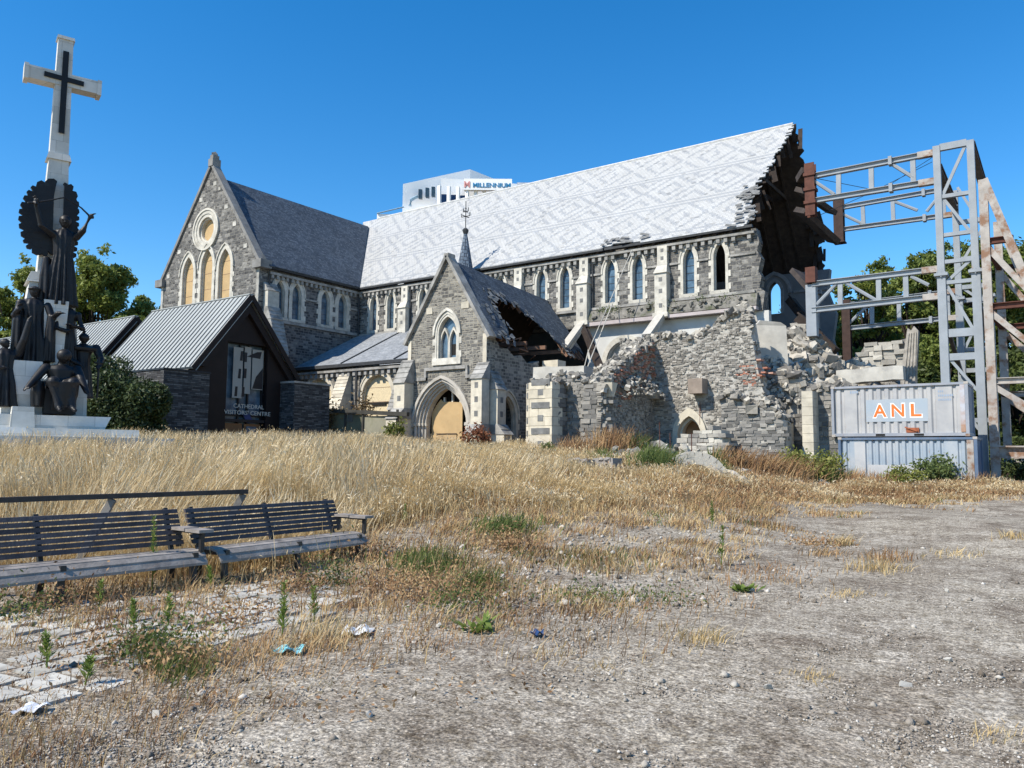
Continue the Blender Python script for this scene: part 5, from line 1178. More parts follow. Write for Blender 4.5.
def head(P, c, r, look=(0, 1, 0), hair='bun'):      # egg skull, brow, nose, chin, ears, hair
    c = Vector(c); f = Vector(look).normalized(); s_ = f.cross(ZU).normalized(); u = s_.cross(f)
    sphere(P, c, (r*.80, r*.92, r*1.08), 10); sphere(P, c+f*r*.35-u*r*.55, r*.52, 8); P.tube([c+f*r*.80+u*r*.25, c+f*r*1.08-u*r*.16, c+f*r*.78-u*r*.2], [r*.08, r*.17, r*.1], 6)
    P.tube([c+f*r*.8+u*r*.3-s_*r*.5, c+f*r*.93+u*r*.3, c+f*r*.8+u*r*.3+s_*r*.5], [r*.1]*3, 6); P.tube([c+f*r*.74-u*r*.45-s_*r*.22, c+f*r*.86-u*r*.45, c+f*r*.74-u*r*.45+s_*r*.22], [r*.07]*3, 6)
    for sg in (-1, 1): sphere(P, c+s_*sg*r*.80+u*.0, (r*.14, r*.2, r*.27), 6)
    sphere(P, c-f*r*.18+u*r*.22, (r*.92, r*.98, r*.95), 10)
    if hair == 'bun': sphere(P, c-f*r*.95+u*r*.1, r*.42, 8)
    if hair == 'crown': P.tube([c+Vector((r*.95*math.cos(a), r*1.0*math.sin(a), r*.55)) for a in np.linspace(0, 2*PI, 13)], [r*.17]*13, 6)
    if hair == 'hood': sphere(P, c-f*r*.12+u*r*.15, (r*1.12, r*1.12, r*1.2), 10)
    if hair == 'helmet':
        sphere(P, c+u*r*.25, (r*1.08, r*1.15, r*1.05), 10); P.tube([c-f*r*1.1+u*r*.3, c-f*r*.7+u*r*1.5, c+f*r*.1+u*r*1.9, c+f*r*.5+u*r*1.4], [r*.15, r*.3, r*.3, r*.12], 8)
def hand(P, w, d, s, up=(0,0,1)):      # palm, four unequal curled fingers and a thumb
    w = Vector(w); d = Vector(d).normalized(); x = d.cross(Vector(up)).normalized(); y = x.cross(d)
    P.tube([w, w+d*s*.5], [s*.26, s*.32], 8); sphere(P, w+d*s*.3, s*.33, 6)
    for i, l in enumerate((.62, .72, .66, .5)): b = w+d*s*.45+x*s*(.3-.2*i); P.tube([b, b+d*s*l*.55-y*s*.08, b+d*s*l-y*s*.3], [s*.11, s*.1, s*.08], 6)
    b = w+d*s*.15+x*s*.33; P.tube([b, b+d*s*.25+x*s*.22, b+d*s*.5+x*s*.22-y*s*.12], [s*.13, s*.12, s*.09], 6)
def statue(P, name, base, label, voxel=.024, wide=(1.1, 1.08, 1.)):
    me0 = bpy.data.meshes.new('t'); me0.from_pydata([tuple(v) for v in P.v], [], P.f); ob = bpy.data.objects.new('t', me0); COL.objects.link(ob)
    md_ = ob.modifiers.new('r', 'REMESH'); md_.mode = 'VOXEL'; md_.voxel_size = voxel; md_.use_smooth_shade = True
    s2 = ob.modifiers.new('s', 'SMOOTH'); s2.iterations = 2; s2.factor = .4
    bpy.context.view_layer.update(); me = bpy.data.meshes.new_from_object(ob.evaluated_get(bpy.context.evaluated_depsgraph_get()))
    bpy.data.objects.remove(ob); bpy.data.meshes.remove(me0)
    me.materials.clear(); me.materials.append(BRONZE)
    for p in me.polygons: p.use_smooth = True
    o = bpy.data.objects.new(name, me); COL.objects.link(o)
    ang = math.atan2(AR.y, AR.x)      # local x along the cross arms, local y towards the viewer
    Mx = Matrix(((AR.x, NF.x, 0), (AR.y, NF.y, 0), (0, 0, 1)))
    co = np.empty(len(me.vertices)*3); me.vertices.foreach_get('co', co); co = co.reshape(-1, 3)*np.array(wide)@np.array(Mx).T; me.vertices.foreach_set('co', co.ravel()); me.flip_normals(); me.update()
    o.location = base
    return tag(o, label, 'statue', 'bronze figures on the memorial')
def body_robed(P, H, wid=.5, dep=.36, lean=0., hood='bun', look=(0,1,0), amp=.12, ph=0.):
    r = H/15.5
    robe(P, (0,0,0), [(0, wid, dep), (.12*H, wid*.9, dep*.95), (.35*H, wid*.78, dep*.85), (.55*H, wid*.58, dep*.72), (.66*H, wid*.62, dep*.7), (.76*H, wid*.74, dep*.66), (.82*H, wid*.58, dep*.5), (.845*H, wid*.3, dep*.3)], 13, amp*1.5, ph)
    limb(P, [(0, 0, .8*H), (0, .03, .89*H)], [r*.52, r*.46]); head(P, (0, .04, .925*H), r*1.0, look, hood)
DD = 1.25      # how far the figures stand in front of the middle plane
# draped woman standing on the left block
x, zb = MP(30, 366, .9); H = MP(33, 286, .9)[1]-zb
P = MB(); body_robed(P, H, .52, .38, hood='crown', look=(.15,1,-.1)); 
limb(P, [(-.36, .1, .77*H), (-.5, .25, .6*H), (-.42, .48, .66*H)], [.13,.11,.085]); hand(P, (-.42,.48,.66*H), (.1,.2,1), .2)
limb(P, [(.36, .1, .77*H), (.5, .26, .6*H), (.62, .45, .66*H)], [.13,.11,.085]); hand(P, (.62,.45,.66*H), (.6,.5,.2), .2)
robe(P, (-.42,.2,.1), [(0, .16, .2), (.5*H, .14, .18), (.62*H, .10, .14)], 5, .2); robe(P, (.46,.22,.15), [(0, .16, .2), (.4*H, .14, .18), (.58*H, .10, .14)], 5, .2)
sw = robe
statue(P, 'bronze_statue', ML(x, .9, zb), 'dark bronze woman in a long robe standing on the left block, below the winged figure')
# standing youth on the right
x, zb = MP(64.5, 372, .8); H = MP(71, 297, .8)[1]-zb
P = MB(); body_robed(P, H, .36, .30, hood='none', look=(-.5,1,-.2), amp=.10, ph=1.)
limb(P, [(.28,.08,.76*H), (.40,.2,.58*H), (.1,.36,.60*H)], [.11,.095,.075]); hand(P, (.1,.36,.60*H), (-1,.1,.4), .18); limb(P, [(-.26,.1,.76*H), (-.34,.25,.56*H), (-.05,.4,.52*H)], [.11,.095,.075]); hand(P, (-.05,.4,.52*H), (1,.1,.3), .18)
statue(P, 'bronze_statue', ML(x, .8, zb), 'slim bronze figure standing with bowed head right of the pale central column')
# seated mother in the centre
x, zb = MP(60, 411, 1.9); zs_ = MP(60, 385, 1.9)[1]-zb; H = MP(61, 351, 1.9)[1]-zb
P = MB(); robe(P, (0,-.35,0), [(.02, .42, .34), (zs_*.9, .42, .36), (zs_*1.05, .40, .34)], 9, .1); robe(P, (0,-.3,zs_*.9), [(0, .42, .32), (.35, .36, .28), (.62, .44, .28), (.74, .34, .22), (.80, .16, .16)], 7, .05)
limb(P, [(0,-.25,zs_+.65), (.02,-.2,H-.25)], [.13,.11]); head(P, (.04,-.12,H-.17), .19, (.2,1,-.45), 'hood')
for sg in (-1, 1): limb(P, [(sg*.2,-.2,zs_+.05), (sg*.26,.42,zs_+.06), (sg*.18+.08,.50,.14)], [.22,.19,.12]); limb(P, [(sg*.18+.08,.50,.10), (sg*.2+.12,.72,.0)], [.085,.06])
robe(P, (.06,.36,.12), [(0, .24, .16), (zs_*.5, .34, .2), (zs_*.95, .38, .22)], 7, .16)
limb(P, [(-.42,-.25,zs_+.58), (-.66,-.0,zs_+.22), (-.88,.24,zs_-.12)], [.15,.12,.085]); hand(P, (-.88,.24,zs_-.12), (-.6,.5,-.5), .2)
limb(P, [(.42,-.25,zs_+.58), (.52,.1,zs_+.2), (.64,.34,zs_-.2)], [.15,.12,.085]); hand(P, (.64,.34,zs_-.2), (.5,.4,-.7), .2)
robe(P, (-.62,-.05,zs_-.75), [(0, .16, .2), (.5, .2, .22), (.85, .14, .16)], 5, .15)
statue(P, 'bronze_statue', ML(x, 1.9, zb), 'bronze woman seated at the front centre of the memorial with arms spread wide', .024)
mb = MB(); mtaper(mb, x, zb-.1, zb+zs_*.85, .95, .7, .9, .66, 1.5); tag(mb.build('bronze_pedestal', BRONZE), 'dark bronze block seat under the seated woman on the memorial', 'seat')
# knight with helmet on the right
x, zb = MP(80.5, 398, .7); H = MP(79, 331, .7)[1]-zb
P = MB(); body_robed(P, H*.96, .36, .30, hood='helmet', look=(.25,1,0), amp=.06)
robe(P, (0,-.02,H*.70), [(0,.46,.34), (.12,.50,.36), (.16,.30,.25)], 9, .03)
limb(P, [(-.36,.05,.76*H), (-.46,.2,.58*H), (-.2,.38,.5*H)], [.14,.11,.085]); hand(P, (-.2,.38,.5*H), (.6,.3,-.3), .19); limb(P, [(.36,.05,.76*H), (.50,.22,.58*H), (.42,.44,.5*H)], [.14,.11,.085]); hand(P, (.42,.44,.5*H), (-.2,.5,-.5), .19)
P.tube([(.40,.5,-.02), (.40,.5,.62*H)], [.035,.04], 8); P.tube([(.26,.5,.52*H), (.54,.5,.52*H)], [.035,.035], 8)
statue(P, 'bronze_statue', ML(x, .7, zb), 'bronze armoured figure with crested helmet at the right side of the memorial')
# figure on the far left raising an arm
x, zb = MP(1, 407, 1.3); H = MP(3, 338, 1.3)[1]-zb
P = MB(); body_robed(P, H, .50, .40, hood='bun', look=(.6,.8,.2), amp=.12, ph=2.)
limb(P, [(.34,.05,.78*H), (.46,.2,.98*H), (.56,.24,1.26*H)], [.14,.11,.08]); hand(P, (.56,.24,1.26*H), (.05,0,1), .2); limb(P, [(-.36,.05,.76*H), (-.5,.3,.6*H), (-.1,.45,.55*H)], [.14,.11,.08]); hand(P, (-.1,.45,.55*H), (1,.2,.2), .2)
statue(P, 'bronze_statue', ML(x, 1.3, zb), 'robed bronze figure at the left edge of the memorial with one arm raised')
# winged angel breaking a sword
x, zb = MP(60, 306, .75); H = MP(57, 214, .75)[1]-zb
P = MB(); body_robed(P, H, .50, .38, hood='none', look=(-.1,1,-.15), amp=.14, ph=.6)
hl, hr = MP(35.5, 203, 1.1), MP(90, 217, 1.1); hl = Vector((hl[0]-x, .45, hl[1]-zb)); hr = Vector((hr[0]-x, .40, hr[1]-zb))
el = MP(41, 226, 1.0); el = Vector((el[0]-x, .35, el[1]-zb)); er = MP(83, 231, 1.0); er = Vector((er[0]-x, .3, er[1]-zb))
limb(P, [(-.36,.08,.77*H), el, hl], [.14,.105,.075]); limb(P, [(.36,.08,.77*H), er, hr], [.14,.105,.075]); hand(P, hl, (-.1,.1,1), .2); hand(P, hr, (.6,.1,.8), .2)
pts = [hl+Vector((-.24,0,-.08)), hl, hl+Vector((.35,.02,.12)), hl.lerp(hr, .5)+Vector((0,.05,.42)), hr+Vector((-.3,.02,.26)), hr, hr+Vector((.12,0,-.03))]
P.tube(pts, [.05,.035,.032,.03,.032,.04,.05], 8); P.tube([hl+Vector((0,-.1,.14)), hl+Vector((0,.12,-.1))], [.05,.05], 6)
robe(P, (-.5,-.05,.05), [(0,.2,.22), (.3*H,.18,.2), (.5*H,.12,.14)], 5, .2)
an = statue(P, 'bronze_statue', ML(x, .75, zb), 'winged bronze angel with both arms raised high on the memorial shaft', .024, (1.0, 1.0, 1.))
def wing(px_outline, d, nm):
    pts = [MP(px, py, d) for px, py in px_outline]; out = []
    n = len(pts)
    for i in range(n):      # scalloped feather tips along the outer edge
        a = Vector((pts[i][0], pts[i][1], 0)); b = Vector((pts[(i+1) % n][0], pts[(i+1) % n][1], 0)); out.append(a)
        if px_outline[i][0] != px_outline[(i+1) % n][0] and i < n-3:
            L = (b-a).length; k = max(1, int(L/.20)); nn = Vector((b.y-a.y, a.x-b.x, 0)).normalized()
            for q in range(k): out += [a.lerp(b, (q+.35)/k)+nn*wsgn*.10, a.lerp(b, (q+.8)/k)+nn*wsgn*.09, a.lerp(b, (q+.98)/k)-nn*wsgn*.05]
    mb = MB(); mb.prism([ML(p.x, d, p.y) for p in out], NF*-.14)
    c = sum((p for p in out), Vector((0,0,0)))/len(out)      # layered coverts
    for s_ in (.80, .6, .4): mb.prism([ML(c.x+(p.x-c.x)*s_, d+.05*(1-s_)+.001, c.y+(p.y-c.y)*s_) for p in out], NF*-.04)
    o = mb.build('wing', BRONZE, an); return o
wsgn = -1; wing([(55, 250), (42, 254), (31, 249), (25, 238), (21.5, 222), (22.5, 208), (28, 195), (36, 186), (45, 181.5), (57, 181), (54, 196), (53, 230)], .60, 'l')
wsgn = 1; wing([(66, 256), (73, 258), (75.5, 240), (76.5, 215), (76, 200), (73, 190), (68, 184), (64.5, 186), (63.5, 215), (64, 235)], .60, 'r')
# ------------------------------------------------------------------ white hotel tower far behind
HD = 165.; RTf = Vector((FY, -FX, 0)); 
HW = plain('white_render', (.86,.86,.85), .7, .05, .05, bump=0); HGl = plain('dark_tower_glass', (.03,.06,.14), .2, .2, .1, bump=0)
def HP(x, y, d): return PD(x, y, d)
hb = empty('hotel_tower', HP(455, 440, HD), 'white hotel tower rising behind the cathedral roof with blue lettering', 'hotel')
def hbox(name, xl, xr, yt, d, dep, mat, zb=0, par=None, skew=0.):
    a, b = HP(xl, yt, d), HP(xr, yt, d); b = Vector((a.x+(b.x-a.x), a.y+(b.y-a.y), a.z)); fwd = Vector((FX, FY, 0))*dep
    u = (b-a); b = b+Vector((FX, FY, 0))*skew
    mb = MB(); mb.hexa([Vector((a.x,a.y,zb)), Vector((b.x,b.y,zb)), Vector((b.x,b.y,zb))+fwd, Vector((a.x,a.y,zb))+fwd, a, Vector((b.x,b.y,a.z)), Vector((b.x,b.y,a.z))+fwd, a+fwd]); mb.build(name, mat, par or hb); return a, b
a, b = HP(403, 184, HD), HP(468.5, 169, HD)
mb = MB(); dp = Vector((FX, FY, 0)); b2 = b+dp*6
zt_ = a.z+.6; b2.z = zt_+ (HP(468.5, 169, HD+6).z-zt_); c = b2+RTf*14+dp*16; c.z = b2.z-.0
q = a+RTf*1+dp*34
mb.hexa([Vector((a.x,a.y,0)), Vector((b2.x,b2.y,0)), Vector((c.x,c.y,0)), Vector((q.x,q.y,0)), a, b2, c, Vector((q.x,q.y,a.z))]); mb.build('upper_block', HW, hb)
a1, b1 = hbox('front_wing', 441, 517, 178, HD-8, 8, HW, skew=3); 
mb = MB()
for i, x in enumerate((443.5, 453, 462, 471, 479.5, 488)):
    p0, p1 = HP(x-2.6, 194, HD-9.2), HP(x+2.6, 207, HD-9.2); off = dp*(3*(x-441)/76); mb.box(0,0,0,0,0,0) if False else mb.hexa([p0+off+Vector((0,0,p1.z-p0.z)), p0+RTf*(1.1)+off+Vector((0,0,p1.z-p0.z)), p0+RTf*1.1+off+dp*.3+Vector((0,0,p1.z-p0.z)), p0+off+dp*.3+Vector((0,0,p1.z-p0.z)), p0+off, p0+RTf*1.1+off, p0+RTf*1.1+off+dp*.3, p0+off+dp*.3])
mb.build_each('window', HGl, hb)
mb = MB()
for x in (439.5, 449, 458, 467, 475.5, 484): p0 = HP(x, 186, HD-9.6); off = dp*(3*(x-441)/76); mb.beam(Vector((p0.x,p0.y,p0.z-6))+off, p0+off, .6, .5)
mb.build_each('pier', HW, hb)
hbox('low_wing', 377, 441, 214, HD-4, 20, HW); hbox('roof_edge', 517, 541, 182.5, HD, 20, plain('grey_roof_edge', (.42,.44,.47), .6), zb=45)
hbox('parapet_sign', 464, 512, 178.5, HD-9, 1, HW, zb=HP(464, 190, HD-9).z)
p = HP(491.7, 187.3, HD-9.15); mb = MB(); w = (HP(511, 187, HD-9.1)-HP(473.5, 187, HD-9.1)).length; text_mesh(mb, 'MILLENNIUM', p, RTf, ZU, 1.25, .1, w, .02); mb.build('sign_lettering', plain('blue_lettering', (.03,.22,.42), .5), hb)
p = HP(467, 187.4, HD-9.15); mb = MB(); text_mesh(mb, 'M', p, RTf, ZU, 1.8, .1, 1.1, .02); mb.build('sign_emblem', plain('pink_emblem', (.66,.30,.28), .5), hb)
mb = MB()
for x, yt, yb_ in ((418.5, 189, 198), (425.5, 187.5, 197), (431.5, 186.5, 196)): p0, p1 = HP(x, yt, HD-.4), HP(x+3.4, yb_, HD-.4); mb.hexa([Vector((p0.x,p0.y,p1.z)), Vector((p1.x,p1.y,p1.z)), Vector((p1.x,p1.y,p1.z))+dp, Vector((p0.x,p0.y,p1.z))+dp, p0, Vector((p1.x,p1.y,p0.z)), Vector((p1.x,p1.y,p0.z))+dp, p0+dp])
for x, yt in ((443, 184), (450, 182.5)): p0, p1 = HP(x, yt, HD+2.), HP(x+5, yt+2.5, HD+2.); mb.hexa([Vector((p0.x,p0.y,p1.z)), Vector((p1.x,p1.y,p1.z)), Vector((p1.x,p1.y,p1.z))+dp*3, Vector((p0.x,p0.y,p1.z))+dp*3, p0, Vector((p1.x,p1.y,p0.z)), Vector((p1.x,p1.y,p0.z))+dp*3, p0+dp*3])
mb.build('plant_window', plain('dark_teal', (.03,.06,.09), .4), hb)
mb = MB(); mb.tube([HP(410, 206, HD-.6), HP(411, 200, HD-.6), HP(418, 196, HD-.6)], .35, 6); mb.tube([HP(377, 213.5, HD-4.2), HP(404, 207, HD-4.2)], .15, 5); mb.build('pipe_rail', plain('pipe_grey', (.2,.3,.38), .5), hb)
# ------------------------------------------------------------------ ground
def ground():
    s1 = np.concatenate([np.arange(-40, -2, 4), np.arange(-2, 16, .3), np.arange(16, 50, .6), np.arange(50, 90, 5), [120, 180, 300, 600, 1200, 2500]])
    t1 = np.concatenate([-np.array([2500, 1200, 600, 300, 180, 120, 80, 60, 50]), np.arange(-45, -14, 1.), np.arange(-14, 14, .35), np.arange(14, 46, 1.), [50, 60, 80, 120, 180, 300, 600, 1200, 2500]])
    Sg, Tg = np.meshgrid(s1, t1, indexing='ij'); X = FX*Sg+FY*Tg; Y = FY*Sg-FX*Tg; Z = height(X, Y)
    Z = Z + np.where((Sg < 30) & (np.abs(Tg) < 30), RNG.normal(0, .006, Z.shape), 0)
    V = np.stack([X, Y, Z], -1).reshape(-1, 3); n, m = Sg.shape; I = np.arange(n*m).reshape(n, m)
    F = np.stack([I[:-1, :-1], I[:-1, 1:], I[1:, 1:], I[1:, :-1]], -1).reshape(-1, 4)
    m_, nt, b = newmat('gravel_ground', .95, .1)
    pos = nd(nt, 'ShaderNodeTexCoord').outputs['Object']
    big = noise_(nt, pos, .4, 7, .68); mid = noise_(nt, pos, 1.1, 8, .7); fine = noise_(nt, pos, 22, 4, .7)
    vor = nd(nt, 'ShaderNodeTexVoronoi', {'Vector': pos, 'Scale': 48., 'Randomness': 1.}); vor2 = nd(nt, 'ShaderNodeTexVoronoi', {'Vector': pos, 'Scale': 75.})
    g = ramp(nt, mid.outputs[0], [(.36, (.155,.128,.10)), (.5, (.265,.234,.192)), (.62, (.375,.342,.29))])
    g = mixc(nt, math_(nt, 'MULTIPLY', ramp(nt, big.outputs[0], [(.46, 0), (.58, 1)]), .6), g, (.37,.335,.275))
    sp = nd(nt, 'ShaderNodeSeparateColor', {0: vor.outputs['Color']}).outputs[0]; sp2 = nd(nt, 'ShaderNodeSeparateColor', {0: vor2.outputs['Color']}).outputs[1]
    pebble = math_(nt, 'MULTIPLY', ramp(nt, sp, [(.72, 0), (.80, 1)]), ramp(nt, vor.outputs['Distance'], [(.32, 1), (.5, 0)]))
    g = mixc(nt, math_(nt, 'MULTIPLY', pebble, .6), g, (.47,.43,.37))
    k = math_(nt, 'MULTIPLY_ADD', sp2, .36, .82); wet = ramp(nt, noise_(nt, nd(nt, 'ShaderNodeMapping', {'Vector': pos, 'Scale': (1., .35, 1.), 'Rotation': (0, 0, .5)}).outputs[0], .55, 6, .6).outputs[0], [(.50, 0), (.66, 1)]); g = mixc(nt, math_(nt, 'MULTIPLY', wet, .3), g, (.15,.115,.085))
    g = mixc(nt, 1., g, nd(nt, 'ShaderNodeCombineColor', {0: k, 1: k, 2: k}).outputs[0], 'MULTIPLY')
    at = nd(nt, 'ShaderNodeAttribute', attribute_name='soil').outputs['Fac']
    sf = math_(nt, 'ADD', at, math_(nt, 'MULTIPLY_ADD', mid.outputs[0], 1.4, -.7))
    soil = ramp(nt, fine.outputs[0], [(.3, (.13,.095,.06)), (.7, (.25,.19,.12))])
    col = mixc(nt, ramp(nt, sf, [(.35, 0), (.65, 1)]), g, soil)
    sp3 = ramp(nt, noise_(nt, pos, 34, 3, .8).outputs[0], [(.38, (.42,.41,.40)), (.5, (.95,.95,.95)), (.62, (1.6,1.57,1.5))]); col = mixc(nt, 1., col, sp3, 'MULTIPLY')
    sp4 = ramp(nt, noise_(nt, pos, 9, 4, .75).outputs[0], [(.38, (.62,.58,.52)), (.52, (1.02,1.01,1.0)), (.64, (1.34,1.33,1.31))]); col = mixc(nt, 1., col, sp4, 'MULTIPLY')
    nt.links.new(col, b.inputs['Base Color'])
    hh = math_(nt, 'ADD', math_(nt, 'MULTIPLY', fine.outputs[0], .6), math_(nt, 'ADD', math_(nt, 'MULTIPLY', vor.outputs['Distance'], -.25), math_(nt, 'MULTIPLY', mid.outputs[0], 1.4)))
    bump_(nt, b, hh, .6, .03)
    o = bulk('ground', V, F, m_, smooth=True); q = Tg/np.maximum(Sg, 1.5)
    smin = np.interp(512+797*q, SPX, SMN); w = sm(-.12, .06, (Sg-smin)/smin)*.7 + .3*sm(-.7, -.2, (Sg-smin)/smin)*(1-sm(.2, .35, q))
    a = o.data.attributes.new('soil', 'FLOAT', 'POINT'); a.data.foreach_set('value', w.ravel().astype(np.float32))
    return tag(o, 'dusty grey gravel and dry soil ground rising gently towards the cathedral', kind='structure')
SPX = [-400, 0, 240, 330, 400, 480, 560, 640, 720, 800, 880, 1024, 1400]; SMN = [10, 10.9, 11.4, 13.5, 16.2, 17.5, 18.3, 19.5, 22, 25, 29, 32, 35]
ground()
def inv(px, s):       # column and distance on the ground -> world
    t = (px-512)/797*s; x, y = st(s, t); return x, y
# ------------------------------------------------------------------ paving
PV = plain('pale_paving_stone', (.45,.43,.38), .9, .2, 2., stain=((.22,.20,.165), 2.6, .54, .7), bump=.3, island=.2)
poly = [PG(*p) for p in ((-60, 720), (60, 706), (110, 696), (150, 668), (205, 650), (262, 632), (330, 620), (352, 598), (300, 582), (200, 588), (120, 600), (-60, 622))]
def inpoly(x, y, P):
    c = False; j = len(P)-1
    for i in range(len(P)):
        if (P[i].y > y) != (P[j].y > y) and x < (P[j].x-P[i].x)*(y-P[i].y)/(P[j].y-P[i].y)+P[i].x: c = not c
        j = i
    return c
rr = random.Random(12); mb = MB(); cx, cy = poly[0].x, poly[0].y; ca, sa = math.cos(math.radians(8)), math.sin(math.radians(8))
for i in range(-40, 60):
    for j in range(-40, 60):
        u = i*.36+(.18 if j % 2 else 0)+rr.uniform(-.015,.015); v = j*.36; x, y = -7+ca*v-sa*u, 4.2+sa*v+ca*u
        if not inpoly(x, y, poly): continue
        nb = mnoise.noise(Vector((x*.9, y*.9, 3)))
        if nb > .42 or rr.random() < .05: continue
        z = hz(x, y)+rr.uniform(.004, .022); g = rr.uniform(.022, .042); a = rr.uniform(-.05,.05); c_, s_ = math.cos(math.radians(8)+a), math.sin(math.radians(8)+a); P = []
        tx, ty = rr.uniform(-.03,.03), rr.uniform(-.03,.03)
        for zz in (-.08, 0):
            for du, dv in ((-.17+g,-.18+g),(.17-g,-.18+g),(.17-g,.18-g),(-.17+g,.18-g)):
                du *= rr.uniform(.94,1); dv *= rr.uniform(.94,1); P.append((x+c_*dv-s_*du, y+s_*dv+c_*du, z+zz+tx*du+ty*dv))
        P = [P[0],P[3],P[2],P[1],P[4],P[7],P[6],P[5]]; mb.hexa(P)
o = mb.build('paving', PV); tag(o, 'pale worn paving stones with weeds in the joints in front of the benches', kind='structure')
# ------------------------------------------------------------------ benches
WOODB = plain('weathered_bench_wood', (.24,.215,.195), .85, .3, 5, island=.22, stain=((.11,.10,.10), 3, .55, .7), bump=.3); WOOD_SHADE = plain('shaded_bench_wood', (.06,.052,.055), .7, .35, 5, island=.3, bump=.3); IRON = plain('black_cast_iron', (.015,.015,.016), .5, .3, 4, spec=.5)  # backrest uses a darker copy of the bench wood, shade put into its colour
def bench(p_left, p_right, label, arms):
    p_left = Vector(p_left); p_right = Vector(p_right); a = p_right-p_left; L = a.length; ang = math.atan2(a.y, a.x)
    root = empty('park_bench', (0,0,0), label, 'bench', 'slatted benches at the edge of the paving')
    # local: x along, +y towards the back
    n = 6; mb = MB(); rr = random.Random(int(L*100))
    for k in range(n): y, z, dz = ((.0,.335,.062),(.055,.405,.045),(.15,.44,.016),(.25,.45,.0),(.35,.448,-.005),(.45,.44,-.01))[k]; x0_, x1_ = rr.uniform(-.02,.01), L+rr.uniform(-.01,.02); hw = (.024,.030,.036,.036,.036,.036)[k]; mb.hexa([(x0_,y-hw,z-dz/2-.03),(x1_,y-hw,z-dz/2-.03),(x1_,y+hw,z+dz/2-.03),(x0_,y+hw,z+dz/2-.03),(x0_,y-hw,z-dz/2),(x1_,y-hw,z-dz/2),(x1_,y+hw,z+dz/2),(x0_,y+hw,z+dz/2)])
    mb.build('seat', WOODB, root)
    mb = MB()
    for k in range(7): z = .485+k*.064; y = .54+k*.030; mb.hexa([(-.01,y-.015,z),(L+.01,y-.015,z),(L+.01,y+.02,z),(-.01,y+.02,z),(-.01,y+.006,z+.049),(L+.01,y+.006,z+.049),(L+.01,y+.041,z+.049),(-.01,y+.041,z+.049)])
    mb.build('backrest', WOOD_SHADE, root)
    for x in (.12, L/2, L-.12):
        mb = MB(); w = .06
        mb.beam((x,.06,.0),(x,.10,.40),w,.07,up=(1,0,0)); mb.beam((x,.62,0),(x,.52,.39),w,.07,up=(1,0,0)); mb.beam((x,.02,.395),(x,.64,.36),w,.06); mb.beam((x,.58,.36),(x,.80,.93),w*.8,.05,up=(1,0,0)); mb.box(x-.05,x+.05,.0,.14,-.02,.02); mb.box(x-.05,x+.05,.56,.70,-.02,.02)
        mb.build('bench_leg', IRON, root)
    for x in arms:
        mb = MB(); mb.beam((x,.08,.42),(x,.08,.64),.05); mb.beam((x,.05,.645),(x,.66,.66),.05,.03); mb.beam((x,.60,.45),(x,.62,.65),.05); o = mb.build('arm_support', IRON, root)
        mb = MB(); mb.box(x-.10,x+.10,-.02,.30,.662,.70); mb.box(x-.10,x+.10,.32,.62,.668,.706); mb.build('armrest', WOODB, root)
    root.location = (p_left.x, p_left.y, hz(p_left.x, p_left.y)); root.rotation_euler = (0, 0, ang)
    return root
r1 = PZ(206, 559, .34); l1 = PZ(0, 581, .34); d1 = (r1-l1).normalized(); l1 = r1-d1*3.35; l1.z = r1.z = 0
l2 = PZ(221, 558, .34); r2 = PZ(367, 539.5, .34)
bench(l1, r1, 'weathered slatted park bench on the left, cut off by the left edge', (3.35-.02,)); bench(l2, r2, 'weathered slatted park bench on the right, with its far armrest free', (2.75,))
# ------------------------------------------------------------------ rail behind the benches
a, c = PZ(-70, 502.5, 1.08), PZ(247, 491.5, 1.08); b = a.lerp(c, .5); RL = empty('rail', (b.x, b.y, hz(b.x, b.y)), 'long dark wooden rail on slanted posts running behind the benches', 'rail')
mb = MB(); mb.beam(a, c, .065, .065); mb.build('top_rail', plain('dark_rail_wood', (.075,.058,.05), .7, .3, 4, bump=.2), RL)
for f in (.0, .5, .985):
    p = a.lerp(c, f); q = Vector((p.x-.42, p.y-.30, hz(p.x, p.y))); mb = MB(); mb.beam(p+Vector((0,0,-.04)), q, .06, .09); mb.build('rail_post', plain('grey_post', (.2,.185,.17), .8, .3, 4), RL)
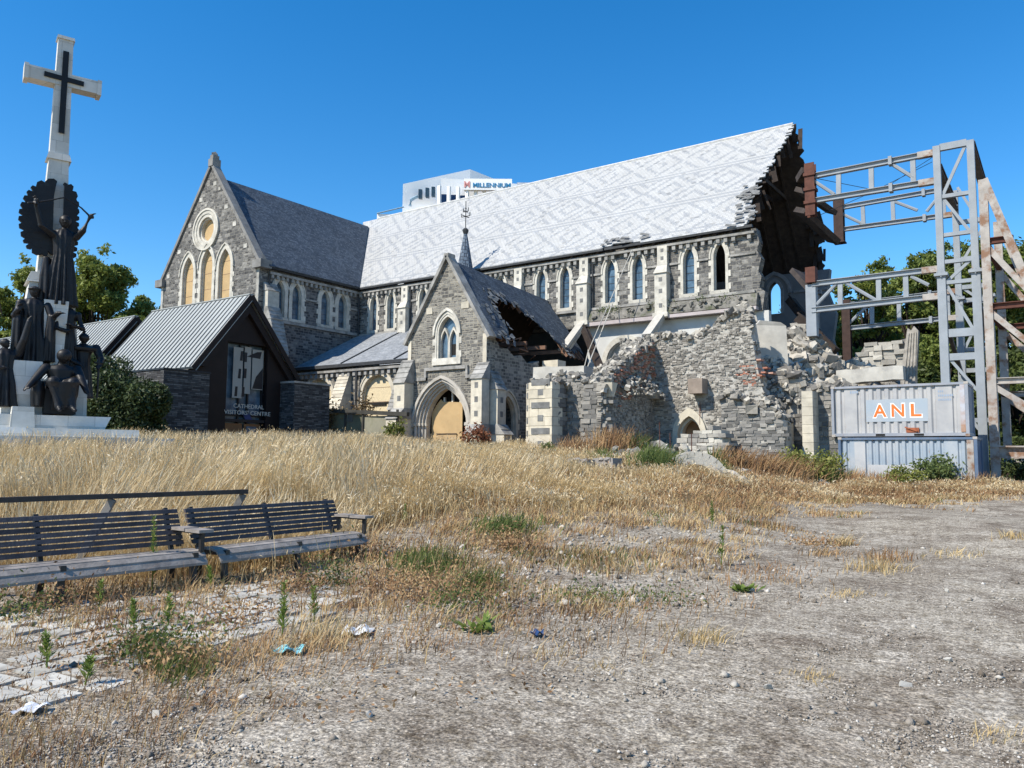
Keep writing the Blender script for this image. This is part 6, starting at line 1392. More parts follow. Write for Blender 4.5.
# ------------------------------------------------------------------ grass
def blades(px, s, h, w, lean=.5, wind=(.35, .1), plume=0., heads=None, y0=0.):
    n = len(px); t = (px-512)/797*s; x = FX*s+FY*t; y = FY*s-FX*t; z = height(x, y)-.03
    az = RNG.uniform(0, 2*PI, n); l = np.abs(RNG.normal(0, lean, n))*h
    w1 = np.sin(x*.83+np.cos(y*.57)*2.1)+.6*np.sin(x*2.3-y*1.9); w2 = np.sin(y*.71+np.cos(x*.49)*2.3)+.6*np.sin(y*2.6+x*1.7)
    dx = np.cos(az)*l+(wind[0]+.34*w1)*h*.5; dy = np.sin(az)*l+(wind[1]+.34*w2)*h*.5
    fa = RNG.uniform(0, 2*PI, n); wx, wy = np.cos(fa)*w/2, np.sin(fa)*w/2
    P = np.zeros((n, 6, 3)); b = np.stack([x, y, z], 1)
    def at(f, k): return b + np.stack([dx*f**2, dy*f**2, h*(f-.12*f*f*np.minimum(l/h*2, 1))], 1) 
    W_ = np.stack([wx, wy, 0*wx], 1)
    P[:, 0] = at(0, 0)-W_*.8; P[:, 1] = at(0, 0)+W_*.8; P[:, 2] = at(.55, 0)+W_*.8; P[:, 3] = at(.55, 0)-W_*.8
    if plume:
        P[:, 4] = at(.86, 0)+W_*plume; P[:, 5] = at(1., 0)
        c = at(.86, 0)-W_*plume; P = np.concatenate([P, c[:, None]], 1); k = 7
        F = np.array([(0,1,2,3),(3,2,4,6),(6,4,5,5)])
    else:
        P[:, 4] = at(1, 0)+W_*.15; P[:, 5] = at(1, 0)-W_*.15; k = 6; F = np.array([(0,1,2,3),(3,2,4,5)])
    F = F[F[:, 2] != F[:, 3]] if False else F
    FF = (F[None]+(np.arange(n)*k)[:, None, None]).reshape(-1, 4)
    return P.reshape(-1, 3), FF
def merge(L):
    V = np.concatenate([a for a, b in L]); o = 0; F = []
    for a, b in L: F.append(b+o); o += len(a)
    return V, np.concatenate(F)
def n2(x, y, sc, seed=0):
    return np.array([mnoise.noise(Vector((a*sc+seed, b*sc, seed*.37))) for a, b in zip(x, y)])
STRAW = leafmat('dry_straw', [(.0, (.24,.15,.065)), (.3, (.48,.34,.155)), (.6, (.64,.485,.25)), (1., (.78,.64,.41))], .35, .8)
PLUME = leafmat('pale_seed_heads', [(.1, (.48,.36,.19)), (.6, (.64,.52,.32)), (.95, (.80,.71,.54))], .3, .8)
WEEDB = leafmat('brown_weeds', [(.0, (.11,.055,.03)), (.35, (.26,.145,.07)), (.7, (.42,.27,.135)), (1., (.50,.37,.19))], .2, .8)
WEEDG = leafmat('green_weeds', [(.05, (.05,.075,.02)), (.5, (.10,.14,.035)), (.95, (.21,.23,.07))], .3, .7)
def tallfield(n, x0, x1, hmean, dens_p=1.):
    px = RNG.uniform(x0, x1, n); smin = np.interp(px, SPX, SMN); smax = np.interp(px, [-60, 130, 330, 420, 540, 600, 700, 780, 830, 1024, 1200], [37, 44, 41, 47, 45, 36, 37.5, 38, 37.5, 38.5, 44])
    u = RNG.random(n); s = smin+(smax-smin)*u**1.25 - RNG.exponential(.5, n)*(RNG.random(n) < .35)
    s = np.maximum(s, 10.2); h = hmean(px, s)*RNG.uniform(.62, 1.12, n)
    return px, s, h
def hm(px, s):
    base = np.interp(px, [-60, 200, 380, 520, 620, 720, 800, 900, 1024], [1.0, 1.0, .92, .74, .46, .40, .44, .42, .45])
    near = sm(0, 4, s-np.interp(px, SPX, SMN)); return base*(.5+.5*near)
L = []
px, s, h = tallfield(420000, -120, 1150, hm)
x, y = inv(px, s); cl = n2(x, y, .55); keep = RNG.random(len(px)) < np.clip(.8+cl*2.4 - .5*sm(460, 640, px), .06, 1)
px, s, h, cl = px[keep], s[keep], h[keep]*(1+.55*cl[keep]), cl[keep]
red = RNG.random(len(px)) < np.clip(.04+.62*sm(500, 760, px)-cl*.5, 0, .8)
L1 = [blades(px[~red], s[~red], h[~red], .00048*s[~red]+.002)]; L2 = [blades(px[red], s[red], h[red]*.85, .0007*s[red]+.002, lean=.45)]
pp, ss, hh = tallfield(42000, -120, 820, hm); k = RNG.random(len(pp)) < (1-.8*sm(420, 700, pp)); pp, ss, hh = pp[k], ss[k], hh[k]*(1.12+.2*(1-sm(300, 480, pp[k])))
L3 = [blades(pp, ss, hh, .0005*ss+.002, lean=.28, plume=1.5)]
# fringe of short dry tufts spilling over the gravel
def tufts(n, x0, x1, s0, s1, sel, hmin, hmax, per=14, spread=.16, w=.0011):
    px = RNG.uniform(x0, x1, n); s = s0+(s1-s0)*RNG.random(n)**.8; x, y = inv(px, s); c = sel(px, s, n2(x, y, .5, 5), n2(x, y, 1.3, 9)); px, s = px[c], s[c]
    k = RNG.integers(max(3, per//2), per*2, len(px)); P = np.repeat(px, k); Q = np.repeat(s, k); m = len(P); hh = np.repeat(RNG.uniform(hmin, hmax, len(px)), k)*RNG.uniform(.5, 1.1, m)
    Q2 = Q+RNG.normal(0, spread, m); P2 = P+RNG.normal(0, spread, m)*797/Q
    return P2, Q2, hh, w*Q+.0025
def fringe(px, s, a, b):
    d = np.interp(px, SPX, SMN)-s; p = np.clip(.98+.25*sm(300,400,px)*(1-sm(740,800,px))+.5*np.minimum(b,.3)-d/np.interp(px, [-100, 200, 420, 640, 760, 1024], [7.5, 8.5, 11, 10.5, 7, 4])+a*1.1+b*.35, 0, 1); p *= (d > -1.5)
    p *= 1-.88*((px < 340) & (s > 4.8) & (s < 9.6) & (b < .25)); p *= np.where(px > 230, sm(5.6, 8.5, s)*.95+.05, .55+.45*sm(5, 6.5, s))
    return RNG.random(len(px)) < p*.95
T = tufts(12000, -60, 1100, 4.3, 30, fringe, .05, .24, 16)
k = RNG.random(len(T[0])) < .5; L1.append(blades(*[q[k] for q in T], lean=.6)); L2.append(blades(*[q[~k] for q in T], lean=.7))
T = tufts(900, -40, 900, 4.6, 26, lambda px, s, a, b: fringe(px, s, a, b) & (b > .0), .2, .5, 12, .2, .0009); L2.append(blades(*T, lean=.5))
T = tufts(600, -60, 360, 5.0, 9.6, lambda px, s, a, b: RNG.random(len(px)) < np.clip(.35+a+b*.6, 0, 1), .04, .16, 12, .07); L2.append(blades(*T, lean=.8))
T = tufts(700, -40, 980, 4.6, 30, lambda px, s, a, b: fringe(px, s, a, b) & (a > .05), .05, .22, 14, .15); L4 = [blades(*T, lean=.7)]
# single tufts standing on the bare lot, behind and around
for (tx, ty, hgt, rad, nn, li) in ((700, 641, .20, .13, 120, 0), (806, 678, .09, .10, 80, 0), (981, 737, .09, .10, 90, 0), (845, 596, .10, .16, 90, 0), (872, 570, .22, .22, 160, 0), (838, 545, .25, .14, 120, 0), (945, 556, .15, .3, 120, 0), (1010, 538, .2, .25, 110, 0), (880, 560, .25, .25, 140, 1), (820, 555, .2, .2, 100, 1), (600, 668, .1, .1, 50, 0), (545, 655, .1, .12, 60, 0), (330, 640, .3, .2, 140, 0), (318, 648, .2, .2, 100, 0), (20, 735, .12, .4, 400, 0), (80, 745, .1, .5, 380, 1), (30, 748, .12, .35, 500, 1), (120, 715, .1, .4, 400, 1), (200, 700, .08, .4, 260, 1), (310, 650, .2, .25, 220, 1), (420, 640, .12, .4, 300, 1), (520, 625, .14, .5, 400, 1), (590, 610, .14, .5, 360, 1), (690, 600, .12, .5, 300, 1), (760, 575, .14, .5, 300, 1), (40, 700, .1, .4, 260, 1), (150, 690, .14, .4, 330, 1), (215, 668, .16, .35, 330, 1), (230, 690, .09, .5, 260, 0), (260, 655, .2, .3, 260, 1)):
    g = PG(tx, ty); s0 = FX*g.x+FY*g.y; P = tx+RNG.normal(0, rad, nn)*797/s0; Q = s0+RNG.normal(0, rad, nn); (L1 if li == 0 else L2).append(blades(P, Q, hgt*RNG.uniform(.5, 1.1, nn), .0011*Q+.002, lean=.5))
def heads(n, x0, x1, frac, size, kp):
    px, s, h = tallfield(n, x0, x1, hm); x, y = inv(px, s); k = kp(px, s, n2(x, y, .55), n2(x, y, 1.7, 7)); px, s, h, x, y = px[k], s[k], h[k], x[k], y[k]; c = n2(x, y, .55)
    C = np.stack([x+RNG.normal(.12, .12, len(x)), y+RNG.normal(.04, .12, len(x)), height(x, y)+h*(1+.55*c)*RNG.uniform(frac, 1.08, len(x))], 1); n = len(C)
    a = RNG.normal(0, .6, (n, 3)); a[:, 2] += .8; a /= np.linalg.norm(a, axis=1, keepdims=True); b = np.cross(a, RNG.normal(0, 1, (n, 3))); b /= np.linalg.norm(b, axis=1, keepdims=True); sz = size*RNG.uniform(.6, 1.3, (n, 1))*(.5+s[:, None]/40)
    return np.stack([C-a*sz, C+b*sz*.3, C+a*sz, C-b*sz*.3], 1).reshape(-1, 3), np.arange(4*n).reshape(-1, 4)
L3 = [(a[:], b) for a, b in L3]
hv = heads(150000, -120, 1150, .4, .046, lambda px, s, a, b: RNG.random(len(px)) < np.clip(.75+a*1.8+b*.7-.72*sm(440, 680, px), .03, 1)); hr_ = heads(45000, 380, 1150, .3, .045, lambda px, s, a, b: RNG.random(len(px)) < np.clip(.2+.6*sm(480, 760, px)-a, 0, 1))
L3 = merge(L3); o3 = len(L3[0]); tag(bulk('seed_spikelets', *hv, PLUME), 'pale fluffy spikelets speckling the upper half of the dry grass', 'grass', kind='stuff'); tag(bulk('brown_seed_heads', *hr_, WEEDB), 'brown seed heads speckling the weeds in front of the ruin', 'weeds', kind='stuff'); L3 = [L3]
tag(bulk('dry_grass', *merge(L1), STRAW), 'tall dry straw coloured grass covering the field before the cathedral', 'grass', kind='stuff')
tag(bulk('brown_weeds', *merge(L2), WEEDB), 'reddish brown withered weeds among the dry grass and gravel', 'weeds', kind='stuff')
tag(bulk('seed_heads', *merge(L3), PLUME), 'pale feathery seed heads standing above the dry grass', 'grass', kind='stuff')
# green patches in the field
for (tx, sx, dpt, sd, hgt, nn) in ((648, 16, 28, 1.2, .95, 900), (665, 12, 26.5, .7, .8, 500), (712, 14, 29, .8, .7, 420), (600, 12, 33, .8, .8, 200), (500, 14, 40, 1, .7, 300), (440, 14, 41, 1., .7, 260), (150, 50, 20, 2, .6, 160), (820, 26, 38, .8, .9, 700), (395, 60, 19, 1.4, .35, 200), (430, 36, 11.5, .9, .3, 600), (505, 30, 15, .8, .3, 500), (600, 45, 12.5, .9, .14, 420), (190, 30, 6.3, .4, .16, 420), (160, 25, 6.8, .4, .2, 260), (480, 20, 10.2, .4, .25, 260)):
    P = RNG.normal(tx, sx*.55, nn); Q = np.maximum(RNG.normal(dpt, sd*.6, nn), 4.5); L4.append(blades(P, Q, hgt*RNG.uniform(.5, 1.15, nn), .0013*Q+.004, lean=.4))
L5 = []
for (tx, sx, dpt, hgt, nn, li) in ((575, 16, 38, 1.2, 420, 1), (612, 20, 38.5, 1.6, 700, 1), (640, 14, 39, 1.3, 360, 0), (735, 18, 37.5, 1.3, 620, 1), (762, 14, 37, 1.5, 480, 1), (790, 18, 37, 1.4, 620, 1), (715, 10, 38, 1.1, 260, 0), (850, 14, 37.5, .9, 300, 1), (880, 16, 37, .8, 300, 1), (975, 16, 37, .9, 320, 1), (770, 26, 33, .7, 520, 1), (700, 30, 31, .6, 420, 1)):
    P = RNG.normal(tx, sx*.55, nn); Q = RNG.normal(dpt, .7, nn); (L5 if li else L4).append(blades(P, Q, hgt*RNG.uniform(.4, 1.1, nn), .0011*Q+.004, lean=.45))
BW = MB(); rw = random.Random(91)
for k in range(420):
    px_ = rw.choice((rw.uniform(600, 690), rw.uniform(690, 810), rw.uniform(740, 830))); s_ = rw.uniform(35.5, 40.5); x_, y_ = inv(px_, s_); BW.rock((x_, y_, hz(x_, y_)+rw.uniform(-.05, .25+.5*(s_ > 38.5))), rw.uniform(.08, .34), .7, rw)
tag(BW.build('foot_rubble', RUBBLE), 'low scatter of fallen stones half buried in weeds along the foot of the ruin', 'rubble', kind='stuff')
tag(bulk('brown_foot_weeds', *merge(L5), WEEDB), 'tall brown weeds growing against the foot of the ruined walls', 'weeds', kind='stuff')
tag(bulk('green_weeds', *merge(L4), WEEDG), 'low green weeds growing in patches through the dry grass', 'weeds', kind='stuff')
# low leafy weeds (small leaves) as scattered litter and stems
def leafcards(C, size, flat=0.):
    n = len(C); a = RNG.normal(0, 1, (n, 3)); a[:, 2] *= (1-flat*.7); a /= np.linalg.norm(a, axis=1, keepdims=True); r = RNG.normal(0, 1, (n, 3)); b = np.cross(a, r); b /= np.linalg.norm(b, axis=1, keepdims=True)
    sz = size*RNG.uniform(.6, 1.3, (n, 1)); V = np.stack([C-a*sz, C+b*sz*.45, C+a*sz, C-b*sz*.45], 1).reshape(-1, 3)
    return V, np.arange(4*n).reshape(-1, 4)
LC = []; LCG = []
for (tx, ty, rad, hgt, nn, g) in ((165, 655, .45, .3, 900, 1), (190, 668, .4, .25, 700, 0), (430, 600, .7, .35, 1500, 0), (395, 590, .5, .3, 900, 0), (460, 610, .4, .3, 600, 1), (510, 550, .5, .3, 800, 0), (300, 590, .5, .3, 900, 0), (330, 585, .4, .35, 800, 1), (60, 612, .6, .3, 800, 0), (20, 618, .4, .3, 500, 1), (120, 660, .4, .3, 500, 0), (470, 590, .5, .2, 400, 1), (590, 600, .5, .15, 500, 1), (650, 600, .5, .12, 300, 1), (230, 625, .5, .3, 600, 0), (370, 560, .5, .25, 600, 0), (815, 545, .5, .2, 500, 0)):
    g_ = PG(tx, ty); c = np.array(g_)+np.stack([RNG.normal(0, rad*.55, nn), RNG.normal(0, rad*.55, nn), np.abs(RNG.normal(0, hgt*.5, nn))], 1); V = leafcards(c, .022 if ty > 560 else .03); (LCG if g else LC).append(V)
nn = 5000; px = RNG.uniform(0, 560, nn); s = RNG.uniform(5, 17, nn); x, y = inv(px, s); k = n2(x, y, .8, 2) > .05; x, y = x[k], y[k]; LC.append(leafcards(np.stack([x, y, height(x, y)+RNG.exponential(.05, len(x))], 1), .02, .5))
tag(bulk('withered_leaves', *merge(LC), WEEDB), 'brown withered leafy weeds on the gravel', 'weeds', kind='stuff')
tag(bulk('leafy_weeds', *merge(LCG), WEEDG), 'small green leafy weeds on the gravel and paving', 'weeds', kind='stuff')
# ------------------------------------------------------------------ gravel
def gravel(n, smin, smax, rmin, rmax, k=1.6):
    px = RNG.uniform(-60, 1090, n); s = (smin**-k+(smax**-k-smin**-k)*RNG.random(n))**(-1/k); x, y = inv(px, s); c = n2(x, y, .6, 4)+.4*n2(x, y, 2.5, 8); keep = (RNG.random(n) < .45+c*1.3); x, y, s = x[keep], y[keep], s[keep]; n = len(x)
    r = RNG.uniform(rmin, rmax, n)*RNG.choice([.7, 1, 1.5], n, p=[.5, .4, .1])*(s/6)**.35; C = np.stack([x, y, height(x, y)+r*.15], 1)
    O = np.array([(1,0,0),(0,1,0),(-1,0,0),(0,-1,0),(.1,.1,.75),(0,0,-.6)])[None]*r[:, None, None]*RNG.uniform(.55, 1.25, (n, 6, 1)); a = RNG.uniform(0, 2*PI, n); ca, sa = np.cos(a)[:, None], np.sin(a)[:, None]
    O = np.stack([O[..., 0]*ca-O[..., 1]*sa, O[..., 0]*sa+O[..., 1]*ca, O[..., 2]], -1)
    F = np.array([(0,1,4),(1,2,4),(2,3,4),(3,0,4),(1,0,5),(2,1,5),(3,2,5),(0,3,5)])
    return (C[:, None]+O).reshape(-1, 3), (F[None]+(np.arange(n)*6)[:, None, None]).reshape(-1, 3)
def chips():
    n = 1500; px = RNG.normal(520, 130, n); s = RNG.uniform(9, 17, n); x, y = inv(px, s); r = RNG.uniform(.015, .05, n)*RNG.choice([1, 1.8], n, p=[.9, .1]); C = np.stack([x, y, height(x, y)+r*.2], 1)
    O = np.array([(1,0,0),(0,1,0),(-1,0,0),(0,-1,0),(.1,.1,.75),(0,0,-.6)])[None]*r[:, None, None]*RNG.uniform(.55, 1.25, (n, 6, 1)); F = np.array([(0,1,4),(1,2,4),(2,3,4),(3,0,4),(1,0,5),(2,1,5),(3,2,5),(0,3,5)])
    return (C[:, None]+O).reshape(-1, 3), (F[None]+(np.arange(n)*6)[:, None, None]).reshape(-1, 3)
GRV = blocks('gravel_stone', [(.05, (.13,.105,.08)), (.45, (.27,.235,.195)), (.75, (.42,.385,.33)), (.97, (.62,.58,.52))])
tag(bulk('gravel', *merge([chips(), gravel(110000, 3.2, 24, .005, .013), gravel(2600, 4, 26, .014, .035, .9)]), GRV), 'loose grey and pale gravel scattered over the bare lot', 'gravel', kind='stuff')
# ------------------------------------------------------------------ separate weeds, stones, litter
SPG = leafmat('fresh_green_leaf', [(.1, (.10,.15,.03)), (.5, (.17,.24,.05)), (.95, (.30,.34,.09))], .35, .6)
def spike(px, py, top, label, nm='weed_spike', width=.09):
    g = PG(px, py); s = FX*g.x+FY*g.y; H = (py-top)/797*s; root = empty(nm, g, label, 'weed', 'green weed spikes')
    mb = MB(); q = Vector((random.uniform(-.03,.03), random.uniform(-.03,.03), H)); mb.tube([g, g+q*.5+Vector((.01,0,0)), g+q], [.008,.006,.003], 5); mb.build('stem', SPG, root)
    n = int(60+H*110); f = RNG.uniform(.12, 1, n)**.8; C = np.array(g)+f[:, None]*np.array(q); az = RNG.uniform(0, 2*PI, n); l = width*(1.15-.75*f)*RNG.uniform(.7, 1.2, n)
    d = np.stack([np.cos(az), np.sin(az), RNG.uniform(.35, 1.1, n)], 1)*l[:, None]; w = np.stack([-np.sin(az), np.cos(az), 0*az], 1)*.008
    V = np.stack([C-w, C+d*.5+w*1.2, C+d, C+d*.5-w*1.2], 1).reshape(-1, 3); bulk('leaf', V, np.arange(4*n).reshape(-1, 4), SPG, root)['kind'] = 'stuff'
for a in ((152, 590, 520, 'tallest green weed spike, standing right in front of the left bench'), (98, 614, 583, 'green weed spike before the left bench, shorter and left of the tallest one'), (211, 590, 568, 'small green weed spike under the gap between the two benches'), (282, 641, 586, 'tall green weed spike on the paving in front of the right bench'), (134, 632, 602, 'short green weed spike among the paving stones below the tallest spike'), (47, 670, 636, 'thin green weed spike on the bare pale paving at the left'), (85, 686, 660, 'small pale green weed spike at the front edge of the paving'), (168, 627, 596, 'thin green weed spike between the joints of the middle paving'),
          (721, 566, 528, 'bright green weed spike alone on the gravel right of centre'), (712, 528, 502, 'slender green weed stalk at the edge of the dry grass behind the bright spike'), (404, 525, 505, 'small green weed at the lower edge of the tall grass'), (314, 622, 590, 'thin weed stalk among dry tufts right of the paving')): spike(*a)
def rosette(px, py, r, label, mat=SPG):
    g = PG(px, py); n = 46; az = RNG.uniform(0, 2*PI, n); l = r*RNG.uniform(.5, 1.1, n); d = np.stack([np.cos(az)*l, np.sin(az)*l, l*RNG.uniform(.15, .8, n)], 1); w = np.stack([-np.sin(az), np.cos(az), 0*az], 1)*.028; c = np.array(g)+RNG.normal(0, r*.35, (n, 3))*np.array([1,1,0])
    V = np.stack([c, c+d*.6+w, c+d, c+d*.6-w], 1).reshape(-1, 3); tag(bulk('leafy_rosette', V, np.arange(4*n).reshape(-1, 4), mat), label, 'plant')
rosette(741, 591, .16, 'bright yellow green leafy plant low on the open gravel'); rosette(480, 632, .22, 'pale green leafy plant at the near edge of the weeds, left of centre')
def bush(name, px, py, d, w, h, n, size, mat, label, lobes=6, seed=1, stems=True, core=False):
    r = random.Random(seed); x, y = inv(px, d); z = hz(x, y); root = empty(name, (x, y, z), label, 'shrub'); C = []
    L = [(r.uniform(-.5,.5)*w, r.uniform(-.4,.4)*w, h*r.uniform(.25,.72), r.uniform(.28,.46)) for _ in range(lobes)]
    for (a, b, c, q) in L:
        m = n//lobes; u = RNG.normal(0, 1, (m, 3)); u /= np.linalg.norm(u, axis=1, keepdims=True); rad = RNG.uniform(.6, 1.02, (m, 1)) if core else RNG.uniform(.35, 1.3, (m, 1))*RNG.uniform(.7,1.15,(m,1)); C.append(np.array((x+FY*a+FX*b, y-FX*a+FY*b, z+c))+u*rad*np.array((w*q, w*q, h*q*.8)))
    C = np.concatenate(C); C = C[C[:, 2] > z-.05]; bulk('foliage', *leafcards(C, size), mat, root)
    mb = MB()
    for (a, b, c, q) in L: mb.tube([(x, y, z-.1), (x+FY*a*.5+FX*b*.5, y-FX*a*.5+FY*b*.5, z+c*.6), (x+FY*a+FX*b, y-FX*a+FY*b, z+c)], [.05*w, .035*w, .015*w], 5)
    mb.build('stem', TIMBER_DK, root); return root
LEAF_DK = leafmat('dark_evergreen_leaf', [(.1, (.022,.035,.014)), (.5, (.045,.068,.022)), (.95, (.095,.12,.04))], .12, .5)
LEAF_LOW = leafmat('low_tree_leaf', [(.1, (.04,.06,.018)), (.5, (.08,.11,.03)), (.95, (.15,.18,.05))], .25, .55)
LEAF_MID = leafmat('shrub_leaf', [(.1, (.05,.075,.02)), (.5, (.10,.14,.04)), (.95, (.22,.25,.09))], .3, .6)
LEAF_YEL = leafmat('yellow_green_leaf', [(.1, (.10,.12,.03)), (.5, (.20,.22,.05)), (.95, (.34,.33,.09))], .3, .6)
LEAF_RED = leafmat('rusty_dock_leaf', [(.1, (.14,.05,.025)), (.5, (.24,.09,.045)), (.95, (.34,.17,.09))], .2, .8)
LEAF_TREE = leafmat('tree_leaf', [(.1, (.075,.105,.022)), (.5, (.15,.195,.042)), (.95, (.26,.30,.08))], .3, .55)
LEAF_TREE2 = leafmat('tree_leaf_light', [(.1, (.10,.13,.025)), (.5, (.19,.23,.05)), (.95, (.30,.34,.085))], .35, .55)
bush('dark_shrub', 101, 0, 40.5, 2.2, 5.4, 26000, .10, LEAF_DK, 'dense dark evergreen shrub against the low dark building, the taller left one', 9, 3, core=True)
bush('dark_shrub', 129, 0, 39.5, 2.6, 3.9, 26000, .10, LEAF_DK, 'dense dark evergreen shrub before the low dark building, the rounder right one', 9, 5, core=True)
bush('bush', 551, 0, 36.5, 1.0, 1.1, 1300, .07, LEAF_MID, 'small green bush at the foot of the big cream pier', 4, 7)
bush('bush', 818, 0, 38.5, 2.4, 1.9, 3000, .09, LEAF_YEL, 'yellow green bush at the left end of the blue container', 6, 9)
bush('bush', 941, 0, 37.0, 1.7, 1.65, 2200, .09, LEAF_MID, 'dark green leafy bush in front of the blue container, right of the yellow one', 6, 11)
bush('bush', 905, 0, 36.6, 1.3, 1.1, 1500, .08, LEAF_YEL, 'sparse yellow green bush in front of the middle of the blue container', 5, 13)
bush('bush', 1003, 0, 43, 2.2, 1.5, 1600, .11, LEAF_DK, 'low dark bush under the base of the rusty frame', 5, 15)
bush('dock_plant', 479, 0, 38.5, 1.1, 1.7, 1200, .08, LEAF_RED, 'rust red dried dock plant in front of the porch', 5, 17)
bush('vine', 397, 0, 45.5, .9, 2.7, 1200, .12, LEAF_YEL, 'bright green climbing plant beside the left porch buttress', 5, 19)
bush('dead_bush', 348, 0, 54, 2.4, 4.4, 1800, .12, leafmat('dead_leaf', [(.1, (.10,.065,.03)), (.5, (.19,.125,.06)), (.95, (.26,.2,.1))], .2), 'brown dead bush behind the mossy panel hoarding', 6, 23)
bush('bush', 238, 0, 40, 1.2, 1.0, 900, .09, LEAF_YEL, 'small yellow green plant in the grass below the dark building entrance', 4, 29)
# ------------------------------------------------------------------ trees
def tree(px, d, zlow, ztop, w, n, size, mat, label, seed, gaps=.25, nl=72, grp='trees behind the cathedral'):
    r = random.Random(seed); x, y = inv(px, d); z0 = hz(x, y); root = empty('broadleaf_tree', (x, y, z0), label, 'tree', grp); C = []; mb = MB()
    mb.tube([(x, y, z0-.3), (x+.1, y, z0+(zlow-z0)*.6), (x, y, zlow+(ztop-zlow)*.35), (x+.2, y, zlow+(ztop-zlow)*.75)], [.45,.36,.24,.08], 9)
    H = ztop-zlow
    for k in range(nl):
        a = r.uniform(0, 2*PI); f = r.uniform(0, 1); rad = w*math.sqrt(max(.05, 1-(abs(f-.38)/.66)**2))*r.uniform(.35, 1.)
        c = np.array((x+rad*math.cos(a), y+rad*math.sin(a), zlow+H*f*.94)); q = r.uniform(.13, .26)*w*1.25*(1-.35*f)
        m = int(n/nl*(q/(.2*w))**2); u = RNG.normal(0, 1, (m, 3)); u /= np.linalg.norm(u, axis=1, keepdims=True); rd = RNG.random((m, 1))**.5*RNG.uniform(.85, 1.2, (m, 1)); C.append(c+u*rd*np.array((q, q, q*.72)))
        for j in range(3): e = c+np.array((r.gauss(0, 1), r.gauss(0, 1), r.gauss(.2, 1)))*q*.62; m2 = int(m*.12); C.append(e+RNG.normal(0, q*.22, (m2, 3)))
        hh = zlow+H*max(.05, f*.6-.1); mb.tube([(x+.05, y, hh), tuple((np.array((x, y, hh+.3))+c)/2), tuple(c)], [.16, .09, .03], 5)
    mb.build('trunk', TIMBER_DK, root); bulk('crown', *leafcards(np.concatenate(C), size), mat, root)
for i, (px, d, zl, yt, w, n, m, lab) in enumerate((
    (92, 88, 2.5, 250, 6.6, 9000, LEAF_TREE2, 'bright green tree behind the low metal roofs, right of the memorial'),
    (6, 84, 2, 258, 6.0, 8000, LEAF_TREE2, 'green tree behind the memorial at the left edge'),
    (-70, 90, 2, 250, 7, 5000, LEAF_TREE, 'green tree mostly outside the left edge behind the memorial'),
    (150, 100, 3, 290, 4.5, 4000, LEAF_TREE2, 'small green treetop between the low roofs and the tall gable'))):
    zt = PD(max(px, 0), yt, d).z; tree(px, d, zl, zt, w, n*6, .25, m, lab, 40+i)
for i, (px, d, zl, yt, w, n, m, lab) in enumerate((
    (868, 66, 3, 262, 3.4, 4500, LEAF_TREE2, 'slim light green tree behind the lower trusses, leftmost of the right trees'),
    (915, 68, 2.5, 245, 5.2, 12000, LEAF_TREE, 'broad leafy tree behind the lower trusses and the containers'),
    (972, 70, 2, 236, 5.8, 13000, LEAF_TREE, 'broad dark leafy tree seen through the grey steel tower'),
    (1035, 72, 2, 228, 6.0, 11000, LEAF_TREE, 'leafy tree cut by the right edge behind the rusty frame'),
    (1100, 74, 2, 220, 7.0, 6000, LEAF_TREE, 'leafy tree outside the right edge of the view'),
    (820, 78, 2, 300, 4.5, 3500, LEAF_TREE, 'leafy tree glimpsed behind the fallen end of the cathedral'),
    (945, 62, 1., 345, 4.0, 9000, LEAF_LOW, 'low dark tree right behind the grey steel tower'),
    (1015, 60, .5, 345, 4.4, 9000, LEAF_LOW, 'low dark tree right behind the rusty frame'),
    (880, 62, 1., 350, 3.6, 6000, LEAF_LOW, 'low dark tree behind the pale masonry fragment'))):
    zt = PD(px, yt, d).z; tree(px, d, zl, zt, w*1.15, n*5, .20, m, lab, 60+i)
# ------------------------------------------------------------------ blocks and debris in the field
def block(px, py, d, w, h, dep, label, mat=CONC, name='concrete_block', rot=0., seed=1, cat='block'):
    x, y = inv(px, d); z = hz(x, y)-.05; r = random.Random(seed); mb = MB(); c_, s_ = math.cos(rot), math.sin(rot); P = []
    zc = PD(px, py, d).z
    for zz in (z-.2, zc):
        for a, b in ((-w/2,0),(w/2,0),(w/2,dep),(-w/2,dep)): a += r.uniform(-.04,.04); b += r.uniform(-.03,.03); P.append((x+a*c_-b*s_, y+a*s_+b*c_, zz+r.uniform(-.03,.03)))
    mb.hexa(P); q = [Vector(p) for p in P[4:]]
    for k in range(7): a = r.random(); p = q[0].lerp(q[1], a); mb.rock(p+Vector((0,.02,-.05)), r.uniform(.05,.10))
    return tag(mb.build(name, mat), label, cat, 'stone blocks in the grass')
BLK = plain('old_grey_block', (.31,.285,.26), .92, .3, 2.5, stain=((.18,.16,.14), 2.5, .5, .8), bump=.5)
block(577, 459, 27, .82, .5, .5, 'weathered grey block in the dry grass, left of a pair', BLK, rot=-.2, seed=2); block(603, 458.5, 26.8, .86, .5, .5, 'weathered grey block in the dry grass, right of a pair', BLK, rot=-.15, seed=3)
block(552, 513.5, 20, 1.1, .1, .3, 'flat pale kerb stone lying at the lower edge of the tall grass', CONC, 'kerb_stone', -.3, 4, 'kerb'); block(655, 543.5, 14.6, 1.05, .08, .18, 'thin pale plank lying on the gravel right of centre', CONC, 'plank', -.45, 5, 'plank'); block(400, 528, 17, 1.0, .1, .25, 'pale stone strip lying in the weeds beyond the right bench', CONC, 'kerb_stone', -.2, 6, 'kerb')
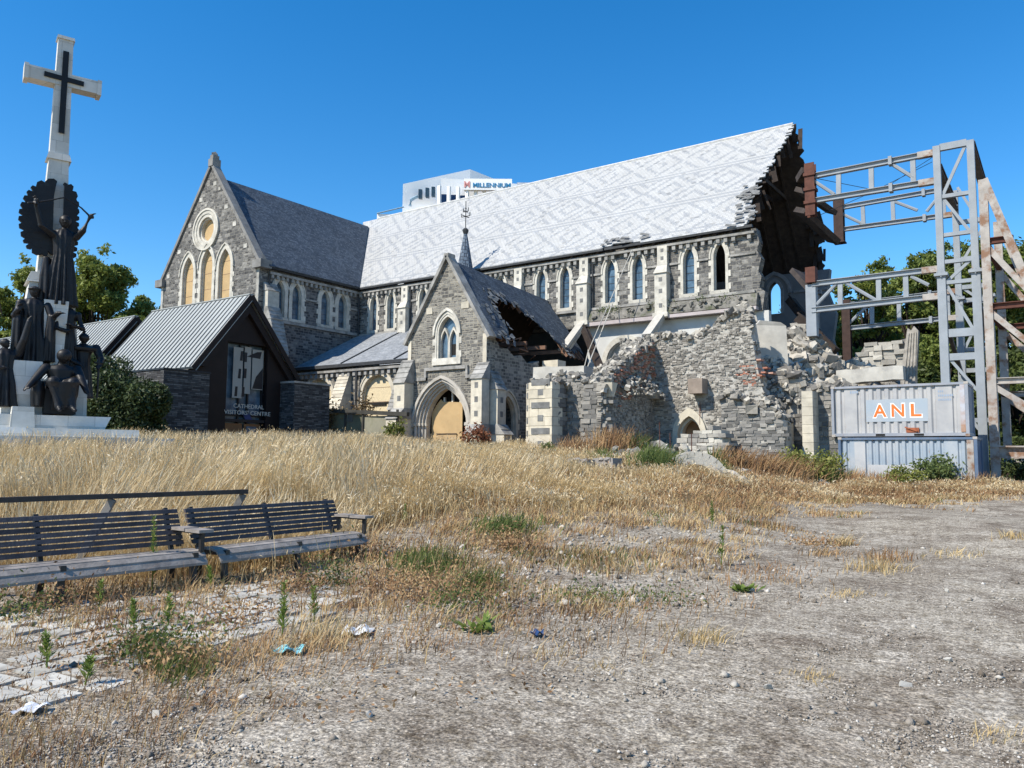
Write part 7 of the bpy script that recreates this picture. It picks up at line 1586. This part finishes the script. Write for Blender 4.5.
# half sunk arch stone on a gravel heap
x, y = inv(694, 26.5); z = hz(x, y); zt = PD(700, 464, 26.5).z
mb = MB(); mound(mb, x+.3, y+.5, 1.7, 1.3, z+.55, z-.1, random.Random(4), 20, 6); tag(mb.build('gravel_heap', plain('grey_gravel_heap', (.36,.33,.29), .95, .35, 6, bump=.8)), 'small grey gravel heap in the grass before the ruined tower', 'heap')
mb = MB(); P = []; 
for k in range(13):
    a = PI*(.06+.88*k/12); rad = .98; p = Vector((x, y, z-.28))+Vector((FY, -FX, 0))*(-rad*math.cos(a))+ZU*(rad*.98*math.sin(a)); P.append(p)
for a, b in zip(P, P[1:]): mb.beam(a, b+(b-a)*.02, .42, .20, up=(FX, FY, 0.01))
tag(mb.build('arch_stone', plain('pale_arch_stone', (.50,.46,.39), .9, .2, 3, bump=.4)), 'pale curved arch stone half sunk in the grass before the ruined tower', 'stone')
for px, y0, y1, d, lab in ((660, 422, 440, 31, 'thin dark stake leaning slightly, leftmost behind the green weeds'), (670.5, 433, 458, 29, 'thin dark metal stake in the green weeds left of the arch stone'), (692, 433, 462, 28, 'thin dark metal stake right in front of the curved arch stone'), (667, 452, 466, 27.5, 'short thin stake low in the green weeds')):
    mb = MB(); mb.tube([PD(px-.5, y0, d), PD(px, y1+8, d)], .018, 5); tag(mb.build('stake', RUST_RED), lab, 'stake')
# low broken wall before the small arch
mb = MB(); FLW = frY(38.6); lw0, lw1 = PY(681, 440, 38.6).x, PY(724, 440, 38.6).x; rr = random.Random(6); tl = prof(pyl([(681, 436), (694, 434), (697, 428), (724, 426)], 38.6))
block_wall(mb, FLW, lw0, lw1, tl, .5, .4, .2, 1.2, .05, rr=rr); tag(mb.build('low_stone_wall', blocks('pale_wall_stone', [(.1, (.2,.19,.18)), (.5, (.38,.36,.32)), (.95, (.58,.55,.48))])), 'low broken stone wall standing before the small arch of the ruined tower', 'wall')
# loose pale stones and litter one can count
WS = plain('pale_loose_stone', (.42,.40,.36), .9, .15, 6)
for px, py, r, lab in ((157, 717, .055, 'round pale stone on the gravel near the bottom left'), (370, 718, .05, 'flat pale stone on the lower gravel, left of centre'), (462, 549, .13, 'upright white stone among the weeds left of centre'), (438, 628, .07, 'pale flat stone under the dark weeds left of centre'), (947, 592, .06, 'flat pale stone on the right gravel'), (905, 687, .05, 'small pale stone on the right gravel in the foreground'), (575, 560, .09, 'pale stone lying at the edge of the weeds near the centre'), (392, 572, .08, 'small grey stone among weeds beyond the right bench'), (948, 661, .05, 'flat tan stone on the right foreground gravel'), (768, 690, .05, 'pale flat stone on the foreground gravel right of centre'), (430, 545, .1, 'light stone in the rubble strip behind the right bench'), (620, 541, .08, 'pale stone at the left tip of the thin plank')):
    g = PG(px, py); mb = MB(); random.seed(px); [mb.rock(g+Vector((0,0,r*.2)), r*.75, .5) for _ in range(1)]; tag(mb.build('loose_stone', WS), lab, 'stone', 'pale loose stones')
def litter(px, py, w, l, h, mat, label, name, cat, seed=1):
    g = PG(px, py); mb = MB(); n = 6; r = random.Random(seed); ax = Vector((FY, -FX, 0)); ay = Vector((FX, FY, 0)); V = []
    for i in range(n+1):
        for j in range(4): V.append(g+ax*(w*(i/n-.5))+ay*(l*(j/3-.5)+r.uniform(-.02,.02))+ZU*(.012+h*(.5+.5*math.sin(i*1.7+j+seed))+r.uniform(0,.01)))
    m = len(V); F = [(i*4+j, i*4+4+j, i*4+5+j, i*4+1+j) for i in range(n) for j in range(3)]; mb.add(V, F); mb.add([v-ZU*.004 for v in V], [f[::-1] for f in F]); tag(mb.build(name, mat), label, cat)
litter(289, 655, .24, .16, .05, plain('pale_blue_plastic', (.22,.58,.66), .5, .12, 8), 'crumpled pale turquoise wrapper at the edge of the gravel', 'wrapper', 'litter', 2)
litter(31, 713, .16, .16, .03, plain('white_paper', (.75,.75,.76), .7, .05, 8), 'crumpled white paper in the dry tufts at the lower left', 'paper_scrap', 'litter', 3); litter(358, 634, .26, .3, .04, plain('white_scrap', (.68,.68,.66), .7, .08, 8), 'crumpled white scrap right of the paving', 'paper_scrap', 'litter', 5)
litter(537, 637, .12, .12, .05, plain('dark_blue_plastic', (.02,.05,.14), .4, .2, 8), 'small dark blue plastic scrap at the edge of the gravel near the centre', 'plastic_scrap', 'litter', 7)

V = [];
for k in range(9):
    x = random.uniform(-27.5, -17); n = 60; c = np.array(FN.P(x, 11.9, .35))+RNG.normal(0, 1, (n, 3))*np.array((.35, .12, .18))+np.array((0, 0, .12)); V.append(leafcards(c, .07))
tag(bulk('ledge_weeds', *merge(V), LEAF_MID), 'small green weeds growing along the stained stone ledge under the clerestory windows', 'weeds', kind='stuff')
